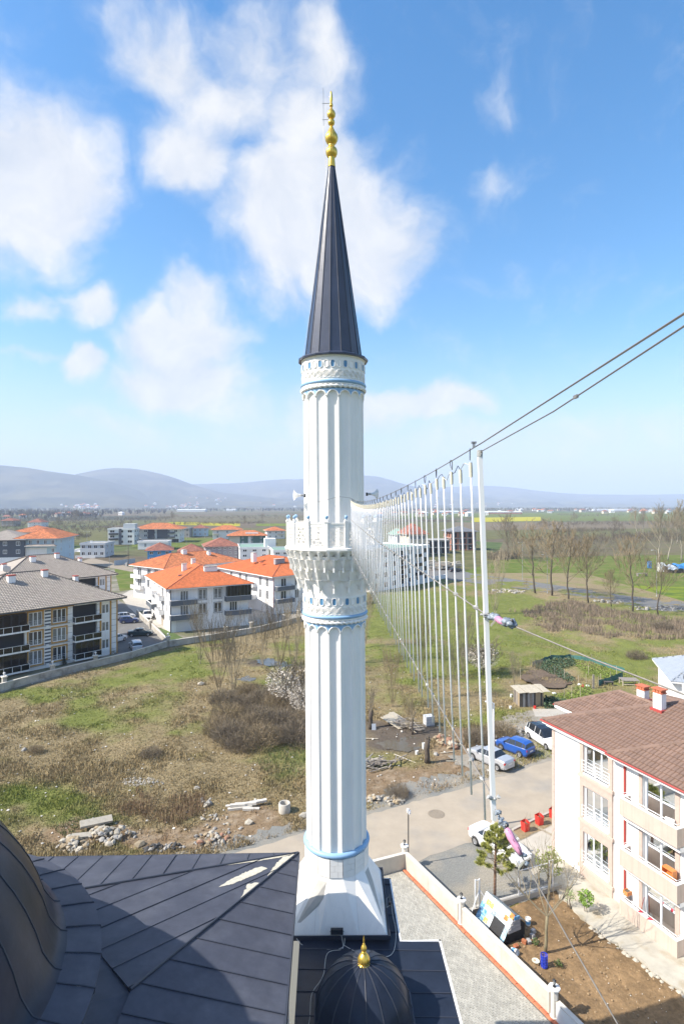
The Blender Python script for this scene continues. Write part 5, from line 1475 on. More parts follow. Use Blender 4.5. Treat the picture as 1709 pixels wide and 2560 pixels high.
# things on the balconies
def on_rb(x, y, z): return rb.c + rb.u*x + rb.n*y + Vector((0, 0, z))
def loc_thing(name, label, cat, x, y, z, rz=0, group=None): return thing(name, label, cat, on_rb(x, y, z), rb.rz + rz, group)
ORANGE = mat('orange_board', (.62, .22, .06), .6, var=.08, vscale=4)
t = loc_thing('shelf_unit', 'orange open shelf unit standing on the middle pink balcony', 'shelf', 9.05, -.40, 3.14)
b = MB()
for (x0, x1, z0, z1) in ((-.32, -.29, 0, 1.25), (.29, .32, 0, 1.25)): b.box(x0, x1, -.18, .18, z0, z1)
b.build('side_panel', ORANGE, t)
for z in (.0, .42, .84, 1.22):
 b = MB(); b.box(-.285, .285, -.18, .18, z, z+.03); b.build('shelf', ORANGE, t)
b = MB(); b.box(-.285, .285, .165, .18, .03, 1.22); b.build('back_panel', ORANGE, t)
t = loc_thing('planter_box', 'orange planter box on the rail of the lowest pink balcony', 'planter', 6.22, .08-.25, 1.12)
b = MB(); b.prism([(-.14, -.2), (.14, -.2), (.14, .2), (-.14, .2)], .0, .03); b.box(-.16, -.13, -.22, .22, .03, .24); b.box(.13, .16, -.22, .22, .03, .24); b.box(-.13, .13, -.22, -.19, .03, .24); b.box(-.13, .13, .19, .22, .03, .24); b.build('box', ORANGE, t)
b = MB(); b.box(-.125, .125, -.185, .185, .035, .2); b.build('soil', mat('pot_soil', (.12, .09, .06), 1, var=.3, vscale=20), t)
t = loc_thing('garden_chair', 'white folding chair leaning on the top pink balcony', 'chair', 9.0, -.36, 6.06, .3)
for s_ in (-.22, .22):
 b = MB(); b.tube([(s_, -.2, 0), (s_, .15, .95)], .018, 5); b.tube([(s_, .2, 0), (s_, -.15, .45)], .018, 5); b.build('leg', WHITEMETAL, t)
b = MB(); b.box(-.22, .22, -.2, .16, .44, .47); b.build('seat', PVC, t)
b = MB(); b.obox((-.22, .02, .58), (.44, 0, 0), (0, .13, .37), (0, .02, -.006)); b.build('backrest', PVC, t)
t = loc_thing('broom', 'red handled broom standing on the lowest pink balcony', 'broom', 7.05, -.2, .16)
b = MB(); b.tube([(0, 0, .2), (.12, .22, 1.35)], .016, 5); b.build('handle', REDT, t)
b = MB(); b.prism([(-.14, -.04), (.14, -.04), (.14, .04), (-.14, .04)], 0, .2); b.build('bristles', mat('bristle', (.5, .5, .45), .9), t)
for i, (x, lb_) in enumerate(((7.5, 'small red cloth on the lowest balcony ledge beside the broom'), (8.1, 'red and blue cloth on the lowest balcony ledge before the dark door'))):
 b = MB(); b.blob((0, 0, 0), .13, 40+i, .35, (1.3, .7, .35)); o = b.build('cloth', mat('red_cloth', (.55, .05, .07), .9), None); o.location = on_rb(x, -.66, 1.09); tag(o, lb_, 'cloth', 'cloths on the balcony ledge')
# ------------------------------------------------------------------ garden between court wall and block
GSOIL = bpy.data.materials.new('dug_soil'); GSOIL = attr_mat('dug_soil', var=.4, vscale=6, bump=.06)
GP = [tuple(wp(4.55, .25)[:2]), (6.9, 33.2), (9.0, 33.65), (13.3, 35.5), (13.5, 34.6), (13.95, 33.2), (14.35, 32.3), (15.4, 30.4), (16.5, 28.6), (18.1, 25.9), (21.2, 19.6), (14, 16), tuple(wp(22, .25)[:2])]
gx2 = np.arange(4, 22, .11); gy2 = np.arange(16, 37, .11); XX, YY = np.meshgrid(gx2, gy2)
sdg = sdist(XX, YY, GP) + (VN.fbm(XX, YY, 1.1, 3)-.5)*.5
ZZ = .03 + (VN.fbm(XX, YY, .9, 4)-.45)*.16 + (VN2.fbm(XX, YY, 4.0, 3)-.5)*.13
ZZ = np.where(sdg < 0, np.maximum(ZZ, -.0)*ss(0, -.5, sdg) + .006, -.5)
cs = VN.fbm(XX, YY, 2.2, 4)[..., None]
cg = np.array((.235, .155, .082))*(.72+.55*cs); 
dk = ss(.55, .7, VN2.fbm(XX, YY, .5, 3))[..., None]
cg = cg*(1-.25*dk)
ny2, nx2 = XX.shape; id2 = np.arange(nx2*ny2).reshape(ny2, nx2)
keep = (sdg[:-1, :-1] < 0) & (sdg[1:, 1:] < 0) & (sdg[:-1, 1:] < 0) & (sdg[1:, :-1] < 0)
FF = np.stack([id2[:-1, :-1], id2[:-1, 1:], id2[1:, 1:], id2[1:, :-1]], -1)[keep]
o = place('garden', np_mesh('garden', np.stack([XX, YY, ZZ], -1).reshape(-1, 3), FF, GSOIL, cg.reshape(-1, 3), True)); o['kind'] = 'structure'
# clods, stones and stalks lying on the soil
cl = MB()
for k in range(900):
 x, y = R.uniform(5, 17), R.uniform(22, 35)
 if sdist(np.array([x]), np.array([y]), GP)[0] > -.3: continue
 z = .05; cl.blob((x, y, z), R.uniform(.02, .07), k, .3, (1, 1, .7))
o = cl.build('clods', mat('clod', (.26, .18, .10), 1, island=.3)); o['kind'] = 'stuff'
cl = MB()
for k in range(260):
 x, y = R.uniform(5, 17), R.uniform(22, 35)
 if sdist(np.array([x]), np.array([y]), GP)[0] > -.3: continue
 cl.blob((x, y, .06), R.uniform(.012, .035), k, .3, (1, 1, .7))
o = cl.build('pebbles', mat('pale_pebble', (.55, .52, .46), .9, island=.25)); o['kind'] = 'stuff'
# concrete apron along the block with a broken edge
ap = MB(); rr = random.Random(5)
edge = []
P_ = [(13.15, 35.6), (13.3, 34.6), (13.75, 33.2), (14.15, 32.3), (15.2, 30.4), (16.3, 28.6), (17.9, 25.9), (21, 20)]
for i in range(len(P_)-1):
 p, q_ = Vector(P_[i]), Vector(P_[i+1]); n_ = max(2, int((q_-p).length/.3))
 for k in range(n_): r_ = p + (q_-p)*k/n_; edge.append((r_.x+rr.uniform(-.14, .14), r_.y+rr.uniform(-.12, .12)))
inner = [(on_rb(x, -.0, 0).x, on_rb(x, 0, 0).y) for x in (18, 15, 10, 6, 3, 0)]
for i, p in enumerate(edge): ap.v.append((p[0], p[1], -.05))
ap = MB(); poly = edge + [(21.4, 20)] + inner
ap.prism(poly, -.05, .115)
o = ap.build('path', mat('apron_concrete', (.41, .385, .325), .92, var=.16, vscale=1.4, color2=(.33, .28, .20), c2scale=.9, c2lo=.5, c2hi=.68, bump=.008, bscale=9)); o['kind'] = 'structure'
# broken stone edging
es = thing('stone_edging', 'pale broken stone edging between brown soil and the concrete path', 'edging', (edge[8][0], edge[8][1], 0))
for k in range(10, len(edge)-2):
 p = Vector((*edge[k], 0)) - es.location
 b = MB(); b.blob((p.x-.12, p.y-.06, .04), R.uniform(.08, .17), 300+k, .3, (1.2, 1, .5)); b.build('edging_stone', mat('edging_stone', (.42, .38, .31), .9, var=.15, vscale=6), es)
# low kerb wall between gravel drive and garden, with a mesh fence gate on it
ka, kb_ = Vector((6.95, 33.25, 0)), Vector((13.6, 35.65, 0)); kd = (kb_-ka); kl = kd.length; kd.normalize(); ka_ = math.atan2(kd.y, kd.x)
lw = thing('low_wall', 'low concrete kerb wall carrying a white mesh fence between gravel and garden', 'wall', ka, ka_)
b = MB(); b.box(0, kl, -.20, .0, -.05, .30); b.build('kerb_block', PAVEC, lw); b = MB(); b.box(1.0, kl, .004, .18, -.05, .22); b.build('kerb_step', CONCRETE, lw)
fn = thing('mesh_fence', 'white metal mesh fence panel before the parked white car', 'fence', ka + kd*.9, ka_)
fl = kl-1.5
for x in (0, .28, fl*.55, fl-.25, fl):
 b = MB(); b.box(x-.03, x+.03, -.13, -.07, .3, 1.95); b.build('fence_post', WHITEMETAL, fn)
b = MB(); b.tube([(fl*.55, -.1, 1.80), (fl-.25, -.1, 1.80)], .022, 5); b.tube([(0, -.1, 1.9), (.28, -.1, 1.9)], .02, 5); b.tube([(fl-.25, -.1, 1.93), (fl, -.1, 1.93)], .02, 5); b.tube([(.28, -.1, .38), (fl-.25, -.1, .38)], .016, 5); b.build('fence_rail', WHITEMETAL, fn)
b = MB()
x = .45
while x < fl-.3: b.tube([(x, -.1, .36), (x, -.1, 1.78)], .0035, 3, 0, False); x += .16
z = .5
while z < 1.8: b.tube([(.28, -.1, z), (fl-.25, -.1, z)], .003, 3, 0, False); z += .2
b.build('wire_mesh', mat('fence_wire', (.5, .5, .5), .5, metal=.4), fn, kind='stuff')
for sx in (-1, 1):
 b = MB(); b.tube([(.28, -.1, 1.3), (.28+sx*.75, -.5-.2*sx, .05)], .028, 6); b.build('brace', WHITEMETAL, fn)
# lean-to faced with printed picture tiles
BLt, BRt, TRt, TLt = Vector((7.60, 32.75, .12)), Vector((8.66, 30.78, .12)), Vector((9.52, 31.25, 1.45)), Vector((8.44, 33.2, 1.45))
hut = thing('tiled_hut', 'low lean-to hut with a sloping front of white, blue and orange picture tiles', 'hut', BLt, 0)
ex, ey = (BRt-BLt), (TLt-BLt); nn_ = ex.cross(ey).normalized()
if nn_.z < 0: nn_ = -nn_
TC = {'w': (.72, .76, .76), 'b': (.08, .25, .46), 'l': (.30, .58, .72), 'y': (.60, .36, .10), 'o': (.58, .17, .035), 'd': (.05, .12, .22), 'g': (.36, .42, .44)}
rowsT = ['blwgwwll', 'bbywwwwl', 'dblwlwwg', 'blwggwww', 'wyywwwow', 'wwwlwwwo']
# picture motifs: blotches of other colours inside a tile
def tile_mat(k):
 m2 = {'w': (.55, .68, .74), 'b': (.32, .52, .66), 'l': (.70, .80, .82), 'y': (.74, .62, .34), 'o': (.72, .36, .10), 'd': (.12, .25, .36), 'g': (.2, .25, .27)}
 return mat('picture_tile_' + {'w': 'white', 'b': 'blue', 'l': 'pale_blue', 'y': 'ochre', 'o': 'orange', 'd': 'navy', 'g': 'grey'}[k], TC[k], .3, color2=m2[k], c2scale=7, c2lo=.48, c2hi=.60, spec=.5)
nr, ncl = 6, 8
for j in range(nr):
 for i in range(ncl):
  b = MB(); o = ex*((i+.02)/ncl) + ey*((j+.02)/nr) + nn_*R.uniform(.02, .026)
  b.obox(o, ex*(.96/ncl), ey*(.96/nr), nn_*.012); b.build('picture_tile', tile_mat(rowsT[j][i]), hut)
b = MB(); b.obox(-nn_*.03, ex, ey, nn_*.045); b.build('board', mat('dark_board', (.05, .045, .04), .8), hut)
b = MB(); o = ex*.50 + ey*.10 + nn_*.05
for k in range(14): b.obox(o + ex*(.36*k/13), ex*.008, ey*.46, nn_*.012)
for k in range(11): b.obox(o + ey*(.45*k/10), ex*.365, ey*.010, nn_*.012)
b.obox(o - nn_*.008, ex*.36, ey*.46, nn_*.006); b.build('grille', DARKMETAL, hut)
# gable: blocks, black sheet standing for the shaded opening, blue tiled strip, far slope
BLK = mat('grey_block', (.34, .33, .33), .9, var=.2, vscale=6)
e2_ = Vector((1.25, .62, 0))     # from the low edge to the back
g0 = BRt - BLt
b = MB(); b.add([g0 + Vector((.06, .04, -.12)), g0 + e2_*1.15 + Vector((0, 0, -.12)), g0 + e2_*1.15 + Vector((0, 0, .75)), TRt - BLt - Vector((0, 0, .06)), ], [(0, 1, 2, 3)]); b.add([Vector((.06, .04, -.12)), e2_*1.15 + Vector((0, 0, -.12)), e2_*1.15 + Vector((0, 0, .75)), TLt - BLt - Vector((0, 0, .06))], [(3, 2, 1, 0)])
b.build('gable', mat('hut_dark_inside', (.012, .012, .012), .9), hut)
gd = (TRt - BRt)
for j in range(4):
 z = .52 + j*.20
 f0 = (z)/1.33
 a = gd*f0; 
 L0 = Vector((a.x, a.y, z)); L1 = e2_*(.62+.04*j) + Vector((0, 0, z)); L1 = e2_*max(.80, .9-.02*j) + Vector((0, 0, z))
 if (L1-L0).length < .12: continue
 n_ = max(1, int((L1-L0).length/.24))
 for k in range(n_):
  p = L0 + (L1-L0)*(k/n_); q_ = L0 + (L1-L0)*((k+.95)/n_)
  b = MB(); side = Vector((e2_.y, -e2_.x, 0)).normalized()
  b.obox(g0 + p + Vector((.03, .02, 0)) + side*.01, q_-p, side*.05, Vector((0, 0, .18))); b.build('block', BLK if j < 3 else tile_mat('b'), hut)
b = MB(); b.obox(TRt - BLt + nn_*.0, -(ex), Vector((.62, .30, -.55)), Vector((0, 0, .03))); b.build('rear_slope', mat('rear_board', (.25, .3, .33), .8, var=.2, vscale=4), hut)
# buckets, basket, bowl, bricks, stones
BUCK = mat('white_plastic', (.72, .72, .70), .4); BLUEP = mat('blue_plastic', (.03, .06, .50), .35); PRINT = mat('blue_print', (.12, .34, .62), .4)
def bucket(label, p, rot, pr=PRINT):
 t = thing('paint_bucket', label, 'bucket', p, 0, 'paint buckets in the garden'); t.rotation_euler = rot
 b = MB(); b.lathe([(.0, .0), (.125, .0), (.15, .36), (.158, .36), (.158, .385), (.145, .385), (.145, .33), (.0, .33)], 20); b.build('pail', BUCK, t, auto=40)
 b = MB(); b.lathe([(.133, .09), (.149, .27)], 20); b.build('label_band', pr, t, smooth=True)
 return t
bucket('white paint bucket with blue print lying on its side by the court wall', G(1288, 2382, .15) - Vector((.15, -.2, 0)), (math.radians(75), 0, math.radians(35)))
bucket('white paint bucket standing behind the tiled hut', G(1319, 2312, .04), (0, 0, 0))
t = thing('basket', 'tall blue plastic crate basket standing on the soil by the court wall', 'basket', G(1359, 2417, .03), 0)
b = MB()
for z in (.02, .17, .32, .47, .60): b.lathe([(.150+z*.03, z), (.165+z*.03, z), (.165+z*.03, z+.045), (.150+z*.03, z+.045)], 18)
b.build('hoop', BLUEP, t)
b = MB()
for k in range(10):
 a = 2*PI*k/10; b.obox((.155*math.cos(a), .155*math.sin(a), .02), (-math.sin(a)*.045, math.cos(a)*.045, 0), (.012*math.cos(a), .012*math.sin(a), 0), (.015*math.cos(a), .015*math.sin(a), .62))
b.build('stave', BLUEP, t); b = MB(); b.lathe([(0, .02), (.155, .02)], 18); b.build('base', BLUEP, t)
b = MB(); b.lathe([(.0, .02), (.12, .025), (.19, .07), (.20, .08), (.185, .075), (.11, .04), (.0, .04)], 20); o = b.build('bowl', mat('cream_plastic', (.66, .62, .48), .5), None, smooth=True); o.location = G(1338, 2405, .03); tag(o, 'pale cream bowl lying on the soil beside the blue basket', 'bowl')
BRK = mat('red_brick', (.36, .13, .06), .9, var=.2, vscale=8)
for i, (px, py, m_, lb_) in enumerate(((1309, 2358, BRK, 'red hollow brick standing on the soil before the tiled hut'), (1288, 2370, BRK, 'red hollow brick next to the lying paint bucket'), (1320, 2357, BLK, 'grey broken block beside the red hollow brick'), (1330, 2345, BLK, 'grey broken block on the soil right of the tiled hut'), (1332, 2332, BLK, 'grey broken block nearest the standing paint bucket'), (1306, 2340, BLK, 'grey block in the shade at the hut opening'))):
 b = MB(); b.box(-.09, .09, -.12, .12, .0, .19)
 for k in (-.045, .045): b.box(k-.03, k+.03, -.123, .123, .04, .15)
 o = b.build('brick' if m_ is BRK else 'block', m_, None); o.location = G(px, py, .04); o.rotation_euler = (R.uniform(-.2, .2), R.uniform(-.2, .2), R.uniform(0, 3)); tag(o, lb_, 'brick' if m_ is BRK else 'block')
# red bag planters at the kerb
REDP = mat('red_plastic', (.62, .035, .025), .5, var=.12, vscale=5)
for i, (px, py, lb_) in enumerate(((1312, 2076, 'red plastic planter bag nearest the white car'), (1347, 2060, 'red plastic planter bag between two others at the kerb'), (1382, 2044, 'red plastic planter bag against the white block corner'))):
 t = thing('planter_bag', lb_, 'planter', G(px, py, .03), R.uniform(0, 1), 'red planter bags at the kerb')
 b = MB(); w0, w1 = .20, .24
 b.add([(-w0, -w0, 0), (w0, -w0, 0), (w0, w0, 0), (-w0, w0, 0), (-w1, -w1*.8, .70), (w1, -w1, .62), (w1*.9, w1, .72), (-w1, w1, .66), (-w1*.1, -w1*1.1, .60), (w1*1.1, 0, .68)],
   [(3, 2, 1, 0), (0, 1, 5, 8), (0, 8, 4), (1, 2, 6, 9), (1, 9, 5), (2, 3, 7, 6), (3, 0, 4, 7)]); b.build('bag', REDP, t)
 b = MB(); b.box(-.19, .19, -.19, .19, .4, .5); b.build('soil', MATS['pot_soil'], t)
 b = MB(); b.tube([(0, 0, .5), (.03, .02, .98)], .018, 5); b.build('stick', mat('grey_stick', (.2, .17, .13), .9), t)
# a plank on the paving
b = MB(); b.box(-.85, .85, -.06, .06, 0, .05); o = b.build('plank', mat('weathered_wood', (.30, .26, .20), .9, var=.2, vscale=6), None); o.location = G(1370, 2083, .06); o.rotation_euler = (0, 0, math.radians(-52)); tag(o, 'grey weathered plank lying on pale paving against the white block', 'plank')
# ------------------------------------------------------------------ festoon of light tubes hung between the minarets
TUBE_M = mat('milky_tube', (.70, .69, .70), .22, spec=.6, var=.06, vscale=3)
_b = TUBE_M.node_tree.nodes['Principled BSDF']; _b.inputs['Subsurface Weight'].default_value = .85; _b.inputs['Subsurface Scale'].default_value = .02; _b.inputs['Subsurface Radius'].default_value = (1, 1, 1)
TAPE_M = mat('yellowed_tape', (.66, .60, .48), .8, var=.2, vscale=30)
ROPE_M = mat('grey_rope', (.22, .20, .18), .8, var=.25, vscale=40); WIRE_M = mat('steel_cable', (.20, .19, .18), .5, metal=.3)
KNOT_M = mat('silver_tape', (.34, .34, .33), .4, var=.3, vscale=40); PINKR = mat('pink_ribbon', (.56, .25, .38), .55, var=.3, vscale=25); BLUEW = mat('blue_grey_wrap', (.20, .235, .275), .4, var=.5, vscale=45)
def cX(y): return .874 - .0275*y
cz2 = np.polyfit([3.25, 10.0, 20.5], [.345, .10, .25], 2)
def cZ(y): return float(np.polyval(cz2, y)) if y >= 3.25 else .345 + (3.25-y)*.066
def zmid(y): return -.626 + (y-3.25)*(-.53+.626)/17.25 - .05*math.sin(PI*(y-3.25)/17.25)
def zlow(y): return -1.67 + (y-3.25)*(-1.67+1.67)/17.25 - .05*math.sin(PI*(y-3.25)/17.25)
def lean(y): return .076*(1 - .6*(y-3.25)/17.25)
def cp(y, z): # point of the net plane; z relative to the cable height of the camera
 f = max(0, (cZ(y)-z))/2.0
 return Vector((cX(y) + lean(y)*f, y, CH + z))
LC = thing('light_curtain', 'hanging curtain of white light tubes strung on cables from the minaret balcony', 'light curtain', cp(3.25, .3), 0)
O = Vector(LC.location)
ys = [20.6] + list(np.arange(20.0, 3.2, -.6)) + [3.25, 2.2, 1.4, .5, -.8, -2.5]
b = MB(); b.tube([cp(y, cZ(y)) - O for y in ys], .0036, 5); b.build('top_cable', WIRE_M, LC)
b = MB(); b.tube([cp(3.25, .30)-O, cp(2.2, .36)-O, cp(1.4, .437)-O, cp(.5, .53)-O, cp(-2.5, .78)-O], .0030, 5); b.cbox(cp(2.0, .38)-O, .008, .03, .012); b.build('lower_cable', WIRE_M, LC)
b = MB(); b.tube([cp(20.6, .21)-O, cp(20.8, .25)-O, Vector((-.12, 20.72, CH+.30))-O, Vector((-.8, 20.95, CH+.12))-O, Vector((-1.3, 21.45, CH+.22))-O], .006, 4); b.build('stay_wire', ROPE_M, LC)
for zf in (zmid, zlow):
 b = MB(); b.tube([cp(y, zf(y))-O for y in [20.5] + list(np.arange(20, 3.2, -.5)) + [3.25]], .0048, 5); b.build('net_rope', ROPE_M, LC)
kb_ = MB(); kb_.blob((0, 0, 0), .014, 3, .35, (1, 1, 1.1)); kme_ = kb_.mesh('rope_knot', KNOT_M)
hk = MB(); hk.tube([(.0, 0, -.062), (-.008, 0, -.045), (-.014, 0, -.012), (-.010, 0, .004), (0, 0, .009), (.010, 0, .004), (.014, 0, -.012), (.008, 0, -.045), (0, 0, -.062)], .0028, 5); hme = hk.mesh('snap_hook', DARKMETAL)
y = 3.466; k = 0
while y < 20.4:
 top, bot = cp(y, cZ(y)-.075-.012*(k % 2)-R.uniform(0, .008)), cp(y, -1.88 - R.uniform(0, .035) - (.02 if k % 3 == 0 else 0))
 sway = Vector((R.uniform(-.012, .012), R.uniform(-.02, .02), 0))
 b = MB(); mid = (top+bot)/2 + Vector((R.uniform(-.006, .006), R.uniform(-.006, .006), 0))
 b.tube([top-O, (top*.7+mid*.3)-O, mid-O, bot+sway-O], .0066, 7); tb = b.build('light_tube', TUBE_M, LC, smooth=True)
 b = MB(); d = (bot-top).normalized(); b.tube([top-O-d*.006, top-O+d*.02, top-O+d*.05, top-O+d*.082], [.0105, .0122, .0115, .0105], 8); b.build('tape_wrap', TAPE_M, tb)
 if k % 2 == 0: 
  o = place('snap_hook', hme, tb, loc=cp(y, cZ(y))-O, rot=(0, R.uniform(-.2, .2), math.radians(90+R.uniform(-25, 25))))
 for zf in (zmid, zlow): place('rope_knot', kme_, tb, loc=cp(y, zf(y))-O, rot=(R.random()*3, R.random()*3, 0), scale=R.uniform(.8, 1.3))
 if k < 26:
  y2 = y + .265; p, q = cp(y, cZ(y)-.09)-O, cp(y2, cZ(y2)-.09)-O
  b = MB(); b.tube([p, p+(q-p)*.25+Vector((0, 0, .035*(1 if k % 2 else .3))), p+(q-p)*.6+Vector((0, 0, .03-.03*(k % 3))), q], .0026, 4); b.build('lead_wire', DARKMETAL if k % 2 else CABLE, tb)
 y += .265; k += 1
# white square bar that ends the curtain
top, bot = cp(3.25, .30), cp(3.25, -1.80)
b = MB(); w = .0125; u = Vector((1, 0, 0)); v = Vector((0, 1, 0))
b.obox(top-u*w-v*w-O, u*2*w, v*2*w, bot-top); eb = b.build('end_bar', mat('white_bar', (.80, .80, .80), .35), LC)
b = MB(); b.tube([top-O+Vector((0, 0, .012)), top-O-Vector((0, 0, .025))], .017, 8); b.blob(top-O+Vector((0, -.005, .0)), .016, 9, .4); b.build('clamp', KNOT_M, eb)
for zf, s_ in ((zmid, 1), (zlow, 2)):
 b = MB()
 for i in range(6): b.blob(cp(3.25, zf(3.25))-O+Vector((R.uniform(-.03, .03), -.02, R.uniform(-.012, .012))), R.uniform(.006, .013), 60+i*s_, .4, (1.2, 1, .8))
 b.build('tape_knot', KNOT_M, eb)
b = MB(); b.cbox(cp(3.3, .345)-O+Vector((-.02, 0, .0)), .014, .014, .03); b.cbox(cp(3.3, .345)-O+Vector((-.02, 0, .016)), .03, .014, .012); b.build('cable_clip', GREYMETAL, LC)
# guy ropes with taped bundles
def guy(label, P0, P1, fr, pinkfirst, seed):
 rr = random.Random(seed)
 t = thing('guy_rope', label, 'rope', P0, 0, 'guy ropes of the light curtain')
 d = (P1-P0); L_ = d.length; d.normalize()
 b = MB(); b.tube([Vector((0, 0, 0)), d*L_*.5 - Vector((0, 0, .01)), d*L_], .0040, 5); b.build('rope', ROPE_M, t)
 for (s0, s1, r) in fr['blue']:
  b = MB()
  for i in range(9):
   s = rr.uniform(s0, s1); b.blob(d*s + Vector((rr.uniform(-.012, .012), -.012+rr.uniform(-.01, .01), rr.uniform(-.010, .012))), r*rr.uniform(.6, 1.15), seed*10+i, .35, (1.2, 1, .9), lod=2)
  b.build('tape_wrap', BLUEW, t, smooth=True)
 s0, s1, r = fr['pink']
 pts = [d*(s0+(s1-s0)*i/6) + Vector((0, -.03, .004*math.sin(i*1.7))) for i in range(7)]
 b = MB(); b.tube(pts, [r*.7, r*1.05, r*1.15, r*1.0, r*1.1, r*.95, r*.6], 9); b.build('pink_wrap', PINKR, t, smooth=True)
 b = MB(); b.tube([p + Vector((.004, -r*1.02, .003)) for p in pts], .0018, 4); b.build('cord', DARKMETAL, t)
 s = fr['tail']; p = d*s
 b = MB(); b.obox(p+Vector((0, -.02, 0)), Vector((-.034, 0, -.042)), Vector((-.006, -.0, .008)), Vector((0, .002, 0))); b.build('tail_end', mat('clear_tape', (.55, .52, .42), .5), t)
 s = fr['dark']; b = MB(); b.blob(d*s+Vector((0, -.02, .022)), .011, seed, .3, (1, 1, 1.3)); b.build('dark_end', DARKMETAL, t)
guy('grey guy rope with pink wrapped bundle at the middle of the white end bar', cp(3.25, zmid(3.25)), Vector((1.52, 2.1, CH-.80)), {'blue': [(.04, .075, .018), (.135, .185, .020), (.17, .19, .016)], 'pink': (.065, .155, .017), 'tail': .08, 'dark': .185}, 1, 3)
guy('grey guy rope with long pink wrap at the foot of the white end bar', cp(3.25, zlow(3.25)-.05), Vector((1.42, 2.55, CH-2.65)), {'blue': [(.02, .08, .010), (.08, .12, .013), (.235, .30, .015)], 'pink': (.11, .245, .019), 'tail': .29, 'dark': .12}, 0, 4)
# ------------------------------------------------------------------ housing on the left and beyond
GREY_T = mat('grey_roof_tile', (.315, .275, .235), .8, var=.07, vscale=.8, island=.10)
ORANGE_T = mat('orange_roof_tile', (.53, .150, .048), .75, var=.08, vscale=.6, island=.16)
ORANGE_D = mat('weathered_orange_tile', (.33, .105, .055), .8, var=.2, vscale=.6, island=.18)
OCHRE = mat('ochre_trim', (.46, .25, .055), .75, var=.08, vscale=2); WALLW = mat('pale_grey_facade', (.81, .80, .785), .85, streak=.12, var=.05, vscale=.5)
DGREY = mat('slate_grey_render', (.105, .12, .14), .7, var=.06, vscale=1); MGREY = mat('mid_grey_render', (.30, .31, .32), .8, var=.06, vscale=1); STRIPE = mat('stripe_grey', (.07, .08, .095), .7)
RED_CAP = mat('red_cap', (.34, .07, .045), .7)
def glass_rail(B, side, t0, t1, z, out, parent=None):
 """dark glass balustrade with pale posts"""
 O, u, W = B.fr(side); n = Vector((u.y, -u.x, 0)); up = Vector((0, 0, 1))
 o = O + u*t0 + up*z; w = t1-t0
 b = MB(); b.obox(o + n*out, u*w, n*.03, up*.74); b.obox(o + n*.02, u*.03, n*out, up*.74); b.obox(o + u*(w-.03) + n*.02, u*.03, n*out, up*.74)
 r = b.build('glass_rail', BLACKGLASS, parent or B.t)
 b = MB(); m_ = max(2, int(w/1.05))
 for k in range(m_+1): b.obox(o + u*(w*k/m_-.03) + n*(out+.031), u*.055, n*.03, up*.78)
 b.obox(o + n*(out+.031) + up*.76, u*w, n*.03, up*.05); b.obox(o + u*(-.035) + n*.02 + up*.76, u*.03, n*out, up*.05); b.build('rail_frame', PVC, r)
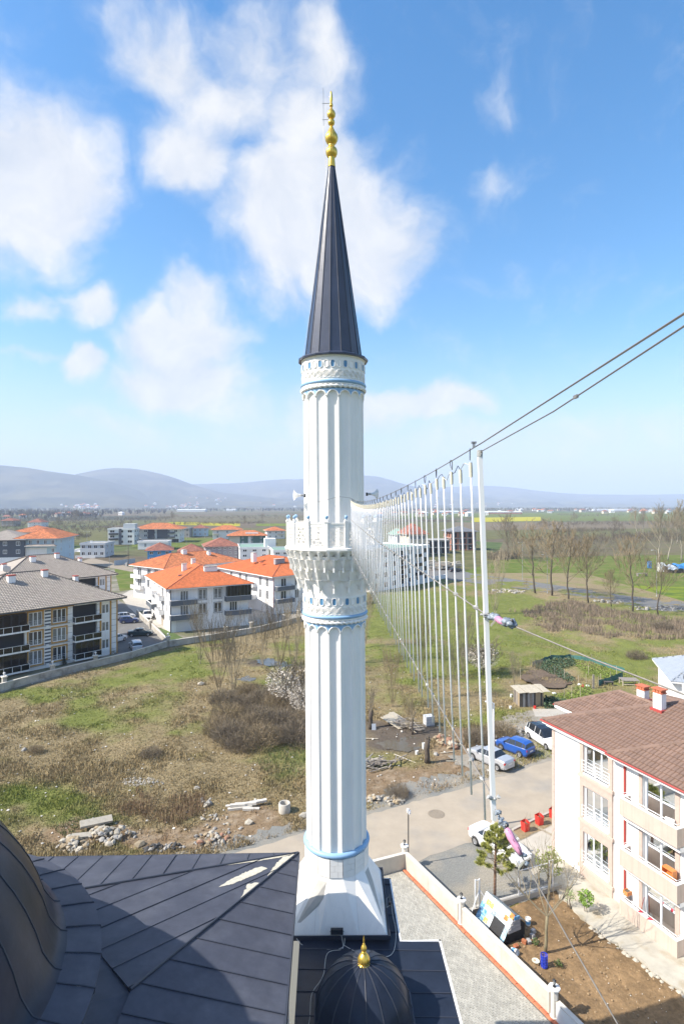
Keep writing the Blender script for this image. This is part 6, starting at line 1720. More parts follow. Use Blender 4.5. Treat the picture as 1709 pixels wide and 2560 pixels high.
def grey_block(label, corner_right, name='apartment_block'):
 u = Vector((.652, .758, 0)).normalized(); Ln = 22.0
 c0 = Vector((*corner_right, 0)) - u*Ln
 B = Bld(name, label, 'apartment block', (c0.x, c0.y), u, Ln, 17.0, 9.0, WALLW)
 T = B.t
 q = lambda px: B.lt(px*.2105)
 lv = (.55, 3.35, 6.15)
 if True:
  w2 = (q(342), q(505)); w3 = (q(628), q(788)); bl = (max(.3, q(-90)), q(318)); br = (q(866), q(1172)); sm = (q(1212), q(1298)); ow = (1.0, 2.6)
  for i, z in enumerate(lv):
   for (a, c) in (w2, w3):
    B.win('front', a, c, z+.25, z+2.25, 3, tw=.09, surround=(OCHRE, .22, .06), curtain=None, glass=GLASS if (i+int(a)) % 2 else mat('lit_curtain_glass', (.16, .17, .17), .12, spec=.6, var=.6, vscale=2.2), rail=WHITEMETAL)
    B.slab('front', a-.5, c+.5, z-.05, z+.03, .16, MGREY, 'ledge')
   B.win('front', sm[0], sm[1], z+.55, z+2.05, 2, tw=.10, glass=MATS['lit_curtain_glass'])
   # recessed balconies
   for (a, c, enc) in ((*bl, i != 1), (*br, i == 0)):
    B.slab('front', a-.1, c+.12, z-.25, z-.02, 1.0, WALLW, 'balcony_slab')
    if enc:
     o = MB(); O, uu, W = B.fr('front'); n_ = max(2, int((c-a)/.9))
     B.op['front'].append((a, c, z+.0, z+2.45, .5))
     pnl = B.slab('front', a+.02, c-.3, z-.02, z+2.45, .92, BLACKGLASS, 'balcony_glazing', inn=.2)
     o = MB()
     for k in range(n_+1): o.box(a+.02+(c-a-.32)*k/n_-.015, a+.02+(c-a-.32)*k/n_+.015, -.945, -.925, z, z+2.45)
     o.build('glazing_bar', STRIPE, pnl)
    else:
     B.op['front'].append((a, c-.2, z+.0, z+2.4, 1.3))
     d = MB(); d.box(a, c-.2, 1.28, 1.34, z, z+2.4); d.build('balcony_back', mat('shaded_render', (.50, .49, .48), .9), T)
     B.win('front', a+.25, a+1.75, z+.02, z+2.1, 2, dep=1.2, cut=False, name='balcony_door', tw=.09)
     d = MB(); d.box(a+1.95, a+2.15, 1.20, 1.27, z, z+2.35); d.box(c-.75, c-.5, 1.20, 1.27, z, z+2.35); d.build('ochre_pier', OCHRE, T)
    glass_rail(B, 'front', a-.02, c+.05, z, .95)
   # dark and pale bands between the windows
   g0, g1 = q(534), q(606)
   for k in range(5): B.slab('front', g0, g1, z+.1+k*.5, z+.33+k*.5, .03, STRIPE, 'grey_band')
   for k in range(3):
    for (a, c) in ((q(1322), q(1384)), (q(795), q(862)), (q(1142), q(1186))):
     B.slab('front', a, c, z+.3+k*.93, z+.34+k*.93, .012, STRIPE, 'joint_strip')
   B.slab('right', 3.0, 8.0, z-.25, z-.02, 1.15, WALLW, 'balcony_slab'); glass_rail(B, 'right', 3.0, 8.0, z, 1.1)
   B.win('right', 4, 7, z, z+2.2, 3); B.win('right', 10, 11.5, z+.6, z+2.1, 2); B.win('right', 13, 14.5, z+.6, z+2.1, 2)
   d = B.slab('right', 3.02, 3.2, z, z+2.5, 1.0, WALLW, 'balcony_cheek')
  for (a, c) in ((q(1186), q(1206)), (q(1306), q(1324)), (q(1384), q(1399))): B.slab('front', a, min(c, Ln), .0, 8.85, .06, OCHRE, 'ochre_pilaster')
 B.walls()
 B.slab('front', -.5, q(870), 8.62, 8.86, .35, OCHRE, 'eave_band'); B.slab('front', q(874), Ln+.5, 8.80, 8.87, .95, WALLW, 'eave_soffit')
 B.hip(9.0, 1.05, 4.35, GREY_T, .36, .42, ridge_m=mat('dark_ridge', (.10, .085, .075), .8, var=.1), fascia=STRIPE, tile_h=.085, faces='fr', eth=.14)
 for (x, y, h, sx) in ((8.4, 6.2, 13.1, 1.0), (13.5, 6.9, 13.3, .8), (3.5, 7.6, 13.6, .8), (17.8, 5.6, 12.1, .6)):
  z0 = 9 + 4.35*min(1, (min(y, 17-y)+1.05)/9.5, (min(x, Ln-x)+1.05)/9.5) - .3
  o = MB(); o.box(x-sx/2, x+sx/2, y-.4, y+.4, z0, z0+1.25); o = o.build('chimney', WALLW, T)
  o2 = MB(); o2.box(x-sx/2-.05, x+sx/2+.05, y-.45, y+.45, z0+1.253, z0+1.42); o2.build('chimney_cap', RED_CAP, o)
 return B
G1 = grey_block('nearest apartment block with grey tile roof, ochre window frames and dark glass balconies', (-36.3, 92.1))
g2o = Vector((-36.3, 92.1, 0)) + Vector((-13.6, 31.1, 0)) - Vector((-36.3, 92.1, 0))
G2 = copy_thing(G1.t, G1.t.location + g2o, G1.t.rotation_euler.z, label='second grey tiled ochre trimmed block, half hidden behind the nearest one')
def dish_on(p, label, s=1.0):
 t = thing('satellite_dish', label, 'satellite dish', p, math.radians(200), 'satellite dishes on roofs')
 b = MB(); b.tube([(0, 0, 0), (0, 0, .5)], .03, 5); b.build('mast', GREYMETAL, t)
 b = MB(); b.lathe([(.02, 0), (.2, .02), (.38, .07), (.48, .12)], 16); o = b.build('dish', MATS['dish_grey'], t, smooth=True); o.location = (0, 0, .6); o.rotation_euler = (math.radians(65), 0, 0); t.scale = (s, s, s)
dish_on(ray(17, 1436, 92), 'grey satellite dish at the left edge on the nearest grey tile roof', 1.3)
# --- orange roofed white blocks
def orange_block(label, corner, u, Lx, Ly, H=8.3, sideview=True, front=None, rise=2.9):
 B = Bld('apartment_block', label, 'apartment block', corner, u, Lx, Ly, H, WALLW)
 return B
O1 = orange_block('white apartment block with bright orange roof and slate grey balconies beside the white van', (-32.1, 106.6), (.88, .473, 0), 15.2, 22.0)
B = O1
q5 = lambda x: B.lt(330+.287*x)
for i, z in enumerate((2.75, 5.5)):
 for (a, c) in ((q5(582), q5(648)), (q5(716), q5(782))):
  B.win('front', a, c, z+.3, z+2.25, 2, tw=.09, surround=(MGREY, .14, .05), rail=WHITEMETAL, glass=MATS['lit_curtain_glass'] if i else GLASS)
 B.win('front', q5(422), q5(492), z+.1, z+2.2, 3, tw=.09, name='balcony_door', glass=MATS['lit_curtain_glass'])
 B.balcony('front', q5(326), q5(560), z-.35, 1.15, .95, DGREY, coping=WALLW)
 B.balcony('front', q5(806), q5(1026), z-.35, 1.15, .95, DGREY, coping=WALLW)
 if i == 1:
  p = B.slab('front', q5(818), q5(1022), z+.64, z+2.7, 1.05, BLACKGLASS, 'balcony_glazing')
  o = MB()
  for k in range(8): x = q5(818)+(q5(1022)-q5(818))*k/7; o.box(x-.03, x+.03, -1.09, -1.06, z+.64, z+2.7)
  o.build('glazing_bar', STRIPE, p)
 else: B.win('front', q5(850), q5(916), z+.1, z+2.2, 3, tw=.09, name='balcony_door')
 for (a, c) in ((3.2, 4.4), (10.5, 11.7), (16, 17)): B.win('left', 22-a-1.2, 22-a, z+.5, z+2.1, 2, tw=.09)
 B.balcony('left', 22-9.6, 22-5.6, z-.35, 1.1, .95, WALLW, coping=MGREY); B.balcony('left', 22-20, 22-13.5, z-.35, 1.1, .95, DGREY if i == 0 else WALLW, coping=WALLW)
 B.win('left', 22-8.5, 22-6.8, z+.1, z+2.2, 2, name='balcony_door')
B.win('left', 22-8.8, 22-6.3, .0, 2.2, 1, frame=MGREY, glass=mat('garage_shutter', (.35, .30, .24), .7), name='garage_door')
B.walls()
o = MB(); o.box(1.0, 5.2, -.02, .0, .0, 2.35); o.build('garage_panel', mat('garage_white', (.62, .62, .62), .8), B.t)
B.slab('front', .0, .09, .0, 8.0, .09, DGREY, 'downpipe'); B.slab('left', 21.9, 22.0, 0, 8.0, .10, DGREY, 'downpipe')
B.hip(8.3, .95, 3.3, ORANGE_T, .30, .40, fascia=WALLW, tile_h=.065, faces='fl', ridge_m=ORANGE_D)
B.chimney(8.9, 5.0, 9.4, 11.4, 2.6, .8); B.chimney(7.3, 12.5, 11, 12.4, .8, .8); B.chimney(4.6, 9.0, 10.2, 11.8, .9, .7)
o = MB(); o.box(2.6, 3.4, 5.2, 5.6, 9.95, 10.15); o.build('roof_vent', DGREY, B.t)
O2 = orange_block('white apartment block with faded orange roof standing behind the slate grey balconies', (-43.6, 140.2), (.61, .79, 0), 24.5, 13.5)
B = O2
for z in (2.75, 5.5):
 for a in (2.0, 6.2, 9.3): B.win('left', a, a+1.3, z+.3, z+2.2, 2, tw=.10, surround=(MGREY, .12, .05))
 B.balcony('left', .2, 4.6, z-.35, 1.1, .95, WALLW, coping=MGREY)
 for a in (13, 17, 21): B.win('front', a, a+1.4, z+.3, z+2.2, 2, tw=.1)
 B.win('front', 3, 4.5, z+.3, z+2.2, 2); B.win('front', 8, 9.5, z+.3, z+2.2, 2)
B.walls(); B.hip(8.3, .9, 2.9, mat('faded_orange_tile', (.47, .16, .06), .78, var=.12, vscale=.5, island=.3), .34, .50, fascia=WALLW, tile_h=.05, faces='fl', ridge_m=ORANGE_D)
B.chimney(10.2, 6.0, 10.6, 11.9, 1.3, .9); B.chimney(17, 4.2, 10.0, 11.2, .8, .8)
O3 = orange_block('white apartment block with orange roof showing its corner just left of the minaret', (-14.9, 124.5), (.77, .64, 0), 18, 25)
B = O3
for i, z in enumerate((2.75, 5.5)):
 B.win('front', 1.9, 3.3, z+.2, z+2.2, 2, tw=.1, name='balcony_door'); B.balcony('front', .25, 4.9, z-.35, 1.15, .95, DGREY, coping=WALLW)
 for a in (5.6, 8.2, 11.5): B.win('front', a, a+1.1, z+.2, z+2.2, 2, tw=.1, rail=WHITEMETAL)
 for a in (2.2, 5.0, 11.2, 14.2, 18.5): B.win('left', 25-a-1.1, 25-a, z+.2, z+2.2, 2, tw=.1)
 B.balcony('left', 25-10.6, 25-7.2, z-.35, 1.0, .95, WALLW, coping=MGREY)
B.walls(); B.slab('left', 24.9, 25, .0, 8.1, .1, REDT, 'downpipe')
B.hip(8.3, .95, 3.1, ORANGE_T, .30, .42, fascia=WALLW, tile_h=.065, faces='fl', ridge_m=ORANGE_D)
B.chimney(5.4, 6.0, 10.2, 11.3, 2.6, .8, m=MGREY); B.chimney(3.4, 14, 10.2, 12.3, 1.0, 1.0)
o = MB(); o.tube([(3.0, 10.2, 10.6), (3.0, 10.2, 11.1)], .07, 6); o.box(2.6, 3.5, 9.8, 10.6, 10.35, 10.5); o.build('roof_vent', mat('vent_orange', (.5, .17, .08), .8), B.t)
# --- boundary wall of the site with lantern posts
SW = mat('weathered_wall', (.40, .375, .33), .9, var=.28, vscale=1.0, color2=(.24, .22, .19), c2scale=.8, c2lo=.5, c2hi=.66)
def site_wall(label, pts, h=1.05, th=.22):
 P = [G(*p) for p in pts]
 t = thing('boundary_wall', label, 'wall', P[0], 0, 'boundary walls of the housing site'); O = Vector(P[0])
 for i in range(len(P)-1):
  d = P[i+1]-P[i]; n = max(1, int(d.length/3.2)); dn = d.normalized(); s = Vector((-dn.y, dn.x, 0))*th
  for k in range(n):
   b = MB(); b.obox(P[i]-O + d*(k/n) + dn*.01, d/n - dn*.02, s, Vector((0, 0, h-.06))); b.build('wall_panel', SW, t)
  b = MB(); b.obox(P[i]-O - s*.1 + Vector((0, 0, h-.058)), d, s*1.2, Vector((0, 0, .08))); b.build('coping', COPM, t)
site_wall('long weathered boundary wall along the field before the nearest grey tiled block', [(-260, 1802), (12, 1727), (132, 1694), (240, 1668), (330, 1646), (418, 1618)])
site_wall('weathered boundary wall along the field before the orange roofed blocks', [(424, 1617), (531, 1601), (646, 1581), (763, 1551), (800, 1540)])
site_wall('weathered wall running back from the field between parking yard and orange roofed block', [(420, 1612), (384, 1575), (352, 1545), (344, 1535)])
for i, (px, py, w_) in enumerate(((12, 1724, 'left edge of the picture'), (132.6, 1692, 'dark hedge under the nearest grey block'), (240, 1667, 'small conifer by the ochre pilasters'), (421, 1616, 'corner where yard wall meets field wall'), (565, 1590, 'concrete drive of the orange block'), (629, 1578, 'dark drive between the orange roofed blocks'), (747, 1546, 'minaret edge'), (378, 1572, 'small lawn beside the parking yard'))):
 p = G(px, py); t = thing('wall_post', 'wall post by the ' + w_, 'post', p, .86, 'lamp posts of the site wall')
 b = MB(); b.cbox((0, .1, .80), .48, .48, 1.6); b.build('shaft', SW, t); b = MB(); b.cbox((0, .1, 1.66), .66, .66, .12); b.build('cap', COPM, t)
 if i not in (4, 5, 6):
  b = MB(); b.lathe([(.05, 1.72), (.05, 1.92), (.10, 1.95), (.16, 2.1), (.12, 2.22), (.0, 2.26)], 8, c=(0, .1, 0)); b.build('lamp', mat('lamp_white', (.7, .7, .7), .4), t)
# ------------------------------------------------------------------ houses farther out
def house(name, label, px0, px1, ybase, yeave, yaw, depth, wall, roof=None, rise=2.2, over=.7, storeys=2, wins=3, swins=2, flat=None, cat='house', cut_par=False, winm=GLASS, frame=PVC, ww=1.1, tile=True, swall=None, balc=None, group=None):
 """front seen between the photo columns px0 and px1, foot at ybase, eaves at yeave; yaw turns it"""
 d = CH*FPX/(ybase-CY)
 a = math.radians(yaw); u = Vector((math.cos(a), math.sin(a)))
 X0 = (px0-CX)/FPX*d; k = (px1-CX)/FPX
 Lx = (k*d - X0)/(u.x - k*u.y)
 H = CH-(yeave-CY)/FPX*d
 B = Bld(name, label, cat, (X0, d), u, Lx, depth, H, wall, group)
 sh = H/storeys
 for s in range(storeys):
  for i in range(wins):
   x = Lx*(i+.5)/wins; w = min(ww, Lx/wins*.6)
   B.win('front', x-w/2, x+w/2, s*sh+sh*.32, s*sh+sh*.82, 2, tw=.12, glass=winm, frame=frame, dep=.1)
  sd = 'left' if X0 + Lx*.5 > 0 or yaw > 0 else 'right'
  for sd in ('left', 'right'):
   for i in range(swins):
    x = depth*(i+.5)/swins; w = min(ww, depth/swins*.6)
    B.win(sd, x-w/2, x+w/2, s*sh+sh*.32, s*sh+sh*.82, 2, tw=.12, glass=winm, frame=frame, dep=.1)
 if balc is not None:
  for s in range(1, storeys):
   B.balcony('front', Lx*balc[0], Lx*balc[1], s*sh-.2, 1.2, 1.0, balc[2])
 B.walls()
 if roof is not None:
  B.hip(H+.02, over, rise, roof, .6, .7, fascia=wall, tile_h=.05 if tile else .03, faces='frbl' if False else 'flr', ridge_m=ORANGE_D if roof is not GREY_T else None)
 if flat is not None:
  o = MB(); e = .25
  o.box(-e, Lx+e, -e, 0, H-.5, H+.45); o.box(-e, Lx+e, depth, depth+e, H-.5, H+.45); o.box(-e, 0, 0, depth, H-.5, H+.45); o.box(Lx, Lx+e, 0, depth, H-.5, H+.45); o.build('parapet', wall, B.t)
  o = MB(); o.box(0, Lx, 0, depth, H-.1, H+.02); o.build('roof', flat, B.t)
 return B
WH2 = mat('house_white', (.74, .73, .71), .9, var=.06, vscale=.4); CREAM = mat('house_cream', (.62, .54, .42), .9, var=.08, vscale=.4); BLUEH = mat('house_blue', (.10, .34, .62), .8, var=.06, vscale=.4)
PALEB = mat('house_pale_blue', (.46, .58, .64), .85, var=.06, vscale=.4); GREENH = mat('house_green', (.075, .16, .135), .8, var=.08, vscale=.4); LILAC = mat('house_lilac_grey', (.32, .29, .31), .85, var=.12, vscale=.3)
PALEG = mat('house_pale_grey', (.50, .53, .55), .9, var=.08, vscale=.4); DARKH = mat('house_dark_grey', (.085, .095, .115), .8, var=.06, vscale=.3); RAWC = mat('raw_concrete', (.33, .32, .30), .95, var=.2, vscale=.6); BRICKR = mat('hollow_brick', (.40, .165, .10), .9, var=.15, vscale=1.2)
GREENROOF = mat('green_roof_felt', (.19, .30, .24), .8, var=.15, vscale=.3); TRED = mat('dull_red_tile', (.27, .105, .068), .8, var=.15, vscale=.4, island=.3)
ORT = MATS['faded_orange_tile']
h = house('apartment_block', 'white modern block with dark stair tower and glass balconies left of an orange roof', 270, 336, 1362, 1323, 8, 14, WH2, storeys=3, wins=3, flat=RAWC, cat='apartment block', winm=BLACKGLASS, ww=2.6, balc=(.05, .40, GLASS))
h.slab('front', h.L*.42, h.L*.52, 0, h.H+.3, .5, DARKH, 'stair_tower'); o = MB(); o.box(h.L*.55, h.L*1.0, 2, 9, h.H, h.H+3.1); o.build('penthouse', PALEG, h.t)
h = house('apartment_block', 'white and slate apartment block on stilts with wide orange roof', 336, 449, 1357, 1323, 6, 18, WH2, roof=ORT, rise=3.6, over=2.0, storeys=3, wins=6, cat='apartment block', ww=2.0)
for a, c in ((.30, .44), (.50, .74)): h.slab('front', h.L*a, h.L*c, 2.6, h.H-.2, .12, DARKH, 'slate_panel')
for a, c in ((.30, .46), (.74, .9)): h.balcony('front', h.L*a, h.L*c, 3.0, 1.4, 1.0, DARKH); h.balcony('front', h.L*a, h.L*c, 5.8, 1.4, 1.0, DARKH)
o = MB(); o.box(.5, h.L-.5, -.15, -.01, .2, 2.3); o.build('stilt_gap_shade', ROOM, h.t)  # dark slab painted in for the shade under the raised floor
h = house('building_shell', 'small unfinished concrete shell right of the slate orange roofed block', 452, 474, 1343, 1321, 5, 12, RAWC, storeys=2, wins=2, swins=2, flat=RAWC, cat='building shell', winm=ROOM, frame=RAWC)
house('house', 'pale blue two storey house with brown hip roof beside the street lamp', 482, 519, 1341, 1321, 10, 13, PALEB, roof=TRED, rise=2.6, cat='house')
house('house', 'white house with orange hip roof and ochre balcony in front of the yellow field', 532, 604, 1348, 1325, 12, 14, WH2, roof=ORT, rise=2.9, over=1.2, wins=3, balc=(.02, .22, CREAM))
h = house('house', 'green walled house with dormered orange roof and white bay', 572, 664, 1362, 1340, 10, 13, GREENH, roof=ORT, rise=3.0, over=1.3, wins=4, swins=2)
h.slab('front', .3, h.L*.30, 0, h.H-.2, .3, CREAM, 'bay'); h.slab('front', h.L*.52, h.L*.60, 0, h.H-.1, .15, WH2, 'pilaster'); o = MB(); o.box(h.L*.45, h.L*.8, 1.5, 5, h.H+.6, h.H+1.9); o.build('dormer', WH2, h.t)
house('house', 'house with orange roof standing behind the green walled house', 668, 712, 1347, 1327, 14, 14, WH2, roof=ORT, rise=2.6, over=1.3, wins=3, balc=(.6, .95, CREAM))
h = house('row_house', 'long lilac grey block with dull red roof behind the faded orange roof', 515, 596, 1402, 1367, 17, 15, LILAC, roof=TRED, rise=3.4, over=1.0, storeys=3, wins=6, swins=3, cat='apartment block')
h = house('house', 'low wing with dull red hip roof left of the lilac grey block', 448, 508, 1400, 1380, 14, 12, mat('house_pink', (.58, .42, .37), .9, var=.06), roof=TRED, rise=3.0, over=1.0, wins=3)
h = house('house', 'bright blue two storey house with dull red hip roof', 369, 428, 1405, 1377, 16, 14, BLUEH, roof=TRED, rise=2.8, over=1.1, wins=3, swins=2, ww=1.4)
h = house('building_shell', 'white unfinished flat roofed house behind the bright blue house', 345, 420, 1374, 1355, 8, 12, WH2, storeys=1, wins=2, swins=1, flat=RAWC, cat='building shell', winm=ROOM)
h = house('flat_roof_block', 'white flat roofed block with green roof felt behind the orange roofs', 600, 672, 1410, 1371, 12, 24, WH2, storeys=3, wins=3, swins=5, flat=GREENROOF, cat='apartment block', winm=BLACKGLASS, ww=1.6)
o = MB(); o.box(h.L*.9, h.L+3.4, 6, 12, h.H, h.H+3.4); o.build('penthouse', WH2, h.t)
h = house('flat_roof_block', 'lower white flat roofed block partly behind the minaret balcony', 684, 762, 1418, 1378, 12, 18, WH2, storeys=3, wins=4, swins=4, flat=GREENROOF, cat='apartment block', winm=BLACKGLASS, ww=1.6)
h = house('house', 'pale grey two storey house with flat roof and roof clutter behind the grey tiled roofs', 201, 263, 1394, 1360, 6, 14, PALEG, storeys=2, wins=4, swins=2, flat=RAWC, winm=BLACKGLASS, ww=1.5)
o = MB(); o.box(-3.6, -.3, 2, 10, 2.4, 2.7); o.box(-3.6, -3.4, 2, 10, 2.7, 3.6); o.build('terrace', WH2, h.t); o = MB(); o.box(-1, h.L*.7, -3.4, -3.2, 0, 1.2); o.build('garden_wall', WH2, h.t)
h.chimney(h.L*.3, 5, h.H, h.H+1.1, .8, .8)
h = house('apartment_block', 'dark slate apartment block with grey pitched roof at the left edge', -70, 62, 1434, 1352, 14, 20, DARKH, roof=GREY_T, rise=3.2, storeys=4, wins=4, swins=2, cat='apartment block', ww=1.3)
h.slab('front', -.1, h.L+.1, 0, 5.4, .12, WALLW, 'pale_base')
h = house('apartment_block', 'pale blue and white block with orange roof beside the dark slate block', 48, 142, 1430, 1347, 10, 22, PALEB, roof=ORT, rise=3.2, storeys=4, wins=5, swins=2, cat='apartment block', ww=1.0, over=1.5)
h.slab('front', h.L*.05, h.L*.74, .2, h.H*.72, .15, WALLW, 'white_panel'); hip_roof(h.t, h.L*.2, h.L*1.02, -2.2, -.2, h.H-2.6, .5, GREY_T, .6, .7, None, WALLW, 0, .03, 'lean_to_roof', .14)
house('house', 'orange roofed yellow house behind the pale blue and white block', 36, 120, 1372, 1331, 8, 18, CREAM, roof=ORT, rise=3.4, over=1.8, storeys=3, wins=4, cat='house')
house('house', 'white house with brown roof and annex near the left skyline trees', 70, 104, 1318, 1306, 5, 18, WH2, roof=TRED, rise=4, wins=3)
house('house', 'grey brown house at the far left edge among bare trees', 2, 34, 1316, 1302, 5, 18, mat('house_brown', (.3, .25, .2), .9), roof=TRED, rise=3, wins=3)
# --- seen through the light curtain
h = house('apartment_block', 'white four storey block with tall black windows seen through the light tubes', 930, 1071, 1482, 1380, 50, 22, WALLW, storeys=4, wins=7, swins=0, flat=GREENROOF, cat='apartment block', winm=BLACKGLASS, frame=DARKMETAL, ww=1.5)
o = MB(); o.box(h.L*.05, h.L*.35, 5, 13, h.H, h.H+3.0); o.box(h.L*.0, h.L*.4, 4.5, 13.5, h.H+3.0, h.H+3.3); o.build('penthouse', WH2, h.t)
for s in range(1, 4):
 for a in (.46, .74): h.balcony('front', h.L*a, h.L*(a+.1), s*h.H/4-.1, .8, .9, BLACKGLASS)
h = house('house', 'cream house with terracotta gable roof behind the white four storey block', 1021, 1064, 1392, 1336, 12, 14, CREAM, roof=TRED, rise=4.6, over=1.2, storeys=3, wins=4, ww=1.6)
house('house', 'house with green roof left of the cream gabled house', 992, 1020, 1384, 1338, 12, 14, PALEG, roof=GREENROOF, rise=3.0, over=.8, storeys=2, wins=2)
# unfinished brick block: frame, brick infill, dark openings, grey roof
d = CH*FPX/(1376-CY); X0 = (1127-CX)/FPX*d; Lx = (1191-1127)/FPX*d
h = Bld('building_shell', 'unfinished red brick and concrete block with grey hip roof beyond the light tubes', 'building shell', (X0, d), (math.cos(.12), math.sin(.12)), Lx, 13, 9.8, BRICKR)
for s in range(3):
 z = s*3.25
 for k in range(3):
  a = .5 + k*(Lx-1)/3; c = a+(Lx-1)/3*(.62 if k != 1 else .8)
  h.op['front'].append((a, c, z+.4, z+2.75, 1.2)); h.op['left'].append((1+k*3.8, 3.4+k*3.8, z+.4, z+2.7, 1.2))
 h.slab('front', -.3, Lx+.3, z+2.95, z+3.25, .35, RAWC, 'floor_slab'); h.slab('left', -.3, 13.3, z+2.95, z+3.25, .35, RAWC, 'floor_slab')
for k in range(4): h.slab('front', k*(Lx-.4)/3, k*(Lx-.4)/3+.4, 0, 9.7, .25, RAWC, 'column')
h.walls(); h.hip(9.85, 1.5, 2.6, mat('slate_roof', (.16, .165, .18), .7, var=.15, vscale=.4), .6, .7, tile_h=.03, faces='flr')
d = CH*FPX/(1384-CY); X0 = (1072-CX)/FPX*d; Lx = (1124-1072)/FPX*d
h = Bld('building_shell', 'bare concrete skeleton between the cream house and the brick shell', 'building shell', (X0, d), (1, .1), Lx, 12, 6.4, RAWC)
for k in range(5): h.op['front'].append((.4+k*(Lx-.4)/5, (k+1)*(Lx-.4)/5, .2, 2.7, 4)); h.op['front'].append((.4+k*(Lx-.4)/5, (k+1)*(Lx-.4)/5, 3.2, 5.8, 4))
h.walls(); o = MB(); o.box(-.5, Lx+.5, -.6, 12.5, 6.4, 6.7); o.box(-.6, Lx+.4, -.6, 12.5, 2.8, 3.05); o.build('floor_slab', RAWC, h.t)
# garden wall and hedge of the white block
a_, b_ = G(1024, 1466), G(1116, 1445); t = thing('boundary_wall', 'white garden wall with dark hedge behind by the white four storey block', 'wall', a_, 0, 'boundary walls of the housing site')
o = MB(); o.obox((0, 0, 0), b_-a_, Vector((-.2, .3, 0)), (0, 0, 1.3)); o.build('wall_panel', WH2, t)
# low corrugated fence, blue grey
a_, b_ = G(286, 1414), G(338, 1408); t = thing('sheet_fence', 'blue grey corrugated sheet fence left of the bright blue house', 'fence', a_, 0)
dv = b_-a_
for k in range(12):
 o = MB(); o.obox(dv*(k/12), dv*(.94/12), Vector((0, .08*(k % 2), 0)) + Vector((0, .05, 0)), (0, 0, 2.0)); o.build('sheet', mat('corrugated_sheet', (.36, .43, .50), .5, metal=.2, var=.1), t)
# far greenhouses and works sheds
def shed(label, px0, px1, yb, h_, m, mr, dep=14):
 a_, b_ = G(px0, yb), G(px1, yb); t = thing('long_shed', label, 'shed', a_, 0, 'long sheds on the far plain'); Lx = b_.x-a_.x
 o = MB(); o.box(0, Lx, 0, dep, 0, h_); o.build('wall', m, t)
 o = MB(); o.prism([(-1, -.6), (Lx+1, -.6), (Lx+1, dep+.6), (-1, dep+.6)], h_, h_+.15); o.add([(-1, -.6, h_+.16), (Lx+1, -.6, h_+.16), (Lx+1, dep/2, h_+2.6), (-1, dep/2, h_+2.6), (Lx+1, dep+.6, h_+.16), (-1, dep+.6, h_+.16)], [(0, 1, 2, 3), (3, 2, 4, 5), (0, 3, 5), (1, 4, 2)]); o.build('roof', mr, t)
SHR = mat('pale_sheet_roof', (.62, .64, .66), .6); 
shed('long low works shed with pale roof and brick wall right of the white end bar', 1206, 1304, 1285, 4.5, BRICKR, SHR, 30)
shed('long pale greenhouse shed before the tree line at the right', 1482, 1590, 1277.5, 5.5, SHR, SHR, 40)
shed('pale works shed seen through the light tubes', 1080, 1146, 1284, 5, SHR, SHR, 30); shed('long grey shed on the plain above the orange roof ridge', 442, 512, 1279, 6, SHR, SHR, 40)
shed('short pale shed right of the long grey shed on the left plain', 560, 588, 1278, 6, SHR, SHR, 40)
# distant small houses: body and roof
def tiny(i):
 o = MB(); w, d_, h_ = 11, 9, 5.5
 o.box(-w/2, w/2, -d_/2, d_/2, 0, h_, 0); e = .6
 o.add([(-w/2-e, -d_/2-e, h_), (w/2+e, -d_/2-e, h_), (w/2+e, d_/2+e, h_), (-w/2-e, d_/2+e, h_), (-w/2+3, 0, h_+2.6), (w/2-3, 0, h_+2.6)], [(0, 1, 5, 4), (1, 2, 5), (2, 3, 4, 5), (3, 0, 4)], 1)
 for k in (-3, 0, 3): o.box(k-.6, k+.6, -d_/2-.03, -d_/2-.01, 1.0, 2.4, 2); o.box(k-.6, k+.6, -d_/2-.03, -d_/2-.01, 3.4, 4.8, 2)
 return o.mesh('far_house', [[WH2, CREAM, PALEG, WH2][i % 4], [ORT, TRED, TRED, SHR][i % 4], ROOM])
tm = [tiny(i) for i in range(4)]
spots = [(58, 1296), (140, 1292), (150, 1290), (160, 1289), (172, 1288), (178, 1290), (222, 1291), (304, 1288), (-10, 1292), (18, 1300), (212, 1288), (240, 1287)]
for i, (px, py) in enumerate(spots): tag(place('far_house', tm[i % 4], loc=G(px, py, -.1), rot=(0, 0, R.uniform(-.4, .4))), 'small far off house with tiled roof on the left plain', 'house', 'small houses on the left plain')
for i in range(34):
 px = R.uniform(905, 1340); py = R.uniform(1278, 1292) - (px > 1180)*4
 tag(place('far_house', tm[i % 4], loc=G(px, py, -.1), rot=(0, 0, R.uniform(-.5, .5)), scale=R.uniform(.8, 1.3)), 'small far off house in the village behind the light tubes', 'house', 'village houses behind the light tubes')
for i in range(22):
 px = R.uniform(1340, 1700); py = R.uniform(1274, 1284)
 tag(place('far_house', tm[i % 4], loc=G(px, py, -.1), rot=(0, 0, R.uniform(-.5, .5)), scale=R.uniform(.8, 1.4)), 'small far off house before the right hand tree line', 'house', 'houses before the right tree line')
def on_hill(px, py):
 """first hill point seen at the pixel"""
 dg = bpy.context.evaluated_depsgraph_get()
 d = pxdir(px, py).normalized(); o_ = Vector((0, 0, CH)) + d*400
 best = None
 for ob in SC.objects:
  if ob.name.startswith('hills'):
   ok, loc, n_, f_ = ob.ray_cast(o_, d)
   if ok and (best is None or loc.y < best.y): best = loc
 return best
SC.view_layers[0].update()
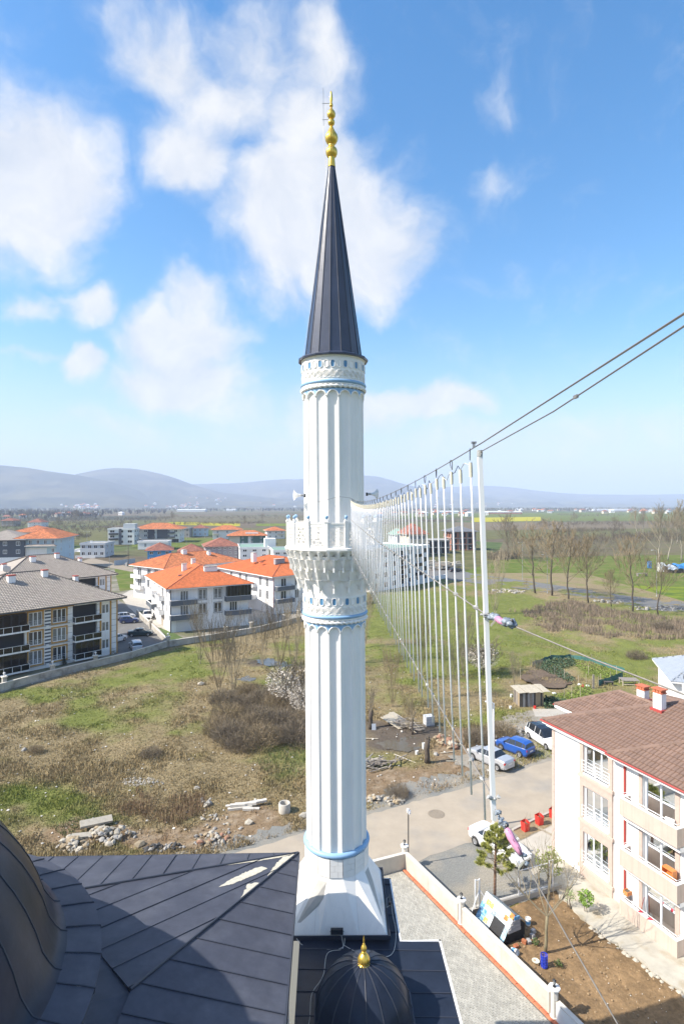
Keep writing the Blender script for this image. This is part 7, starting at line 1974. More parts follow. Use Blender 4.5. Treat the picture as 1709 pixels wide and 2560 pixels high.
for i in range(70):
 c = R.choice([(200, 1266, 60, 5), (225, 1268, 25, 6), (470, 1262, 60, 8), (520, 1248, 55, 10), (690, 1258, 60, 8), (1080, 1262, 70, 8), (1230, 1262, 60, 6), (430, 1268, 60, 4)])
 p = on_hill(c[0]+R.gauss(0, c[2]*.5), c[1]+R.gauss(0, c[3]*.5))
 if p is None: continue
 tag(place('hillside_house', tm[i % 4], loc=p - Vector((0, 0, .5)), rot=(0, 0, R.uniform(-.5, .5)), scale=R.uniform(1.0, 1.8)), 'tiny pale house in the hazy village at the foot of the hills', 'house', 'houses at the foot of the hills')
# ------------------------------------------------------------------ vehicles
TYRE = mat('tyre', (.018, .018, .018), .85); RIM = mat('wheel_rim', (.45, .45, .46), .35, metal=.7); REDL = mat('red_light', (.45, .015, .012), .2, spec=.6); HEADL = mat('headlight', (.62, .65, .68), .12, spec=.7); PLATE = mat('number_plate', (.7, .7, .7), .5); BUMP = mat('dark_bumper', (.03, .03, .032), .6)
CARG = mat('car_glass', (.018, .022, .027), .06, spec=.75)
def car_paint(n, c, metal=0): return mat(n, c, .3, metal=metal, coat=.8, var=.03, vscale=2)
SHAPES = {
 # stations from the rear (x=0) to the front: x, bottom, belt, roof (None = no cabin), half width at belt, half width at roof
 'sedan': (4.45, 1.40, [(0, .42, .78, None, .66), (.10, .28, .98, None, .78), (.55, .22, 1.03, None, .83), (.95, .20, 1.00, 1.04, .84), (1.45, .18, .97, 1.36, .85), (2.10, .17, .95, 1.41, .85), (2.65, .17, .93, 1.38, .85), (3.25, .18, .93, .97, .84), (3.85, .20, .86, None, .82), (4.25, .26, .74, None, .74), (4.45, .38, .60, None, .60)]),
 'hatch': (3.7, 1.40, [(0, .40, .86, None, .66), (.08, .28, .96, 1.0, .74), (.22, .22, .98, 1.30, .78), (.55, .20, .97, 1.40, .80), (1.3, .18, .95, 1.43, .80), (2.0, .18, .93, 1.38, .80), (2.62, .18, .92, .96, .80), (3.2, .20, .86, None, .78), (3.55, .26, .72, None, .70), (3.7, .38, .58, None, .56)]),
 'mpv': (4.5, 1.62, [(0, .42, .92, None, .70), (.08, .28, 1.02, 1.06, .80), (.28, .22, 1.05, 1.48, .84), (.7, .20, 1.04, 1.60, .86), (1.7, .18, 1.01, 1.64, .87), (2.5, .18, .98, 1.56, .87), (3.35, .18, .98, 1.02, .86), (3.95, .20, .90, None, .84), (4.3, .26, .76, None, .76), (4.5, .38, .60, None, .60)]),
 'suv': (4.4, 1.60, [(0, .46, .95, None, .70), (.08, .32, 1.06, 1.10, .80), (.35, .26, 1.08, 1.48, .85), (.9, .24, 1.06, 1.58, .87), (1.7, .22, 1.04, 1.60, .88), (2.3, .22, 1.02, 1.54, .88), (3.0, .22, 1.02, 1.06, .87), (3.7, .24, .98, None, .86), (4.2, .30, .84, None, .78), (4.4, .42, .66, None, .62)]),
}
def make_car(label, paint, kind, pos, head, roof=None, group=None, glass=CARG, cat='car'):
 """head: direction the front points to; pos: ground point under the middle"""
 L_, H_, st = SHAPES[kind]; rz = math.atan2(head[1], head[0])
 t = thing('parked_car', label, cat, pos, rz, group)
 body, gl, rf = MB(), MB(), MB()
 rows = []
 for (x, zb, zbelt, zr, hw) in st:
  c = (zr is not None)
  zr_ = zr if c else zbelt + .025
  hr = hw*.74 if c and zr_ - zbelt > .2 else hw*.90
  half = [(hw*.90, zb), (hw*.995, zb+.16), (hw*1.0, (zb+zbelt)/2+.06), (hw*.985, zbelt-.04), (hw*.95, zbelt), (hr, zr_-.03), (hr*.86, zr_), (0, zr_+.035 if c else zr_+.02)]
  ring = half + [(-a, z) for (a, z) in half[-2::-1]]
  rows.append([(x-L_/2, a, z) for (a, z) in ring])
 n = len(rows[0])
 cab = [s[3] is not None for s in st]
 for i in range(len(rows)-1):
  for j in range(n-1):
   q = [rows[i][j], rows[i+1][j], rows[i+1][j+1], rows[i][j+1]]
   tall = max(st[i][3] or 0, st[i+1][3] or 0) > max(st[i][2], st[i+1][2]) + .12
   side = j in (4, n-6)
   screen = cab[i] and cab[i+1] and tall and abs((st[i][3]-st[i][2]) - (st[i+1][3]-st[i+1][2])) > .22
   if side and tall and cab[i] and cab[i+1]: gl.add(q, [(0, 1, 2, 3)])
   elif screen and 4 < j < n-6: gl.add(q, [(0, 1, 2, 3)])
   elif 4 < j < n-6 and cab[i] and cab[i+1]: rf.add(q, [(0, 1, 2, 3)])
   else: body.add(q, [(0, 1, 2, 3)])
 for r in (rows[0], rows[-1]): body.add(r, [list(range(n))])
 for s_ in (-1, 1):          # body sills under the doors, dark
  pass
 body.build('body', paint, t, auto=38); gl.build('windows', glass, t, auto=30); rf.build('roof', roof or paint, t, auto=40)
 # pillars
 p = MB()
 for i in range(1, len(rows)-1):
  if cab[i] and (st[i][3]-st[i][2]) > .2:
   for j in (4, n-6):
    a, c = Vector(rows[i][j]), Vector(rows[i][j+1]); s_ = 1 if a.y > 0 else -1
    p.tube([a + Vector((0, .006*s_, 0)), c + Vector((0, .006*s_, 0))], .028, 4)
 p.build('pillars', paint, t)
 wm = MB(); wm.lathe([(.19, -.10), (.29, -.10), (.31, -.07), (.31, .07), (.29, .10), (.19, .10)], 20); tm_ = wm.mesh('tyre', TYRE, True)
 rm_ = MB(); rm_.lathe([(0, .085), (.05, .09), (.06, .075), (.17, .085), (.195, .10)], 20); 
 for k in range(5):
  a = 2*PI*k/5; rm_.obox((.05*math.cos(a)-.02*math.sin(a), .05*math.sin(a)+.02*math.cos(a), .078), (.14*math.cos(a), .14*math.sin(a), 0), (.04*math.sin(a), -.04*math.cos(a), 0), (0, 0, .016))
 rme = rm_.mesh('rim', RIM)
 hw = st[4][4]
 for (x, s_) in ((.78, 1), (.78, -1), (L_-.85, 1), (L_-.85, -1)):
  w = place('wheel', tm_, t, loc=(x-L_/2, s_*(hw-.075), .31), rot=(-s_*PI/2, 0, 0)); place('rim', rme, w)
  a = MB(); a.lathe([(.335, 0), (.37, 0)], 18, a0=0, a1=PI); o = a.build('wheel_arch', BUMP, t); o.location = (x-L_/2, s_*(hw*1.0+.004), .31); o.rotation_euler = (PI/2, 0, 0)
 for s_ in (1, -1):
  b = MB(); b.cbox((-L_/2+.06, s_*(hw-.20), .80), .10, .24, .16); b.build('tail_light', REDL, t)
  b = MB(); b.cbox((L_/2-.20, s_*(hw-.24), .66), .22, .26, .14, -s_*.35); b.build('headlight', HEADL, t)
  b = MB(); b.cbox((L_*.5-L_*.32, s_*(hw+.08), .98), .12, .16, .12); b.build('mirror', paint, t)
 b = MB(); b.cbox((-L_/2-.005, 0, .66), .03, .50, .12); b.build('number_plate', PLATE, t)
 b = MB(); b.cbox((-L_/2+.03, 0, .40), .10, hw*1.5, .16); b.build('rear_bumper', BUMP if kind in ('hatch',) else paint, t)
 b = MB(); b.cbox((L_/2-.04, 0, .42), .12, hw*1.2, .14); b.cbox((L_/2-.06, 0, .60), .08, .55, .06); b.build('grille', BUMP, t)
 return t
P_W = car_paint('white_paint', (.78, .78, .78)); P_S = car_paint('silver_paint', (.50, .51, .53), .35); P_B = car_paint('blue_paint', (.022, .09, .36)); P_DG = car_paint('dark_green_paint', (.018, .045, .055)); P_DB = car_paint('dark_blue_paint', (.025, .05, .16)); P_BK = car_paint('navy_paint', (.012, .016, .03)); P_SM = car_paint('pale_silver_paint', (.58, .60, .63), .2)
make_car('silver saloon car parked nose to the field beside the blue hatchback', P_S, 'sedan', (13.75, 52.9, .02), (-.60, .80))
make_car('bright blue hatchback parked between the silver saloon and a white car', P_B, 'hatch', (16.75, 55.3, .02), (-.62, .78))
make_car('white people carrier with black glass roof parked against the white block corner', P_W, 'mpv', (20.35, 57.2, .02), (.28, -.96), roof=CARG)
make_car('white car with open view of its nose parked behind the small pine tree', P_W, 'sedan', (10.85, 39.3, .02), (.55, -.83))
def at(px, py): return G(px, py, .02)
make_car('dark blue car nearest the balcony end of the grey tiled block', P_DB, 'hatch', at(324, 1557), (.95, .3))
make_car('silver car nosed in behind the dark blue one by the grey tiled block', P_SM, 'hatch', at(316, 1547), (.9, .4))
make_car('dark green saloon car in the parking yard', P_DG, 'sedan', at(352, 1589), (.97, .22))
make_car('pale silver people carrier nearest the field wall in the parking yard', P_SM, 'mpv', at(340, 1623), (-.45, .89))
make_car('white car just showing past the corner of the grey tiled block', P_W, 'hatch', at(293, 1604), (.4, .9))
make_car('small white van parked by the orange roofed block', P_W, 'suv', at(369, 1546), (.35, -.93))
make_car('black blue car on the far road seen through the light tubes', P_BK, 'suv', at(1138, 1430), (.96, .28))
# ------------------------------------------------------------------ trees and shrubs
BARK = mat('grey_bark', (.155, .125, .095), .95, var=.25, vscale=3); BARKD = mat('dark_bark', (.085, .068, .052), .95, var=.25, vscale=3); BARKL = mat('pale_bark', (.34, .30, .24), .9, var=.2, vscale=2)
TWIG = mat('brown_twigs', (.225, .175, .105), .95, island=.3); TWIGL = mat('pale_twigs', (.27, .225, .155), .95, island=.3); TWIGD = mat('grey_brown_twigs', (.17, .138, .095), .95, island=.35); TWIGG = mat('olive_twigs', (.175, .145, .065), .95, island=.3)
def skeleton(seed, H, trunk, r0, spread, levels=4, kids=(3, 4), up=.25, ratio=.62, tmin=.012, stems=1, sides=4):
 rr = random.Random(seed); tr, cr = MB(), MB()
 def limb(mb, p, d, ln, r, lvl):
  pts, rs = [p], [r]; q = Vector(p); dd = Vector(d)
  n = 4 if lvl <= 1 else 3
  for i in range(n):
   dd = (dd + Vector((rr.uniform(-1, 1), rr.uniform(-1, 1), rr.uniform(-.5, .9)*up*2)) * (.13 if lvl else .05)).normalized()
   q = q + dd*ln/n; pts.append(Vector(q)); rs.append(max(tmin, r*(1-.55*(i+1)/n)))
  mb.tube(pts, rs, sides + 2 if lvl == 0 else (4 if lvl < 3 else 3), cap=lvl < 2)
  return pts, dd, rs
 def rec(p, d, ln, r, lvl):
  pts, dd, rs = limb(cr, p, d, ln, r, lvl)
  if lvl >= levels: return
  k = rr.randint(*kids)
  for i in range(k):
   f = rr.uniform(.35, 1.0) if i else 1.0
   j = min(len(pts)-2, int(f*(len(pts)-1))); b = pts[j] + (pts[j+1]-pts[j])*(f*(len(pts)-1)-j)
   ax = Vector((rr.uniform(-1, 1), rr.uniform(-1, 1), rr.uniform(-.3, .3)))
   a = rr.uniform(.35, 1.0)*spread
   nd = (dd*math.cos(a) + ax.normalized()*math.sin(a) + Vector((0, 0, up*.5))).normalized()
   rec(b, nd, ln*ratio*rr.uniform(.75, 1.2), max(tmin, r*.55), lvl+1)
 for s in range(stems):
  d0 = Vector((rr.uniform(-.08, .08), rr.uniform(-.08, .08), 1)) if stems == 1 else Vector((math.cos(2.4*s)*.35, math.sin(2.4*s)*.35, 1))
  pts, dd, rs = limb(tr, Vector((0, 0, -.1)), d0.normalized(), trunk+.1, r0*(1 if stems == 1 else .6), 0)
  k = rr.randint(kids[0]+1, kids[1]+2)
  L1 = (H-trunk)*.52
  for i in range(k):
   a = spread*rr.uniform(.5, 1.05); az = 2*PI*i/k + rr.uniform(-.4, .4)
   b = pts[-1] if i < 3 else pts[-2] + (pts[-1]-pts[-2])*rr.random()
   nd = (Vector((math.cos(az)*math.sin(a), math.sin(az)*math.sin(a), math.cos(a)))).normalized()
   rec(b, nd, L1*rr.uniform(.8, 1.15), r0*.5*(1 if stems == 1 else .7), 1)
  rec(pts[-1], dd, L1*1.1, r0*.6, 1)
 return tr, cr
PROTO = {}
def proto(key, make, bm, tm):
 if key not in PROTO:
  tr, cr = make(); PROTO[key] = (tr.mesh('trunk', bm, True), cr.mesh('crown', tm))
 return PROTO[key]
def plant(name, label, cat, pos, rz, sc, me, group, parts=('trunk', 'crown')):
 t = thing(name, label, cat, pos, rz, group); t.scale = sc if isinstance(sc, tuple) else (sc, sc, sc)
 place(parts[0], me[0], t); place(parts[1], me[1], t); return t
def leader(seed, H, r0, f0=.28, nl=20, levels=4, ang=(1.0, .45), ln=.34, tmin=.014):
 rr = random.Random(seed); tr, cr = MB(), MB()
 pts = [Vector((0, 0, -.1))]; q = Vector((0, 0, 0)); dx = Vector((rr.uniform(-.04, .04), rr.uniform(-.04, .04), 0))
 for i in range(9):
  q = q + Vector((rr.uniform(-.02, .02)*H, rr.uniform(-.02, .02)*H, H*.92/9)) + dx*H*.1; pts.append(Vector(q))
 rs = [r0*(1-.9*i/9) + .012 for i in range(10)]
 tr.tube(pts, rs, 6)
 def rec(p, d, l, r, lvl):
  n = 3; ps, rq = [Vector(p)], [r]; dd = Vector(d)
  for i in range(n):
   dd = (dd + Vector((rr.uniform(-.22, .22), rr.uniform(-.22, .22), rr.uniform(-.02, .24)))).normalized(); ps.append(ps[-1]+dd*l/n); rq.append(max(tmin, r*(1-.25*(i+1))))
  cr.tube(ps, rq, 3, cap=False)
  if lvl >= levels: return
  for k in range(rr.randint(3, 5)):
   f = rr.uniform(.3, 1); j = min(n-1, int(f*n)); b = ps[j] + (ps[j+1]-ps[j])*(f*n-j)
   ax = Vector((rr.uniform(-1, 1), rr.uniform(-1, 1), rr.uniform(-.1, .6))); rec(b, (dd*.8 + ax*.75).normalized(), l*rr.uniform(.42, .68), max(tmin, r*.5), lvl+1)
 for i in range(nl):
  f = f0 + (.97-f0)*i/nl; z = f*9; j = min(8, int(z)); b = pts[j] + (pts[j+1]-pts[j])*(z-j)
  a = ang[0] + (ang[1]-ang[0])*i/nl + rr.uniform(-.15, .15); az = i*2.4 + rr.uniform(-.4, .4)
  rec(b, Vector((math.sin(a)*math.cos(az), math.sin(a)*math.sin(az), math.cos(a))), H*ln*(1-.62*(i/nl))*rr.uniform(.7, 1.15), r0*.34*(1-.6*i/nl), 2)
 return tr, cr
AV = [lambda s=s: leader(20+s, 10, .125, .24+.03*s, 20+2*s, 4, (1.05, .4), .45, .019) for s in range(4)]
def avtree(label, px, py, top, i, group, key='av', tmat=TWIG, bm=BARKD, w=1.0, name='bare_tree'):
 p = G(px, py, -.03); h = (py-top)*p.y/FPX
 k = h/9.9
 return plant(name, label, 'tree', p, R.uniform(0, 6), (k*w, k*w, k), proto((key, i), AV[i], bm, tmat), group)
av = [(1337, 1483, 1318, 0, 'bare avenue tree leaning at the road end nearest the white end bar'), (1379, 1491, 1311, 1, 'tallest bare avenue tree on the field side of the far road'), (1420, 1500, 1345, 2, 'bare avenue tree with a low side limb third along the far road'), (1470, 1508, 1351, 3, 'bare avenue tree in the middle of the far road row'),
  (1580, 1529, 1351, 1, 'broad bare avenue tree second from the right along the far road'), (1645, 1540, 1402, 2, 'rightmost bare avenue tree before the tarpaulin camp'), (1527, 1517, 1432, 3, 'thin young avenue tree between two large ones'), (1316, 1480, 1449, 0, 'spindly sapling at the start of the avenue row')]
for (px, py, tp, i, lb_) in av: avtree(lb_, px, py, tp, i, 'bare trees along the far road', w=1.0 if py-tp > 60 else .6)
ft = [(1268, 1402, 1297, 3, 'tall bare tree beyond the far road nearest the brick shell'), (1288, 1397, 1322, 2, 'smaller bare tree just right of the tall one by the brick shell'), (1531, 1340, 1294, 0, 'bare field tree left of the pale poplars'), (1548, 1339, 1304, 1, 'low bare field tree beside the one left of the poplars'), (1433, 1318, 1284, 2, 'slender bare tree alone in the far green field'),
  (1485, 1321, 1298, 3, 'small round bare tree in the brown far field'), (148, 1331, 1296, 0, 'bare tree in the left fields behind the pale blue block'), (190, 1317, 1277, 1, 'tall forked bare tree in the left fields'), (429, 1312, 1281, 2, 'bare tree right behind the slate apartment block on stilts'), (612, 1310, 1291, 3, 'bare tree at the yellow field edge'), (657, 1307, 1284, 0, 'broad bare tree left of the minaret balcony'), (70, 1300, 1277, 2, 'hazy bare tree cluster above the left edge houses'), (1360, 1345, 1298, 0, 'wide bare tree standing behind the avenue start'), (1420, 1360, 1316, 1, 'bare tree behind the tallest avenue trees')]
for (px, py, tp, i, lb_) in ft: avtree(lb_, px, py, tp, i, 'bare trees standing in the far fields', 'ft', TWIGD)
pop = [lambda s=s: leader(50+s, 10, .14, .22, 22, 4, (.60, .2), .46, .018) for s in range(3)]
for (px, py, tp, i, lb_) in ((1646, 1405, 1266, 0, 'tall pale barked poplar forking low at the right'), (1702, 1404, 1266, 1, 'tall pale barked poplar at the right edge of the picture'), (1592, 1338, 1271, 2, 'pair of pale poplars far left of the large ones, left stem'), (1606, 1338, 1276, 0, 'pale poplar beside another one before the dark bushes'), (1668, 1400, 1280, 2, 'slim pale poplar between the two tall ones'), (1690, 1360, 1285, 1, 'faint poplar behind the right edge poplar')):
 p = G(px, py, -.03); k = (py-tp)*p.y/FPX/10.3
 plant('poplar', lb_, 'tree', p, R.uniform(0, 6), (k*.95, k*.95, k), proto(('pop', i), pop[i], BARKL, TWIGL), 'pale poplars at the right')
# pale slender multi stem tree behind the end bar, near bare trees of the lot
sl = [lambda s=s: skeleton(70+s, 6, .5, .07, .40, 5, (2, 3), .5, .70, .009, stems=3) for s in range(3)]
SLm = [(1237, 1536, 1408, 0, 'pale slender many stemmed tree behind the white end bar'), (547, 1733, 1570, 1, 'bare slender tree at the left edge of the thicket'), (584, 1738, 1585, 2, 'bare slender tree inside the left part of the thicket'), (500, 1660, 1535, 0, 'bare tree before the weathered wall under the orange roofed block'), (700, 1672, 1520, 1, 'bare tree by the puddles near the minaret shaft'), (655, 1668, 1555, 2, 'bare thin tree between the puddle and the orange block wall'), (735, 1690, 1545, 0, 'bare thin tree right against the minaret edge'),
  (980, 1765, 1640, 1, 'thin bare tree behind the light tubes left of the wood pile'), (1130, 1742, 1625, 2, 'thin dark fruit tree behind the light tubes near the hut'), (1158, 1690, 1560, 0, 'bare fruit tree behind the nearest light tubes'), (1050, 1700, 1560, 1, 'bare fruit tree in the middle of the light tubes'), (1285, 1712, 1650, 2, 'small bare fruit tree left of the vegetable plot'), (1340, 1700, 1655, 0, 'small bare fruit tree on the vegetable plot edge'), (1020, 1830, 1755, 1, 'thin bare tree beside the wood pile'), (880, 1660, 1480, 2, 'bare tree close to the minaret at the left of the light tubes'), (912, 1620, 1470, 0, 'bare tree seen through the densest light tubes')]
for (px, py, tp, i, lb_) in SLm:
 p = G(px, py); p.z = relief(np.array([p.x]), np.array([p.y]))[0]; k = (py-tp)*p.y/FPX/6.2
 plant('bare_tree', lb_, 'tree', p, R.uniform(0, 6), (k*.8, k*.8, k), proto(('sl', i), sl[i], BARKL if i == 0 else BARK, TWIGL if i != 1 else TWIG), 'slender bare trees on the vacant land')
# pollarded trunks
def pollard(label, px, py, h, r, seed, shoots):
 p = G(px, py); p.z = relief(np.array([p.x]), np.array([p.y]))[0]-.05; rr = random.Random(seed)
 t = thing('pollard_tree', label, 'tree', p, 0, 'cut back trees by the muddy yard')
 b = MB(); b.tube([(0, 0, 0), (.02, .0, h*.3), (-.03, .02, h*.6), (.05, 0, h)], [r*1.25, r, r*.95, r*1.05], 10); b.tube([(.0, 0, h*.7), (.12, .03, h*1.12)], [r*.6, r*.5], 7); b.tube([(0, 0, h*.8), (-.14, 0, h*1.06)], [r*.5, r*.45], 7); b.build('trunk', BARKD, t, smooth=True)
 b = MB()
 for i in range(shoots):
  a = rr.uniform(0, 2*PI); l = rr.uniform(.6, 1)*h*1.5; d = Vector((math.cos(a)*.28, math.sin(a)*.28, 1)).normalized()
  q = Vector((math.cos(a)*r*.6, math.sin(a)*r*.6, h*rr.uniform(.85, 1.05))); e = q + d*l
  b.tube([q, q+d*l*.5+Vector((rr.uniform(-.1, .1), rr.uniform(-.1, .1), 0)), e], [.035, .022, .008], 4)
  for k in range(9):
   f = rr.uniform(.3, 1); s = q+(e-q)*f; b.tube([s, s + (d+Vector((rr.uniform(-.9, .9), rr.uniform(-.9, .9), .1)))*l*.25], [.010, .005], 3, 0, False)
 if shoots: b.build('crown', TWIGL, t)
pollard('pollarded tree with pale long shoots beside the wood pile by the minaret', 926, 1822, 2.0, .22, 1, 14)
pollard('thick dark cut trunk with split top in the muddy yard', 1067, 1907, 2.2, .24, 2, 0)
pollard('thin dark cut trunk by the puddle before the wood pile', 1030, 1836, 1.5, .10, 3, 6)
# bare thicket left of the minaret
def shrub_mesh(seed, H, Rr, n, m, w=.02, up=.6):
 g = np.random.default_rng(seed)
 a = g.random(n)*2*PI; rad = np.sqrt(g.random(n))*Rr; z0 = g.random(n)**1.3*H*.75*(1-.5*(rad/Rr)**2)
 x, y = rad*np.cos(a), rad*np.sin(a)
 d = np.stack([x/Rr*.6 + g.normal(0, .45, n), y/Rr*.6 + g.normal(0, .45, n), np.abs(g.normal(up, .35, n))], -1); d /= np.linalg.norm(d, axis=1, keepdims=True)
 ln = g.uniform(.25, .8, n)*H*.55
 base = np.stack([x, y, z0], -1); tip = base + d*ln[:, None]
 s = np.cross(d, g.normal(0, 1, (n, 3))); s /= np.linalg.norm(s, axis=1, keepdims=True); s *= (w*g.uniform(.5, 1.4, n))[:, None]
 V = np.stack([base - s/2, base + s/2, tip], 1).reshape(-1, 3)
 return np_mesh('twigs', V, np.arange(len(V)).reshape(-1, 3), m)
def stems_mesh(seed, H, Rr, n, bm):
 rr = random.Random(seed); b = MB()
 for i in range(n):
  a = rr.uniform(0, 2*PI); e = Vector((math.cos(a)*Rr*rr.uniform(.2, .8), math.sin(a)*Rr*rr.uniform(.2, .8), H*rr.uniform(.5, .9)))
  b.tube([(math.cos(a)*.1, math.sin(a)*.1, -.05), e*.5+Vector((rr.uniform(-.1, .1), rr.uniform(-.1, .1), 0)), e], [.03, .02, .01], 4)
 return b.mesh('stems', bm)
THK = [(stems_mesh(5+i, 2.2, 1.6, 16, BARK), shrub_mesh(5+i, 2.4, 1.9, 2600, [TWIG, TWIGD, mat('thicket_twigs', (.185, .150, .105), .95, island=.4)][i], .026)) for i in range(3)]
rt = random.Random(12)
spots = [(570, 1800), (610, 1770), (655, 1760), (700, 1780), (745, 1790), (580, 1850), (625, 1830), (670, 1820), (720, 1825), (760, 1830), (560, 1760), (600, 1870), (650, 1865), (700, 1855), (745, 1855), (550, 1830), (640, 1800), (690, 1748), (620, 1740)]
desc = ['dark brown', 'grey brown', 'tawny']
for j, (px, py) in enumerate(spots):
 p = G(px, py); p.z = relief(np.array([p.x]), np.array([p.y]))[0]
 plant('bare_shrub', 'tangled leafless brown shrub in the dense thicket left of the minaret', 'shrub', p, rt.uniform(0, 6), rt.uniform(.75, 1.15), THK[j % 3], 'shrubs of the bare thicket', ('stems', 'crown'))
for (px, py, s, i, lb_) in ((1655, 1575, 1.0, 1, 'dark bare bush alone in the right grass field'), (1590, 1647, .75, 1, 'round dark bush on the grass above the grey pitched roof'), (1236, 1398, 2.0, 1, 'wide dark bush by the brick shell before the avenue'), (90, 1880, .35, 0, 'low dark tuft in the dry left field'), (378, 1893, .5, 1, 'dark low weed clump in the middle of the dry field'), (1195, 1855, .7, 2, 'low brown bramble heap left of the silver car'), (1250, 1838, .8, 0, 'brown bramble heap behind the blue hatchback'), (990, 1990, .5, 2, 'russet dry bush by the gravel verge near the minaret')):
 p = G(px, py); plant('bare_shrub', lb_, 'shrub', p, rt.uniform(0, 6), s, THK[i], 'single bare bushes', ('stems', 'crown'))
# white blossom trees
PET = mat('white_blossom', (.54, .49, .42), .9, island=.12)
def petals(seed, n, H, Rr):
 g = np.random.default_rng(seed); u = g.normal(0, 1, (n, 3)); u /= np.linalg.norm(u, axis=1, keepdims=True)
 r = g.random(n)**.45; c = u*r[:, None]*np.array([Rr, Rr, H*.38]) + np.array([0, 0, H*.58])
 k = VN.fbm(c[:, 0]*1.4+9, c[:, 2]*1.4+c[:, 1], 1.0, 2); c = c[k > .44]; n = len(c)
 d = g.normal(0, 1, (n, 3, 3))*.034
 V = (c[:, None, :] + d).reshape(-1, 3); return np_mesh('blossom', V, np.arange(len(V)).reshape(-1, 3), PET)
for (px, py, tp, w_, lb_) in ((725, 1770, 1655, 1.3, 'white blossoming tree above the thicket beside the minaret'), (762, 1800, 1700, 1.0, 'white blossoming bush touching the minaret edge'), (1205, 1690, 1600, 1.1, 'white blossoming bushes behind the nearest light tubes'), (1170, 1660, 1615, 1.0, 'low white blossoming bush farther behind the light tubes'), (178, 1357, 1338, 1.6, 'pale blossoming tree beside the pale grey house')):
 p = G(px, py); k = (py-tp)*p.y/FPX/3.2
 t = thing('blossom_tree', lb_, 'tree', p, R.uniform(0, 6), 'white blossoming trees'); t.scale = (k*w_, k*w_, k)
 if 'pet' not in PROTO: tr, cr = skeleton(91, 3.0, .5, .07, .7, 4, (3, 4), .4, .65, .010, stems=2); PROTO['pet'] = (tr.mesh('trunk', BARKD, True), cr.mesh('crown', TWIGD), petals(4, 5200, 3.2, 1.35))
 place('trunk', PROTO['pet'][0], t); c = place('crown', PROTO['pet'][1], t); place('blossom', PROTO['pet'][2], c)
# little conifers by the grey block
def conifer(label, px, py, tp):
 p = G(px, py); h = (py-tp)*p.y/FPX; t = thing('conifer', label, 'tree', p, 0, 'small conifers by the grey block')
 b = MB(); b.tube([(0, 0, 0), (0, 0, h*.95)], [h*.03, .01], 5); b.build('trunk', BARKD, t)
 g = np.random.default_rng(int(px)); n = 1500; f = g.random(n); a = g.random(n)*2*PI; rr = (1-f)*h*.34*g.uniform(.4, 1.1, n)*(1+.25*np.sin(f*34))
 c = np.stack([rr*np.cos(a), rr*np.sin(a), f*h*.95+.05], -1); e = c + np.stack([np.cos(a), np.sin(a), -.15+0*a], -1)*h*.07; s = np.stack([-np.sin(a), np.cos(a), .3+0*a], -1)*h*.025
 V = np.stack([c-s, c+s, e], 1).reshape(-1, 3); place('crown', np_mesh('crown', V, np.arange(len(V)).reshape(-1, 3), mat('dark_needles', (.022, .045, .022), .9, island=.35)), t)
conifer('small dark conifer between the boundary wall and the ochre pilasters', 279, 1634, 1606); conifer('tiny dark conifer before the striped middle of the grey block', 160, 1662, 1640)
# hedge planted behind the field wall
# ---- pine beside the gravel drive
PINE_N = mat('pine_needles', (.36, .36, .085), .8, island=.4); PINE_D = mat('pine_needles_dark', (.24, .26, .06), .8, island=.35)
pp = Vector((9.30, 34.7, .02)); t = thing('pine_tree', 'young pine tree with clumped yellow green needles before the white car', 'tree', pp, 0)
rr = random.Random(3); b = MB(); b.tube([(0, 0, -.05), (.02, 0, 1.2), (.05, .02, 2.6), (.06, 0, 4.2)], [.10, .085, .06, .02], 8); b.build('trunk', mat('pine_bark', (.20, .115, .07), .95, var=.25, vscale=6), t, smooth=True)
br, tips = MB(), []
for k in range(38):
 z = 1.55 + 2.6*(k/38); a = k*2.4 + rr.uniform(-.3, .3); f = (z-1.5)/2.7
 ln = (1.25*(1-f)**.7 + .22)*rr.uniform(.65, 1.1)*(0.75 if f < .12 else 1)
 p0 = Vector((.03, 0, z)); d = Vector((math.cos(a), math.sin(a), .28+.5*f)).normalized(); p1 = p0 + d*ln
 br.tube([p0, p0+d*ln*.5+Vector((0, 0, -.03)), p1], [.026*(1.2-f), .016, .007], 4)
 tips.append((p1, d)); 
 for j in range(4):
  q = p0 + d*ln*rr.uniform(.45, .95); dd = (d+Vector((rr.uniform(-.8, .8), rr.uniform(-.8, .8), rr.uniform(0, .5)))).normalized(); e = q+dd*ln*.32
  br.tube([q, e], [.010, .005], 3, 0, False); tips.append((e, dd))
tips.append((Vector((.06, 0, 4.3)), Vector((0, 0, 1))))
bro = br.build('branches', BARK, t)
g = np.random.default_rng(5)
for nm, m, part in (('crown', PINE_N, 0), ('inner_needles', PINE_D, 1)):
 Vs = []
 for i, (p, d) in enumerate(tips):
  if (i % 3 == 1) != bool(part): continue
  n = 95; dirs = np.array(d)*.9 + g.normal(0, .62, (n, 3)); dirs /= np.linalg.norm(dirs, axis=1, keepdims=True)
  base = np.array(p) - np.array(d)*g.uniform(0, .22, (n, 1)); ln = g.uniform(.12, .26, (n, 1)); s = np.cross(dirs, g.normal(0, 1, (n, 3))); s /= np.linalg.norm(s, axis=1, keepdims=True); s *= .017
  Vs.append(np.stack([base-s, base+s, base+dirs*ln], 1))
 V = np.concatenate(Vs).reshape(-1, 3); place(nm, np_mesh(nm, V, np.arange(len(V)).reshape(-1, 3), m), t)
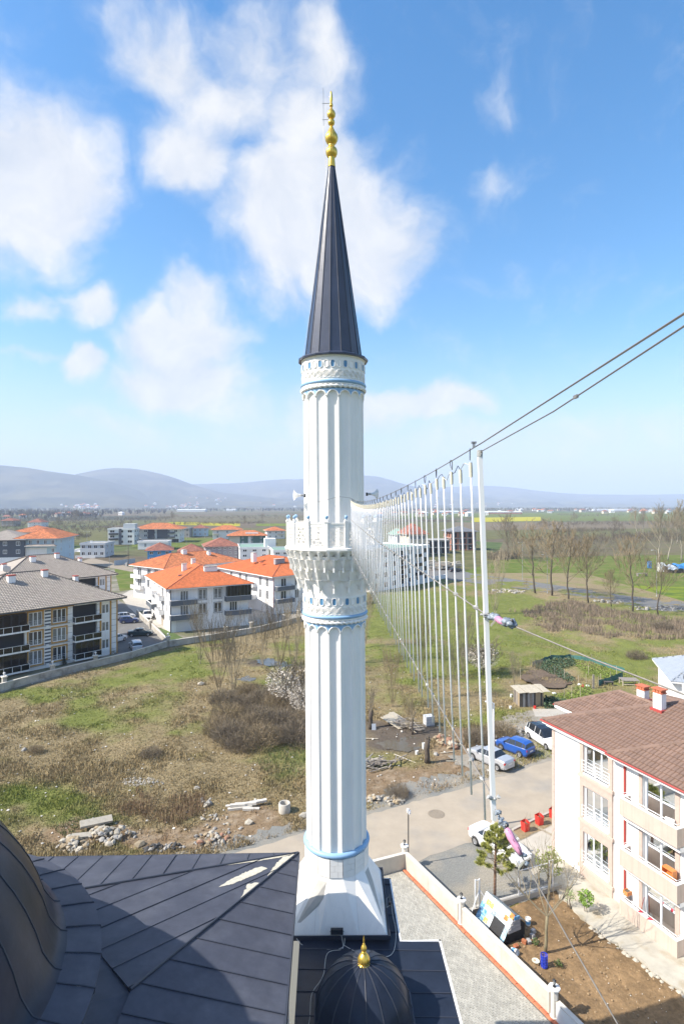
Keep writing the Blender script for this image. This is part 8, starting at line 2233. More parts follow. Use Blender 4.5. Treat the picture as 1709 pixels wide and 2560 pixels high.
# bare garden tree with three limbs
gp_ = G(1364, 2381, .04); t = thing('garden_tree', 'bare young tree with forked limbs standing in the brown garden soil', 'tree', gp_, 0)
rr = random.Random(21); tb = MB(); tb.tube([(-.05, 0, -.05), (.0, 0, .5), (.02, .02, 1.2), (.06, 0, 1.95)], [.105, .085, .075, .085], 8); tb.build('trunk', mat('olive_bark', (.21, .18, .11), .9, var=.2, vscale=6), t, smooth=True)
cr = MB()
def gl(p, d, ln, r, lvl):
 n = 5; pts, rs = [Vector(p)], [r]; dd = Vector(d).normalized()
 for i in range(n):
  dd = (dd + Vector((rr.uniform(-.13, .13), rr.uniform(-.13, .13), .09))).normalized(); pts.append(pts[-1]+dd*ln/n); rs.append(max(.005, r*(1-.65*(i+1)/n)))
 cr.tube(pts, rs, 5 if lvl < 2 else 4)
 if lvl < 3:
  for k in range(4 if lvl < 2 else 3):
   i = rr.randint(2, n); a = rr.uniform(0, 2*PI); nd = (dd*.75 + Vector((math.cos(a), math.sin(a), .35))*rr.uniform(.35, .7)).normalized()
   gl(pts[i], nd, ln*rr.uniform(.45, .72), rs[i]*.75, lvl+1)
top_ = Vector((.06, 0, 1.92))
for d, ln, r in (((-1.0, .25, .75), 3.0, .048), ((.95, .1, .72), 2.9, .048), ((-.05, .1, 1), 3.3, .05), ((.35, .5, .9), 2.9, .038), ((-.45, .3, .95), 3.0, .038), ((.2, -.6, .9), 2.4, .03)): gl(top_, Vector(d), ln, r, 1)
cr.build('crown', mat('tan_twigs', (.24, .20, .13), .9, island=.2), t)
# leafy shrubs of the garden
def leafy(label, pos, H, Rr, n, m, seed, stems=6, lw=.05, base=.25):
 t = thing('leafy_shrub', label, 'shrub', pos, 0, 'leafy shrubs by the white block'); g = np.random.default_rng(seed)
 place('stems', stems_mesh(seed, H, Rr*.8, stems, BARK), t)
 u = g.normal(0, 1, (n, 3)); u /= np.linalg.norm(u, axis=1, keepdims=True); r = g.random(n)**.4
 c = u*r[:, None]*np.array([Rr, Rr, H*(1-base)/2]) + np.array([0, 0, H*(1+base)/2]); k = VN2.fbm(c[:, 0]*2.5/Rr+seed, c[:, 2]*2.0/Rr+c[:, 1]*1.3, 1.0, 2); c = c[k > .40]; n = len(c)
 a = g.normal(0, 1, (n, 3)); a /= np.linalg.norm(a, axis=1, keepdims=True); b_ = np.cross(a, g.normal(0, 1, (n, 3))); b_ /= np.linalg.norm(b_, axis=1, keepdims=True)
 V = np.stack([c-a*lw, c+b_*lw*.45, c+a*lw, c-b_*lw*.45], 1).reshape(-1, 3); place('crown', np_mesh('crown', V, np.arange(len(V)).reshape(-1, 4), m), t)
YG = mat('yellow_green_leaf', (.20, .23, .05), .7, island=.35); BG = mat('bright_green_leaf', (.17, .28, .035), .6, island=.3)
leafy('loose yellow green shrub at the white block corner behind the bare tree', Vector((13.25, 36.4, .05)), 2.0, .95, 1300, YG, 4, 10, .075, .15)
leafy('small bright green sapling on the edge of the concrete path', Vector((14.25, 33.35, .05)), 1.35, .52, 620, BG, 8, 2, .075, .35)
leafy('thin pale green sapling just left of the bright green one', Vector((13.55, 33.9, .05)), 1.15, .36, 200, mat('pale_green_leaf', (.20, .27, .10), .7, island=.3), 9, 3, .06, .2)
leafy('tiny green weed clump beside the red bricks', G(1338, 2362, .04), .35, .22, 160, mat('weed_leaf', (.08, .12, .03), .8, island=.3), 10, 3, .05, 0)
leafy('small green weed clump right of the blue basket', G(1395, 2416, .04), .34, .24, 160, MATS['weed_leaf'], 11, 3, .05, 0)
# ---- belts of trees far out
def belt(name, spans, hmin, hmax, n, m, blades=16, spread=.38, w=.5):
 Vs = []
 g = np.random.default_rng(int(n)+len(spans))
 for (px0, py0, px1, py1, jit) in spans:
  k = int(n*abs(px1-px0)/300)+2; f = g.random(k); px = px0+(px1-px0)*f; py = py0+(py1-py0)*f + g.normal(0, jit, k)
  d = CH*FPX/np.maximum(py-CY, 6); x = (px-CX)/FPX*d; h = g.uniform(hmin, hmax, k)
  for b in range(blades):
   a = g.random(k)*2*PI; z0 = h*g.uniform(0.0, .55, k); l = g.uniform(.2, 1, k)*spread*h; ww = w*g.uniform(.5, 1.5, k)*h/8
   bx, by = x + np.cos(a)*l*.35, d + np.sin(a)*l*.35; t = g.random(k)*2*PI
   Vs.append(np.stack([np.stack([bx-np.cos(t)*ww/2, by-np.sin(t)*ww/2, z0], -1), np.stack([bx+np.cos(t)*ww/2, by+np.sin(t)*ww/2, z0], -1), np.stack([x+np.cos(a)*l, d+np.sin(a)*l, np.minimum(z0+h*g.uniform(.35, .6, k), h)], -1)], 1))
 V = np.concatenate(Vs).reshape(-1, 3); o = place(name, np_mesh(name, V, np.arange(len(V)).reshape(-1, 3), m)); o['kind'] = 'stuff'; return o
FARB = mat('far_bare_trees', (.105, .088, .068), 1, island=.35); FARG = mat('far_evergreens', (.045, .055, .035), 1, island=.3); HEDB = mat('hedge_brush', (.125, .10, .065), 1, island=.35)
belt('woods', [(-40, 1276, 860, 1275, 1.5), (850, 1276, 1760, 1273, 1.2), (-40, 1284, 420, 1281, 2.5), (1330, 1276, 1760, 1275, 1.5), (-60, 1290, 260, 1290, 3)], 7, 14, 190, FARB, 14, .35, 1.1)
belt('woods', [(850, 1278, 1200, 1279, 2), (1200, 1275, 1760, 1273, 1), (520, 1277, 860, 1278, 1)], 6, 14, 60, FARG, 16, .28, 1.6)
belt('hedgerow', [(-60, 1300, 420, 1298, 5), (20, 1312, 330, 1308, 4), (120, 1325, 300, 1322, 4), (330, 1296, 860, 1292, 3), (430, 1312, 560, 1310, 2), (900, 1297, 1180, 1295, 2), (1340, 1312, 1700, 1310, 2.5), (1380, 1330, 1560, 1328, 2), (-60, 1297, 120, 1296, 2), (-40, 1318, 60, 1330, 5), (100, 1300, 420, 1296, 1.5), (560, 1311, 660, 1308, 1.2), (1010, 1304, 1140, 1305, 1.0), (1530, 1341, 1720, 1339, 2.0), (1240, 1396, 1300, 1394, 1.0), (1340, 1348, 1720, 1350, 5), (1440, 1290, 1560, 1288, 1.5), (880, 1312, 1010, 1310, 2), (150, 1345, 230, 1342, 3), (1392, 1288, 1440, 1288, 1)], 2, 5, 300, HEDB, 16, .6, .35)
belt('bushes', [(1300, 1386, 1470, 1384, 2.5), (1480, 1380, 1620, 1378, 2.5), (1380, 1365, 1560, 1362, 3)], 2, 4.5, 120, FARB, 16, .6, .14)
# ------------------------------------------------------------------ yard things, rubble and street furniture
def gz(px, py, dz=0.0):
 p = G(px, py); p.z = float(relief(np.array([p.x]), np.array([p.y]))[0]) + dz; return p
STN = [mat('pale_stone', (.37, .335, .275), .9, var=.15, vscale=4, island=.1), mat('grey_stone', (.30, .285, .26), .9, var=.2, vscale=4), mat('ochre_stone', (.31, .245, .16), .9, var=.2, vscale=4), mat('dark_lump', (.06, .058, .055), .9), mat('brick_rubble', (.29, .16, .105), .9, var=.2)]
ST_ME = []
for i in range(8):
 b = MB(); b.blob((0, 0, 0), 1, 500+i, .28, (1, .8, .6)); ST_ME.append([b.mesh('stone', m) for m in STN])
def heap(label, spots, mix, rmin, rmax, cat='rubble heap', name='rubble_heap', mound=0.0):
 """spots: pixel ellipses (px, py, rx, ry, n)"""
 p0 = gz(spots[0][0], spots[0][1]); t = thing(name, label, cat, p0, 0)
 for (px, py, rx, ry, n) in spots:
  for k in range(n):
   a, r = R.uniform(0, 2*PI), R.random()**.6
   q = gz(px + rx*r*math.cos(a), py + ry*r*math.sin(a)); z = mound*(1-r)
   s = R.uniform(rmin, rmax)*(1 if R.random() < .75 else 1.6)
   place('stone', ST_ME[R.randrange(8)][R.choice(mix)], t, loc=q - p0 + Vector((0, 0, s*.25+z)), rot=(R.uniform(-.5, .5), R.uniform(-.5, .5), R.uniform(0, 6)), scale=s)
 return t
heap('big heap of pale concrete rubble and ochre stones behind the mosque roof', [(185, 2115, 42, 22, 110), (260, 2098, 45, 22, 80), (300, 2090, 40, 14, 26)], [0, 0, 1, 2, 2], .06, .21, mound=.55)
b = MB(); p0 = gz(200, 2086); b.obox((0, 0, .35), (2.0, .9, .1), (-.25, .5, .12), (0, 0, .16)); o = b.build('slab', STN[0], None); o.location = p0; o.rotation_euler = (.1, .15, .1); tag(o, 'long broken concrete slab lying on the big rubble heap', 'slab')
b = MB(); p0 = gz(178, 2108); b.obox((0, 0, .3), (1.8, .7, .05), (-.2, .4, .1), (0, 0, .14)); o = b.build('slab', STN[0], None); o.location = p0; o.rotation_euler = (-.1, .1, 0); tag(o, 'lower broken concrete slab at the left of the big rubble heap', 'slab')
heap('low heap of black plastic and dark lumps beside the rubble heap', [(385, 2122, 30, 12, 30), (430, 2118, 30, 12, 20)], [3, 3, 3, 1], .06, .16, mound=.25)
heap('heap of brick rubble with orange and white scraps by the gravel verge', [(530, 2098, 45, 16, 55), (500, 2112, 18, 8, 14)], [0, 1, 2, 4], .06, .20, mound=.3)
heap('patch of crushed white stone in the middle of the dry field', [(345, 1953, 46, 14, 150), (375, 1960, 36, 9, 45)], [0, 0, 0, 1], .03, .09, 'stone patch', 'stone_patch', .1)
heap('two pale boulders beside the tilted slab in the dry field', [(515, 2000, 12, 14, 9)], [0, 1], .12, .28)
heap('grey stones scattered below the boulders in the field', [(535, 2040, 35, 10, 30), (560, 2070, 60, 14, 22)], [1, 0, 2], .05, .13)
heap('row of pale stones and brick pieces along the gravel verge by the minaret', [(935, 2000, 22, 9, 26), (985, 2002, 28, 12, 46)], [0, 0, 2, 1], .07, .22, mound=.2)
heap('heap of ochre boulders and bricks beside the cut trunk', [(1105, 1858, 14, 12, 16), (1130, 1862, 14, 14, 18), (1100, 1845, 14, 8, 12)], [2, 2, 4, 0], .10, .34, mound=.25)
heap('bank of stones and rubble behind the parked blue car', [(1290, 1830, 50, 10, 60), (1240, 1850, 30, 8, 20)], [1, 2, 0], .07, .24, mound=.3)
heap('strip of white rubble along the bend of the far road', [(1250, 1478, 36, 5, 50), (1290, 1480, 20, 4, 24)], [0, 0, 1], .15, .45)
heap('strip of dark broken asphalt along the near edge of the far road', [(1530, 1505, 60, 4, 60), (1640, 1522, 70, 5, 70)], [1, 3, 1], .12, .35)
for i, (px, py, s, m_, lb_) in enumerate(((502, 1712, .55, 0, 'pale flat boulder in the grass at the thicket edge'), (510, 1771, .20, 0, 'small white stone in the grass left of the thicket'), (60, 1874, .34, 1, 'round grey stone alone in the dry left field'), (620, 2058, .38, 0, 'pale angular block near the concrete ring'), (760, 2040, .45, 0, 'pale slab piece touching the minaret near the ring'), (1088, 1886, .30, 1, 'grey stone right of the thick cut trunk'), (492, 1970, .35, 1, 'flat dark grey boulder above the pale boulders'), (350, 2112, .42, 2, 'ochre boulder between rubble heap and dark lumps'))):
 t = place('stone', ST_ME[i % 8][m_], None, loc=gz(px, py, s*.2), rot=(0, 0, i), scale=s); tag(t, lb_, 'stone')
# concrete ring
p = gz(711, 2028); t = thing('concrete_ring', 'pale concrete well ring standing in the dirt left of the minaret', 'concrete ring', p, 0)
b = MB(); b.lathe([(.46, -.05), (.47, .02), (.46, .66), (.44, .70), (.36, .70), (.345, .66), (.345, .05), (.0, .04)], 32); b.build('ring', mat('ring_concrete', (.47, .44, .39), .9, var=.15, vscale=5, bump=.004, bscale=30), t, auto=40)
# pale planks / kerb stones
KER = mat('pale_kerb_stone', (.52, .49, .44), .9, var=.12, vscale=5)
t = thing('kerb_stones', 'pile of pale kerb stones lying in the dirt left of the concrete ring', 'stone pile', gz(620, 2018), 0)
for k, (x, y, z, a, l) in enumerate(((-.9, .2, .1, .1, 1.8), (-.6, -.2, .1, .18, 1.9), (-.2, .05, .3, .05, 1.7), (.5, .2, .35, .25, 1.9), (.3, -.35, .1, .02, 1.3), (-.8, -.1, .28, .12, 1.2))):
 b = MB(); b.cbox((0, 0, 0), l, .26, .17); o = b.build('kerb_stone', KER, t); o.location = (x, y, z); o.rotation_euler = (R.uniform(-.1, .1), R.uniform(-.08, .08), a)
# wood piles
WOODL = mat('pale_board', (.50, .44, .34), .85, var=.14, vscale=5, island=.15); WOODG = mat('grey_board', (.25, .22, .19), .9, var=.2, vscale=6, island=.2)
def woodpile(label, p, rz, slab, loose, m, seed, ln=1.6):
 t = thing('wood_pile', label, 'wood pile', p, rz); rr = random.Random(seed)
 if slab:
  for k in range(11):
   b = MB(); b.cbox((0, 0, 0), 2.3+rr.uniform(-.15, .15), .21, .035); o = b.build('board', WOODL, t); o.location = (-.9+k*.02, -1.15+k*.225, .35+.05*rr.random()); o.rotation_euler = (.0, .32, -.08)
 for k in range(loose):
  b = MB(); l = rr.uniform(.6, 1.3)*ln; b.cbox((0, 0, 0), l, rr.uniform(.05, .14), rr.uniform(.03, .06)); o = b.build('plank', m if rr.random() < .7 else WOODL, t)
  o.location = (rr.gauss(.7 if slab else 0, .75), rr.gauss(-.2, .45), rr.uniform(.05, .55)); o.rotation_euler = (rr.uniform(-.2, .2), rr.uniform(-.25, .25), rr.gauss(.2, .5))
woodpile('pile of pale boards with a fallen plank platform behind the light tubes', gz(1005, 1815), -.55, True, 46, WOODG, 2)
woodpile('stack of grey weathered planks beside the minaret shaft', gz(940, 1913), .12, False, 48, WOODG, 3)
for i, (px, py, l, a, lb_) in enumerate(((985, 1818, 2.4, -.9, 'long pale lath leaning off the board pile'), (1012, 1900, 2.6, -.75, 'thin pale lath lying on the dirt before the cut trunk'), (1118, 1882, 1.5, .3, 'short pale plank in front of the ochre boulders'), (1128, 1904, 1.0, .05, 'cream plank lying right of the thick cut trunk'), (925, 1850, 1.6, .02, 'pale beam by the minaret edge above the grey plank stack'))):
 b = MB(); b.cbox((0, 0, 0), l, .09, .05); o = b.build('plank', WOODL, None); o.location = gz(px, py, .08); o.rotation_euler = (0, .03, a); tag(o, lb_, 'plank')
# water tank in its cage
t = thing('water_tank', 'white plastic water tank in a wire cage beside the board pile', 'water tank', gz(1071, 1815), .3)
b = MB(); b.box(-.46, .46, -.42, .42, .16, 1.12); b.lathe([(.12, 1.121), (.12, 1.17), (.0, 1.18)], 12); b.build('tank', mat('milky_plastic', (.66, .66, .66), .5), t)
b = MB()
for k in range(6):
 x = -.48 + .96*k/5
 for y in (-.44, .44): b.tube([(x, y, .14), (x, y, 1.14)], .014, 4)
for z in (.2, .5, .8, 1.13): b.tube([(-.48, -.44, z), (.48, -.44, z), (.48, .44, z), (-.48, .44, z), (-.48, -.44, z)], .014, 4)
b.build('cage', GREYMETAL, t); b = MB(); b.box(-.5, .5, -.45, .45, .0, .13); b.build('pallet', WOODG, t)
# grey blue board leaning by the pollard, buckets
b = MB(); b.obox((-.22, 0, 0), (.44, .05, 0), (0, .18, .62), (0, .03, -.01)); o = b.build('board', mat('blue_grey_board', (.42, .46, .52), .6), None); o.location = gz(934, 1826); tag(o, 'small blue grey board leaning by the pollarded tree', 'board')
for i, (px, py, lb_) in enumerate(((1041, 1886, 'white bucket standing in the mud left of the thick cut trunk'), (1058, 1872, 'tall white canister right behind the thick cut trunk'))):
 b = MB(); b.lathe([(0, 0), (.13, 0), (.15, .36+.25*i), (.14, .37+.25*i), (.13, .30), (0, .29)], 14); o = b.build('bucket', BUCK, None); o.location = gz(px, py); tag(o, lb_, 'bucket')
# puddles
PUD = mat('muddy_water', (.10, .085, .06), .06, spec=.6)
for (pts, z) in (([(960, 1842), (1010, 1835), (1060, 1850), (1075, 1868), (1020, 1880), (960, 1872), (935, 1858)], .0), ([(640, 1650), (690, 1645), (750, 1650), (766, 1662), (700, 1668), (650, 1662)], .02), ([(590, 1700), (620, 1690), (640, 1700), (610, 1712)], .02)):
 q = [gz(*p) for p in pts]; zm = sum(p.z for p in q)/len(q)
 ragged('water', [tuple(p) for p in q], PUD, zm + z - .02, .35, .5, int(pts[0][0]))
# hen hut and vegetable plot
t = thing('garden_hut', 'small patched wooden hut with flat board roof beside the vegetable plot', 'hut', gz(1298, 1768), math.radians(8)); Wd, Dp, Hh = 3.0, 1.7, 1.75
rr = random.Random(8)
HB_ = [mat('dark_plank', (.085, .075, .065), .9, var=.3, vscale=5), WOODG, mat('tan_plywood', (.36, .28, .18), .9, var=.15), mat('grey_panel', (.30, .30, .29), .9, var=.2)]
x = 0.0
while x < Wd-.05:
 w = rr.uniform(.18, .42); b = MB(); b.box(x, min(Wd, x+w-.02), rr.uniform(-.02, .02), .05, 0, Hh-rr.uniform(0, .12)); b.build('wall_board', HB_[rr.choice([0, 0, 1, 3])] if x < 1.9 else HB_[rr.choice([2, 0])], t); x += w
for s_, x in (('l', 0), ('r', Wd-.04)):
 y = .06
 while y < Dp:
  w = rr.uniform(.2, .4); b = MB(); b.box(x, x+.04, y, min(Dp, y+w-.02), 0, Hh+.05); b.build('wall_board', HB_[rr.choice([0, 1, 2])], t); y += w
b = MB(); b.box(.05, Wd-.05, .08, Dp, 0, Hh-.1); b.build('inside', ROOM, t)
x = -.3
while x < Wd+.4:
 w = rr.uniform(.3, .6); b = MB(); b.obox((x, -.45+rr.uniform(-.1, .1), Hh+.02+rr.uniform(0, .05)), (w-.02, 0, rr.uniform(-.02, .03)), (0, Dp+.8, .14), (0, 0, .035)); b.build('roof_board', mat('bleached_board', (.44, .39, .30), .9, var=.2, vscale=4), t); x += w
for i, (px, py, m_, lb_) in enumerate(((1277, 1743, BUCK, 'white bucket at the left of the garden hut'), (1275, 1771, BUCK, 'white canister lying left of the garden hut'), (1336, 1772, REDP, 'small red can before the garden hut'))):
 b = MB(); b.lathe([(0, 0), (.14, 0), (.16, .36), (0, .37)], 12); o = b.build('bucket', m_, None); o.location = gz(px, py); tag(o, lb_, 'bucket')
PLOT = [(1350, 1672), (1380, 1655), (1425, 1648), (1500, 1668), (1560, 1692), (1500, 1716), (1440, 1708), (1390, 1692), (1340, 1678)]
b = MB(); q = [gz(1320, 1680), gz(1355, 1678), gz(1430, 1712), gz(1400, 1725), gz(1345, 1722), gz(1300, 1700)]
ragged('vegetable_plot', [tuple(p) for p in q], mat('dug_plot', (.125, .088, .058), 1, var=.35, vscale=2, bump=.05, bscale=4), .25, .3, .6, 3)
def crop(name, label, pix, n, h, lw, m, seed):
 g = np.random.default_rng(seed); P = np.array([tuple(gz(*p)) for p in pix]); x = g.uniform(P[:, 0].min(), P[:, 0].max(), n); y = g.uniform(P[:, 1].min(), P[:, 1].max(), n); ok = sdist(x, y, [tuple(p[:2]) for p in P]) < 0; x, y = x[ok], y[ok]; n = len(x)
 row = np.abs(((x*.55+y*.83)/.9) % 1 - .5) < .33; x, y = x[row], y[row]; n = len(x); z = relief(x, y) + g.random(n)*h
 c = np.stack([x, y, z], -1); a = g.normal(0, 1, (n, 3)); a /= np.linalg.norm(a, axis=1, keepdims=True); b_ = np.cross(a, g.normal(0, 1, (n, 3))); b_ /= np.linalg.norm(b_, axis=1, keepdims=True)
 V = np.stack([c-a*lw, c+b_*lw*.6, c+a*lw, c-b_*lw*.6], 1).reshape(-1, 3); o = place(name, np_mesh(name, V, np.arange(len(V)).reshape(-1, 4), m)); o['kind'] = 'stuff'; return o
CABB = mat('dark_leaf_crop', (.062, .105, .050), .6, island=.35); LETT = mat('yellow_green_crop', (.17, .23, .035), .7, island=.35)
crop('vegetables', '', [(1330, 1672), (1372, 1652), (1430, 1648), (1440, 1665), (1400, 1676), (1440, 1706), (1420, 1712), (1380, 1690)], 9000, .55, .13, CABB, 1)
crop('vegetables', '', [(1430, 1650), (1500, 1664), (1555, 1690), (1520, 1702), (1470, 1690), (1440, 1672)], 3500, .3, .10, LETT, 2)
crop('vegetables', '', [(1365, 1748), (1470, 1715), (1480, 1735), (1400, 1760), (1362, 1768)], 4500, .45, .11, LETT, 3)
crop('vegetables', '', [(1358, 1752), (1375, 1750), (1420, 1758), (1400, 1772), (1358, 1772)], 2500, .6, .12, CABB, 4)
NETG = mat('green_netting', (.045, .14, .125), .8, var=.2, vscale=3)
def net(label, pts, h=.65):
 P = [gz(*p) for p in pts]; t = thing('net_fence', label, 'fence', P[0], 0, 'green net fences round the vegetable plot'); O = Vector(P[0])
 for i in range(len(P)-1):
  b = MB(); d = P[i+1]-P[i]; n = max(2, int(d.length/.5)); pr = None
  for k in range(n+1):
   q = P[i]-O + d*k/n + Vector((0, .06*math.sin(k*1.7), 0)); r = q + Vector((0, .04*math.sin(k), h+R.uniform(-.12, .06)))
   if pr: b.quad(pr[0], q, r, pr[1]); b.quad(pr[1]+Vector((0, .01, 0)), r+Vector((0, .01, 0)), q+Vector((0, .01, 0)), pr[0]+Vector((0, .01, 0)))
   pr = (q, r)
  b.build('netting', NETG, t)
  s = MB(); s.tube([P[i]-O, P[i]-O+Vector((0, 0, h+.6))], .03, 5); s.build('stake', WOODG, t)
net('green net fence along the far side of the vegetable plot', [(1330, 1668), (1375, 1650), (1425, 1646), (1478, 1655), (1560, 1685)])
net('green net fence at the near right end of the vegetable plot', [(1495, 1718), (1525, 1708), (1555, 1694)], .8)
for k, (px, py) in enumerate([(1385, 1692), (1410, 1700), (1445, 1712), (1480, 1724), (1500, 1708), (1464, 1714), (1410, 1752), (1428, 1746), (1450, 1742), (1368, 1690), (1540, 1690), (1300, 1700), (1325, 1676), (1470, 1690)]):
 p = gz(px, py); b = MB(); b.tube([(0, 0, -.1), (R.uniform(-.05, .05), 0, R.uniform(1.1, 1.7))], .025, 5); o = b.build('garden_stake', WOODL if k % 3 else WOODG, None); o.location = p; tag(o, 'thin wooden stake standing among the vegetable rows', 'stake', 'stakes of the vegetable plot')
b = MB(); b.cbox((0, 0, .9), .22, .18, 1.8); o = b.build('garden_post', WOODG, None); o.location = gz(1482, 1724); tag(o, 'thick grey wooden post at the near edge of the vegetable plot', 'post')
for k, (px, py, m_, lb_) in enumerate(((1447, 1717, BUCK, 'white sack lying on the near edge of the vegetable plot'), (1456, 1719, mat('red_sack', (.55, .08, .08), .8), 'red sack between two white ones by the vegetable plot'), (1466, 1721, BUCK, 'white sack next to the thick grey garden post'), (1384, 1736, BUCK, 'white bag on a stake beside the garden hut'))):
 b = MB(); b.blob((0, 0, .18), .26, 700+k, .25, (1.2, .8, .7)); o = b.build('sack', m_, None); o.location = gz(px, py); tag(o, lb_, 'sack')
t = thing('wooden_table', 'grey wooden pallet table in the grass above the brown tile roof', 'table', gz(1571, 1713), -.12)
for k in range(6): b = MB(); b.box(-1.1, 1.1, -.75+.25*k, -.75+.25*k+.22, .74, .79); b.build('board', WOODG, t)
for (x, y) in ((-1, -.65), (1, -.65), (-1, .65), (1, .65)): b = MB(); b.cbox((x, y, .37), .1, .1, .74); b.build('leg', WOODL, t)
for y in (-.65, .65): b = MB(); b.box(-1.0, 1.0, y-.03, y+.03, .2, .28); b.build('rail', WOODL, t)
t = thing('bench', 'low dark bench by the green net fence', 'bench', gz(1520, 1716), -.1); b = MB(); b.box(-.6, .6, -.25, .25, .4, .46); b.build('board', HB_[0], t)
for x in (-.5, .5): b = MB(); b.box(x-.04, x+.04, -.2, .2, 0, .4); b.build('leg', HB_[0], t)
b = MB(); b.prism([(-2.2, -1.3), (1.6, -1.5), (2.4, .9), (-1.7, 1.2)], -.2, .06); o = b.build('concrete_pad', PAVEC, None); o.location = gz(1375, 1781, .0); o['kind'] = 'structure'
# street lamps and poles
def lamp(label, px, py, top, arm, rz, cat='street lamp', double=False, m=GREYMETAL, r=.08, head=1.0):
 p = G(px, py); h = (py-top)*p.y/FPX; t = thing('street_lamp', label, cat, p, rz, 'street lamps'); b = MB()
 b.tube([(0, 0, 0), (0, 0, h*.5), (0, 0, h)], [r, r*.85, r*.7], 8); b.lathe([(r*2, 0), (r*2, .1), (r*1.1, .3)], 8); b.build('pole', m, t)
 for s_ in ((-1, 1) if double else (-1,)):
  b = MB(); b.tube([(0, 0, h-.05), (s_*arm*.6, 0, h+.12), (s_*arm, 0, h+.2)], .035, 5); b.build('arm', m, t)
  b = MB(); b.cbox((s_*(arm+.3*head), 0, h+.2), .62*head, .22*head, .10*head); b.build('lamp_head', mat('lamp_head', (.72, .72, .72), .4), t)
 return t
lamp('white street lamp pole directly behind the white end bar of the light curtain', 1233, 2064, 1758, .28, math.radians(20), m=WHITEMETAL, r=.09, head=.7)
for (px, py, tp, lb_) in ((1305, 1449, 1357, 'street lamp on the far road by the avenue start'), (1367, 1483, 1388, 'street lamp between the avenue trees without a visible head'), (1640, 1491, 1377, 'street lamp on the far road before the pale poplars')): lamp(lb_, px, py, tp, 1.1, math.radians(15))
for (px, py, tp, lb_, db) in ((218, 1360, 1329, 'twin headed street lamp above the pale grey house', True), (562, 1389, 1351, 'street lamp before the lilac grey block', False), (274, 1423, 1376, 'street lamp on the dirt track behind the second grey block', False), (466, 1362, 1336, 'street lamp before the concrete shell', False), (512, 1345, 1315, 'street lamp by the pale blue house', False), (629, 1327, 1311, 'street lamp above the green walled house', False), (159, 1350, 1322, 'plain lamp pole behind the pale blue block', False), (1185, 1400, 1370, 'lamp pole close to the brick shell', False), (674, 1322, 1304, 'thin lamp pole in the field left of the minaret balcony', False)): lamp(lb_, px, py, tp, 1.4, R.uniform(-.5, .5), double=db)
p = G(321, 1416); t = thing('utility_pole', 'wooden utility pole with a concrete foot beside the blue grey sheet fence', 'utility pole', p, 0); h = (1416-1362)*p.y/FPX
b = MB(); b.tube([(0, 0, 0), (0, 0, h)], [.17, .12], 8); b.build('pole', BARK, t); b = MB(); b.cbox((-.7, 0, .7), .8, .8, 1.4); b.build('foot', CONCRETE, t); b = MB(); b.cbox((0, 0, h-.4), 1.6, .1, .1); b.tube([(0, 0, h-2.4), (-1.5, 0, h-2.2)], .05, 5); b.build('cross_arm', WOODG, t)
# stacked lumber and blocks beyond the light tubes
t = thing('lumber_stack', 'stacks of pale timber and blocks beside the far road behind the light tubes', 'lumber stack', G(1108, 1424), 0)
for k in range(26):
 b = MB(); b.cbox((0, 0, 0), R.uniform(1.6, 4), R.uniform(1, 2), R.uniform(.4, 1.1)); o = b.build('bundle', [WOODL, WOODG, STN[0]][k % 3], t); o.location = (R.uniform(-5.5, 5.5), R.uniform(-2, 3), R.uniform(.3, 3.0)); o.rotation_euler = (0, R.uniform(-.1, .1), R.uniform(-.4, .4))
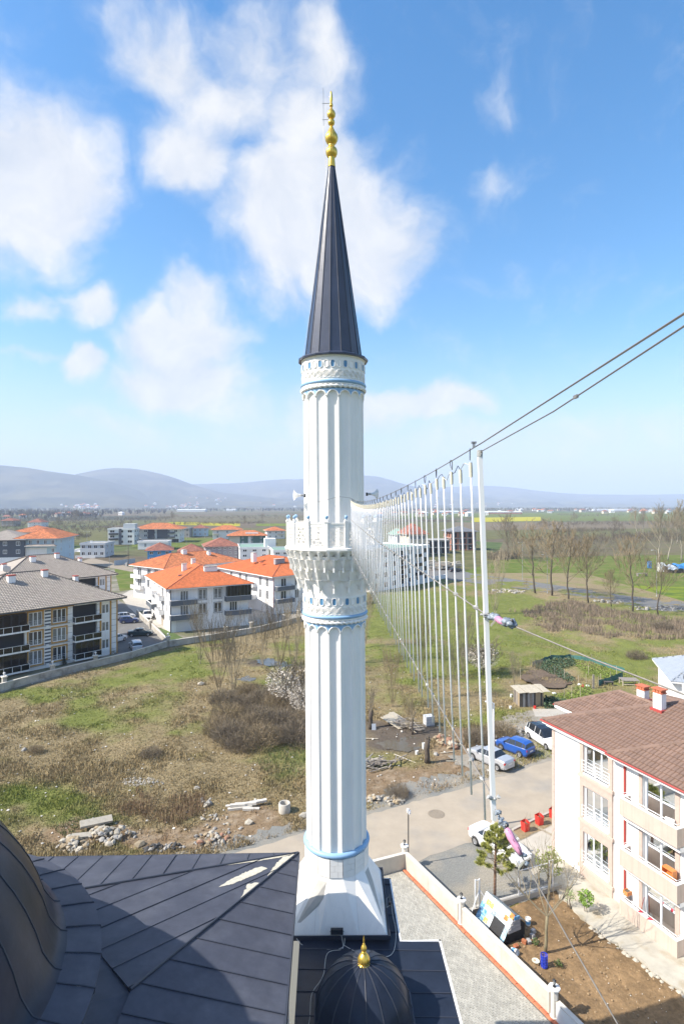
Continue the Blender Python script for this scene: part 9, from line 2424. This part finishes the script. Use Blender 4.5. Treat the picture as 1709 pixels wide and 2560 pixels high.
# tarpaulin camp at the right edge
TARP = mat('blue_tarpaulin', (.04, .20, .48), .5, var=.2, vscale=.8); TARPG = mat('grey_tarpaulin', (.35, .40, .46), .6, var=.2, vscale=.8)
t = thing('tarpaulin_shelter', 'low shelter covered with blue and grey tarpaulin at the right edge beyond the far road', 'shelter', G(1690, 1430), 0)
for (x0, x1, z, m_) in ((-1, 5, 2.4, TARP), (-4.5, -.8, 2.1, TARPG)):
 b = MB(); n = 8
 for i in range(n+1):
  x = x0+(x1-x0)*i/n; zz_ = z+.25*math.sin(i*1.3)
  for (y, dz) in ((-2.5, -1.0), (-1.8, 0), (1.5, .4), (2.5, -.6)): b.v.append((x, y, zz_+dz))
 for i in range(n):
  for j in range(3): b.f.append([i*4+j, (i+1)*4+j, (i+1)*4+j+1, i*4+j+1]); b.m.append(0)
 b.build('tarpaulin', m_, t)
b = MB(); b.box(-4.3, 4.8, -1.6, 1.8, 0, 1.7); b.build('clutter', MATS['dark_plank'], t)
b = MB(); b.prism([(-1, -1), (1, -1), (1, 1), (-1, 1)], 0, 3.2); o = b.build('white_tent', BUCK, None); o.location = G(1651, 1429); o.scale = (.9, .8, 1); tag(o, 'narrow white tent left of the tarpaulin shelter', 'tent')
b = MB(); b.cbox((0, 0, 1.2), 1.1, 1.0, 2.4); b.cbox((0, 0, 2.5), 1.3, 1.2, .15); o = b.build('toilet_booth', TARP, None); o.location = G(1622, 1420); tag(o, 'small blue booth in the green field left of the white tent', 'booth')
t = thing('bench', 'small grey bench in the green field below the blue booth', 'bench', G(1603, 1440), .2); b = MB(); b.box(-2, 2, -.5, .5, .8, .95); b.build('board', WOODG, t)
for x in (-1.7, 1.7): b = MB(); b.box(x-.1, x+.1, -.5, .5, 0, .8); b.build('leg', WOODG, t)
# litter over the vacant land
lt_ = MB()
for k in range(420):
 px, py = R.uniform(0, 1300), R.uniform(1640, 2110)
 p = G(px, py)
 if sdist(np.array([p.x]), np.array([p.y]), ROAD)[0] < .6 or sdist(np.array([p.x]), np.array([p.y]), SITE)[0] < .3 or sdist(np.array([p.x]), np.array([p.y]), LOTP)[0] < .3: continue
 z = float(relief(np.array([p.x]), np.array([p.y]))[0]); lt_.blob((p.x, p.y, z+.06), R.uniform(.03, .11), k, .45, (1, 1, .5))
o = lt_.build('litter', mat('pale_litter', (.55, .52, .47), .8, island=.35)); o['kind'] = 'stuff'
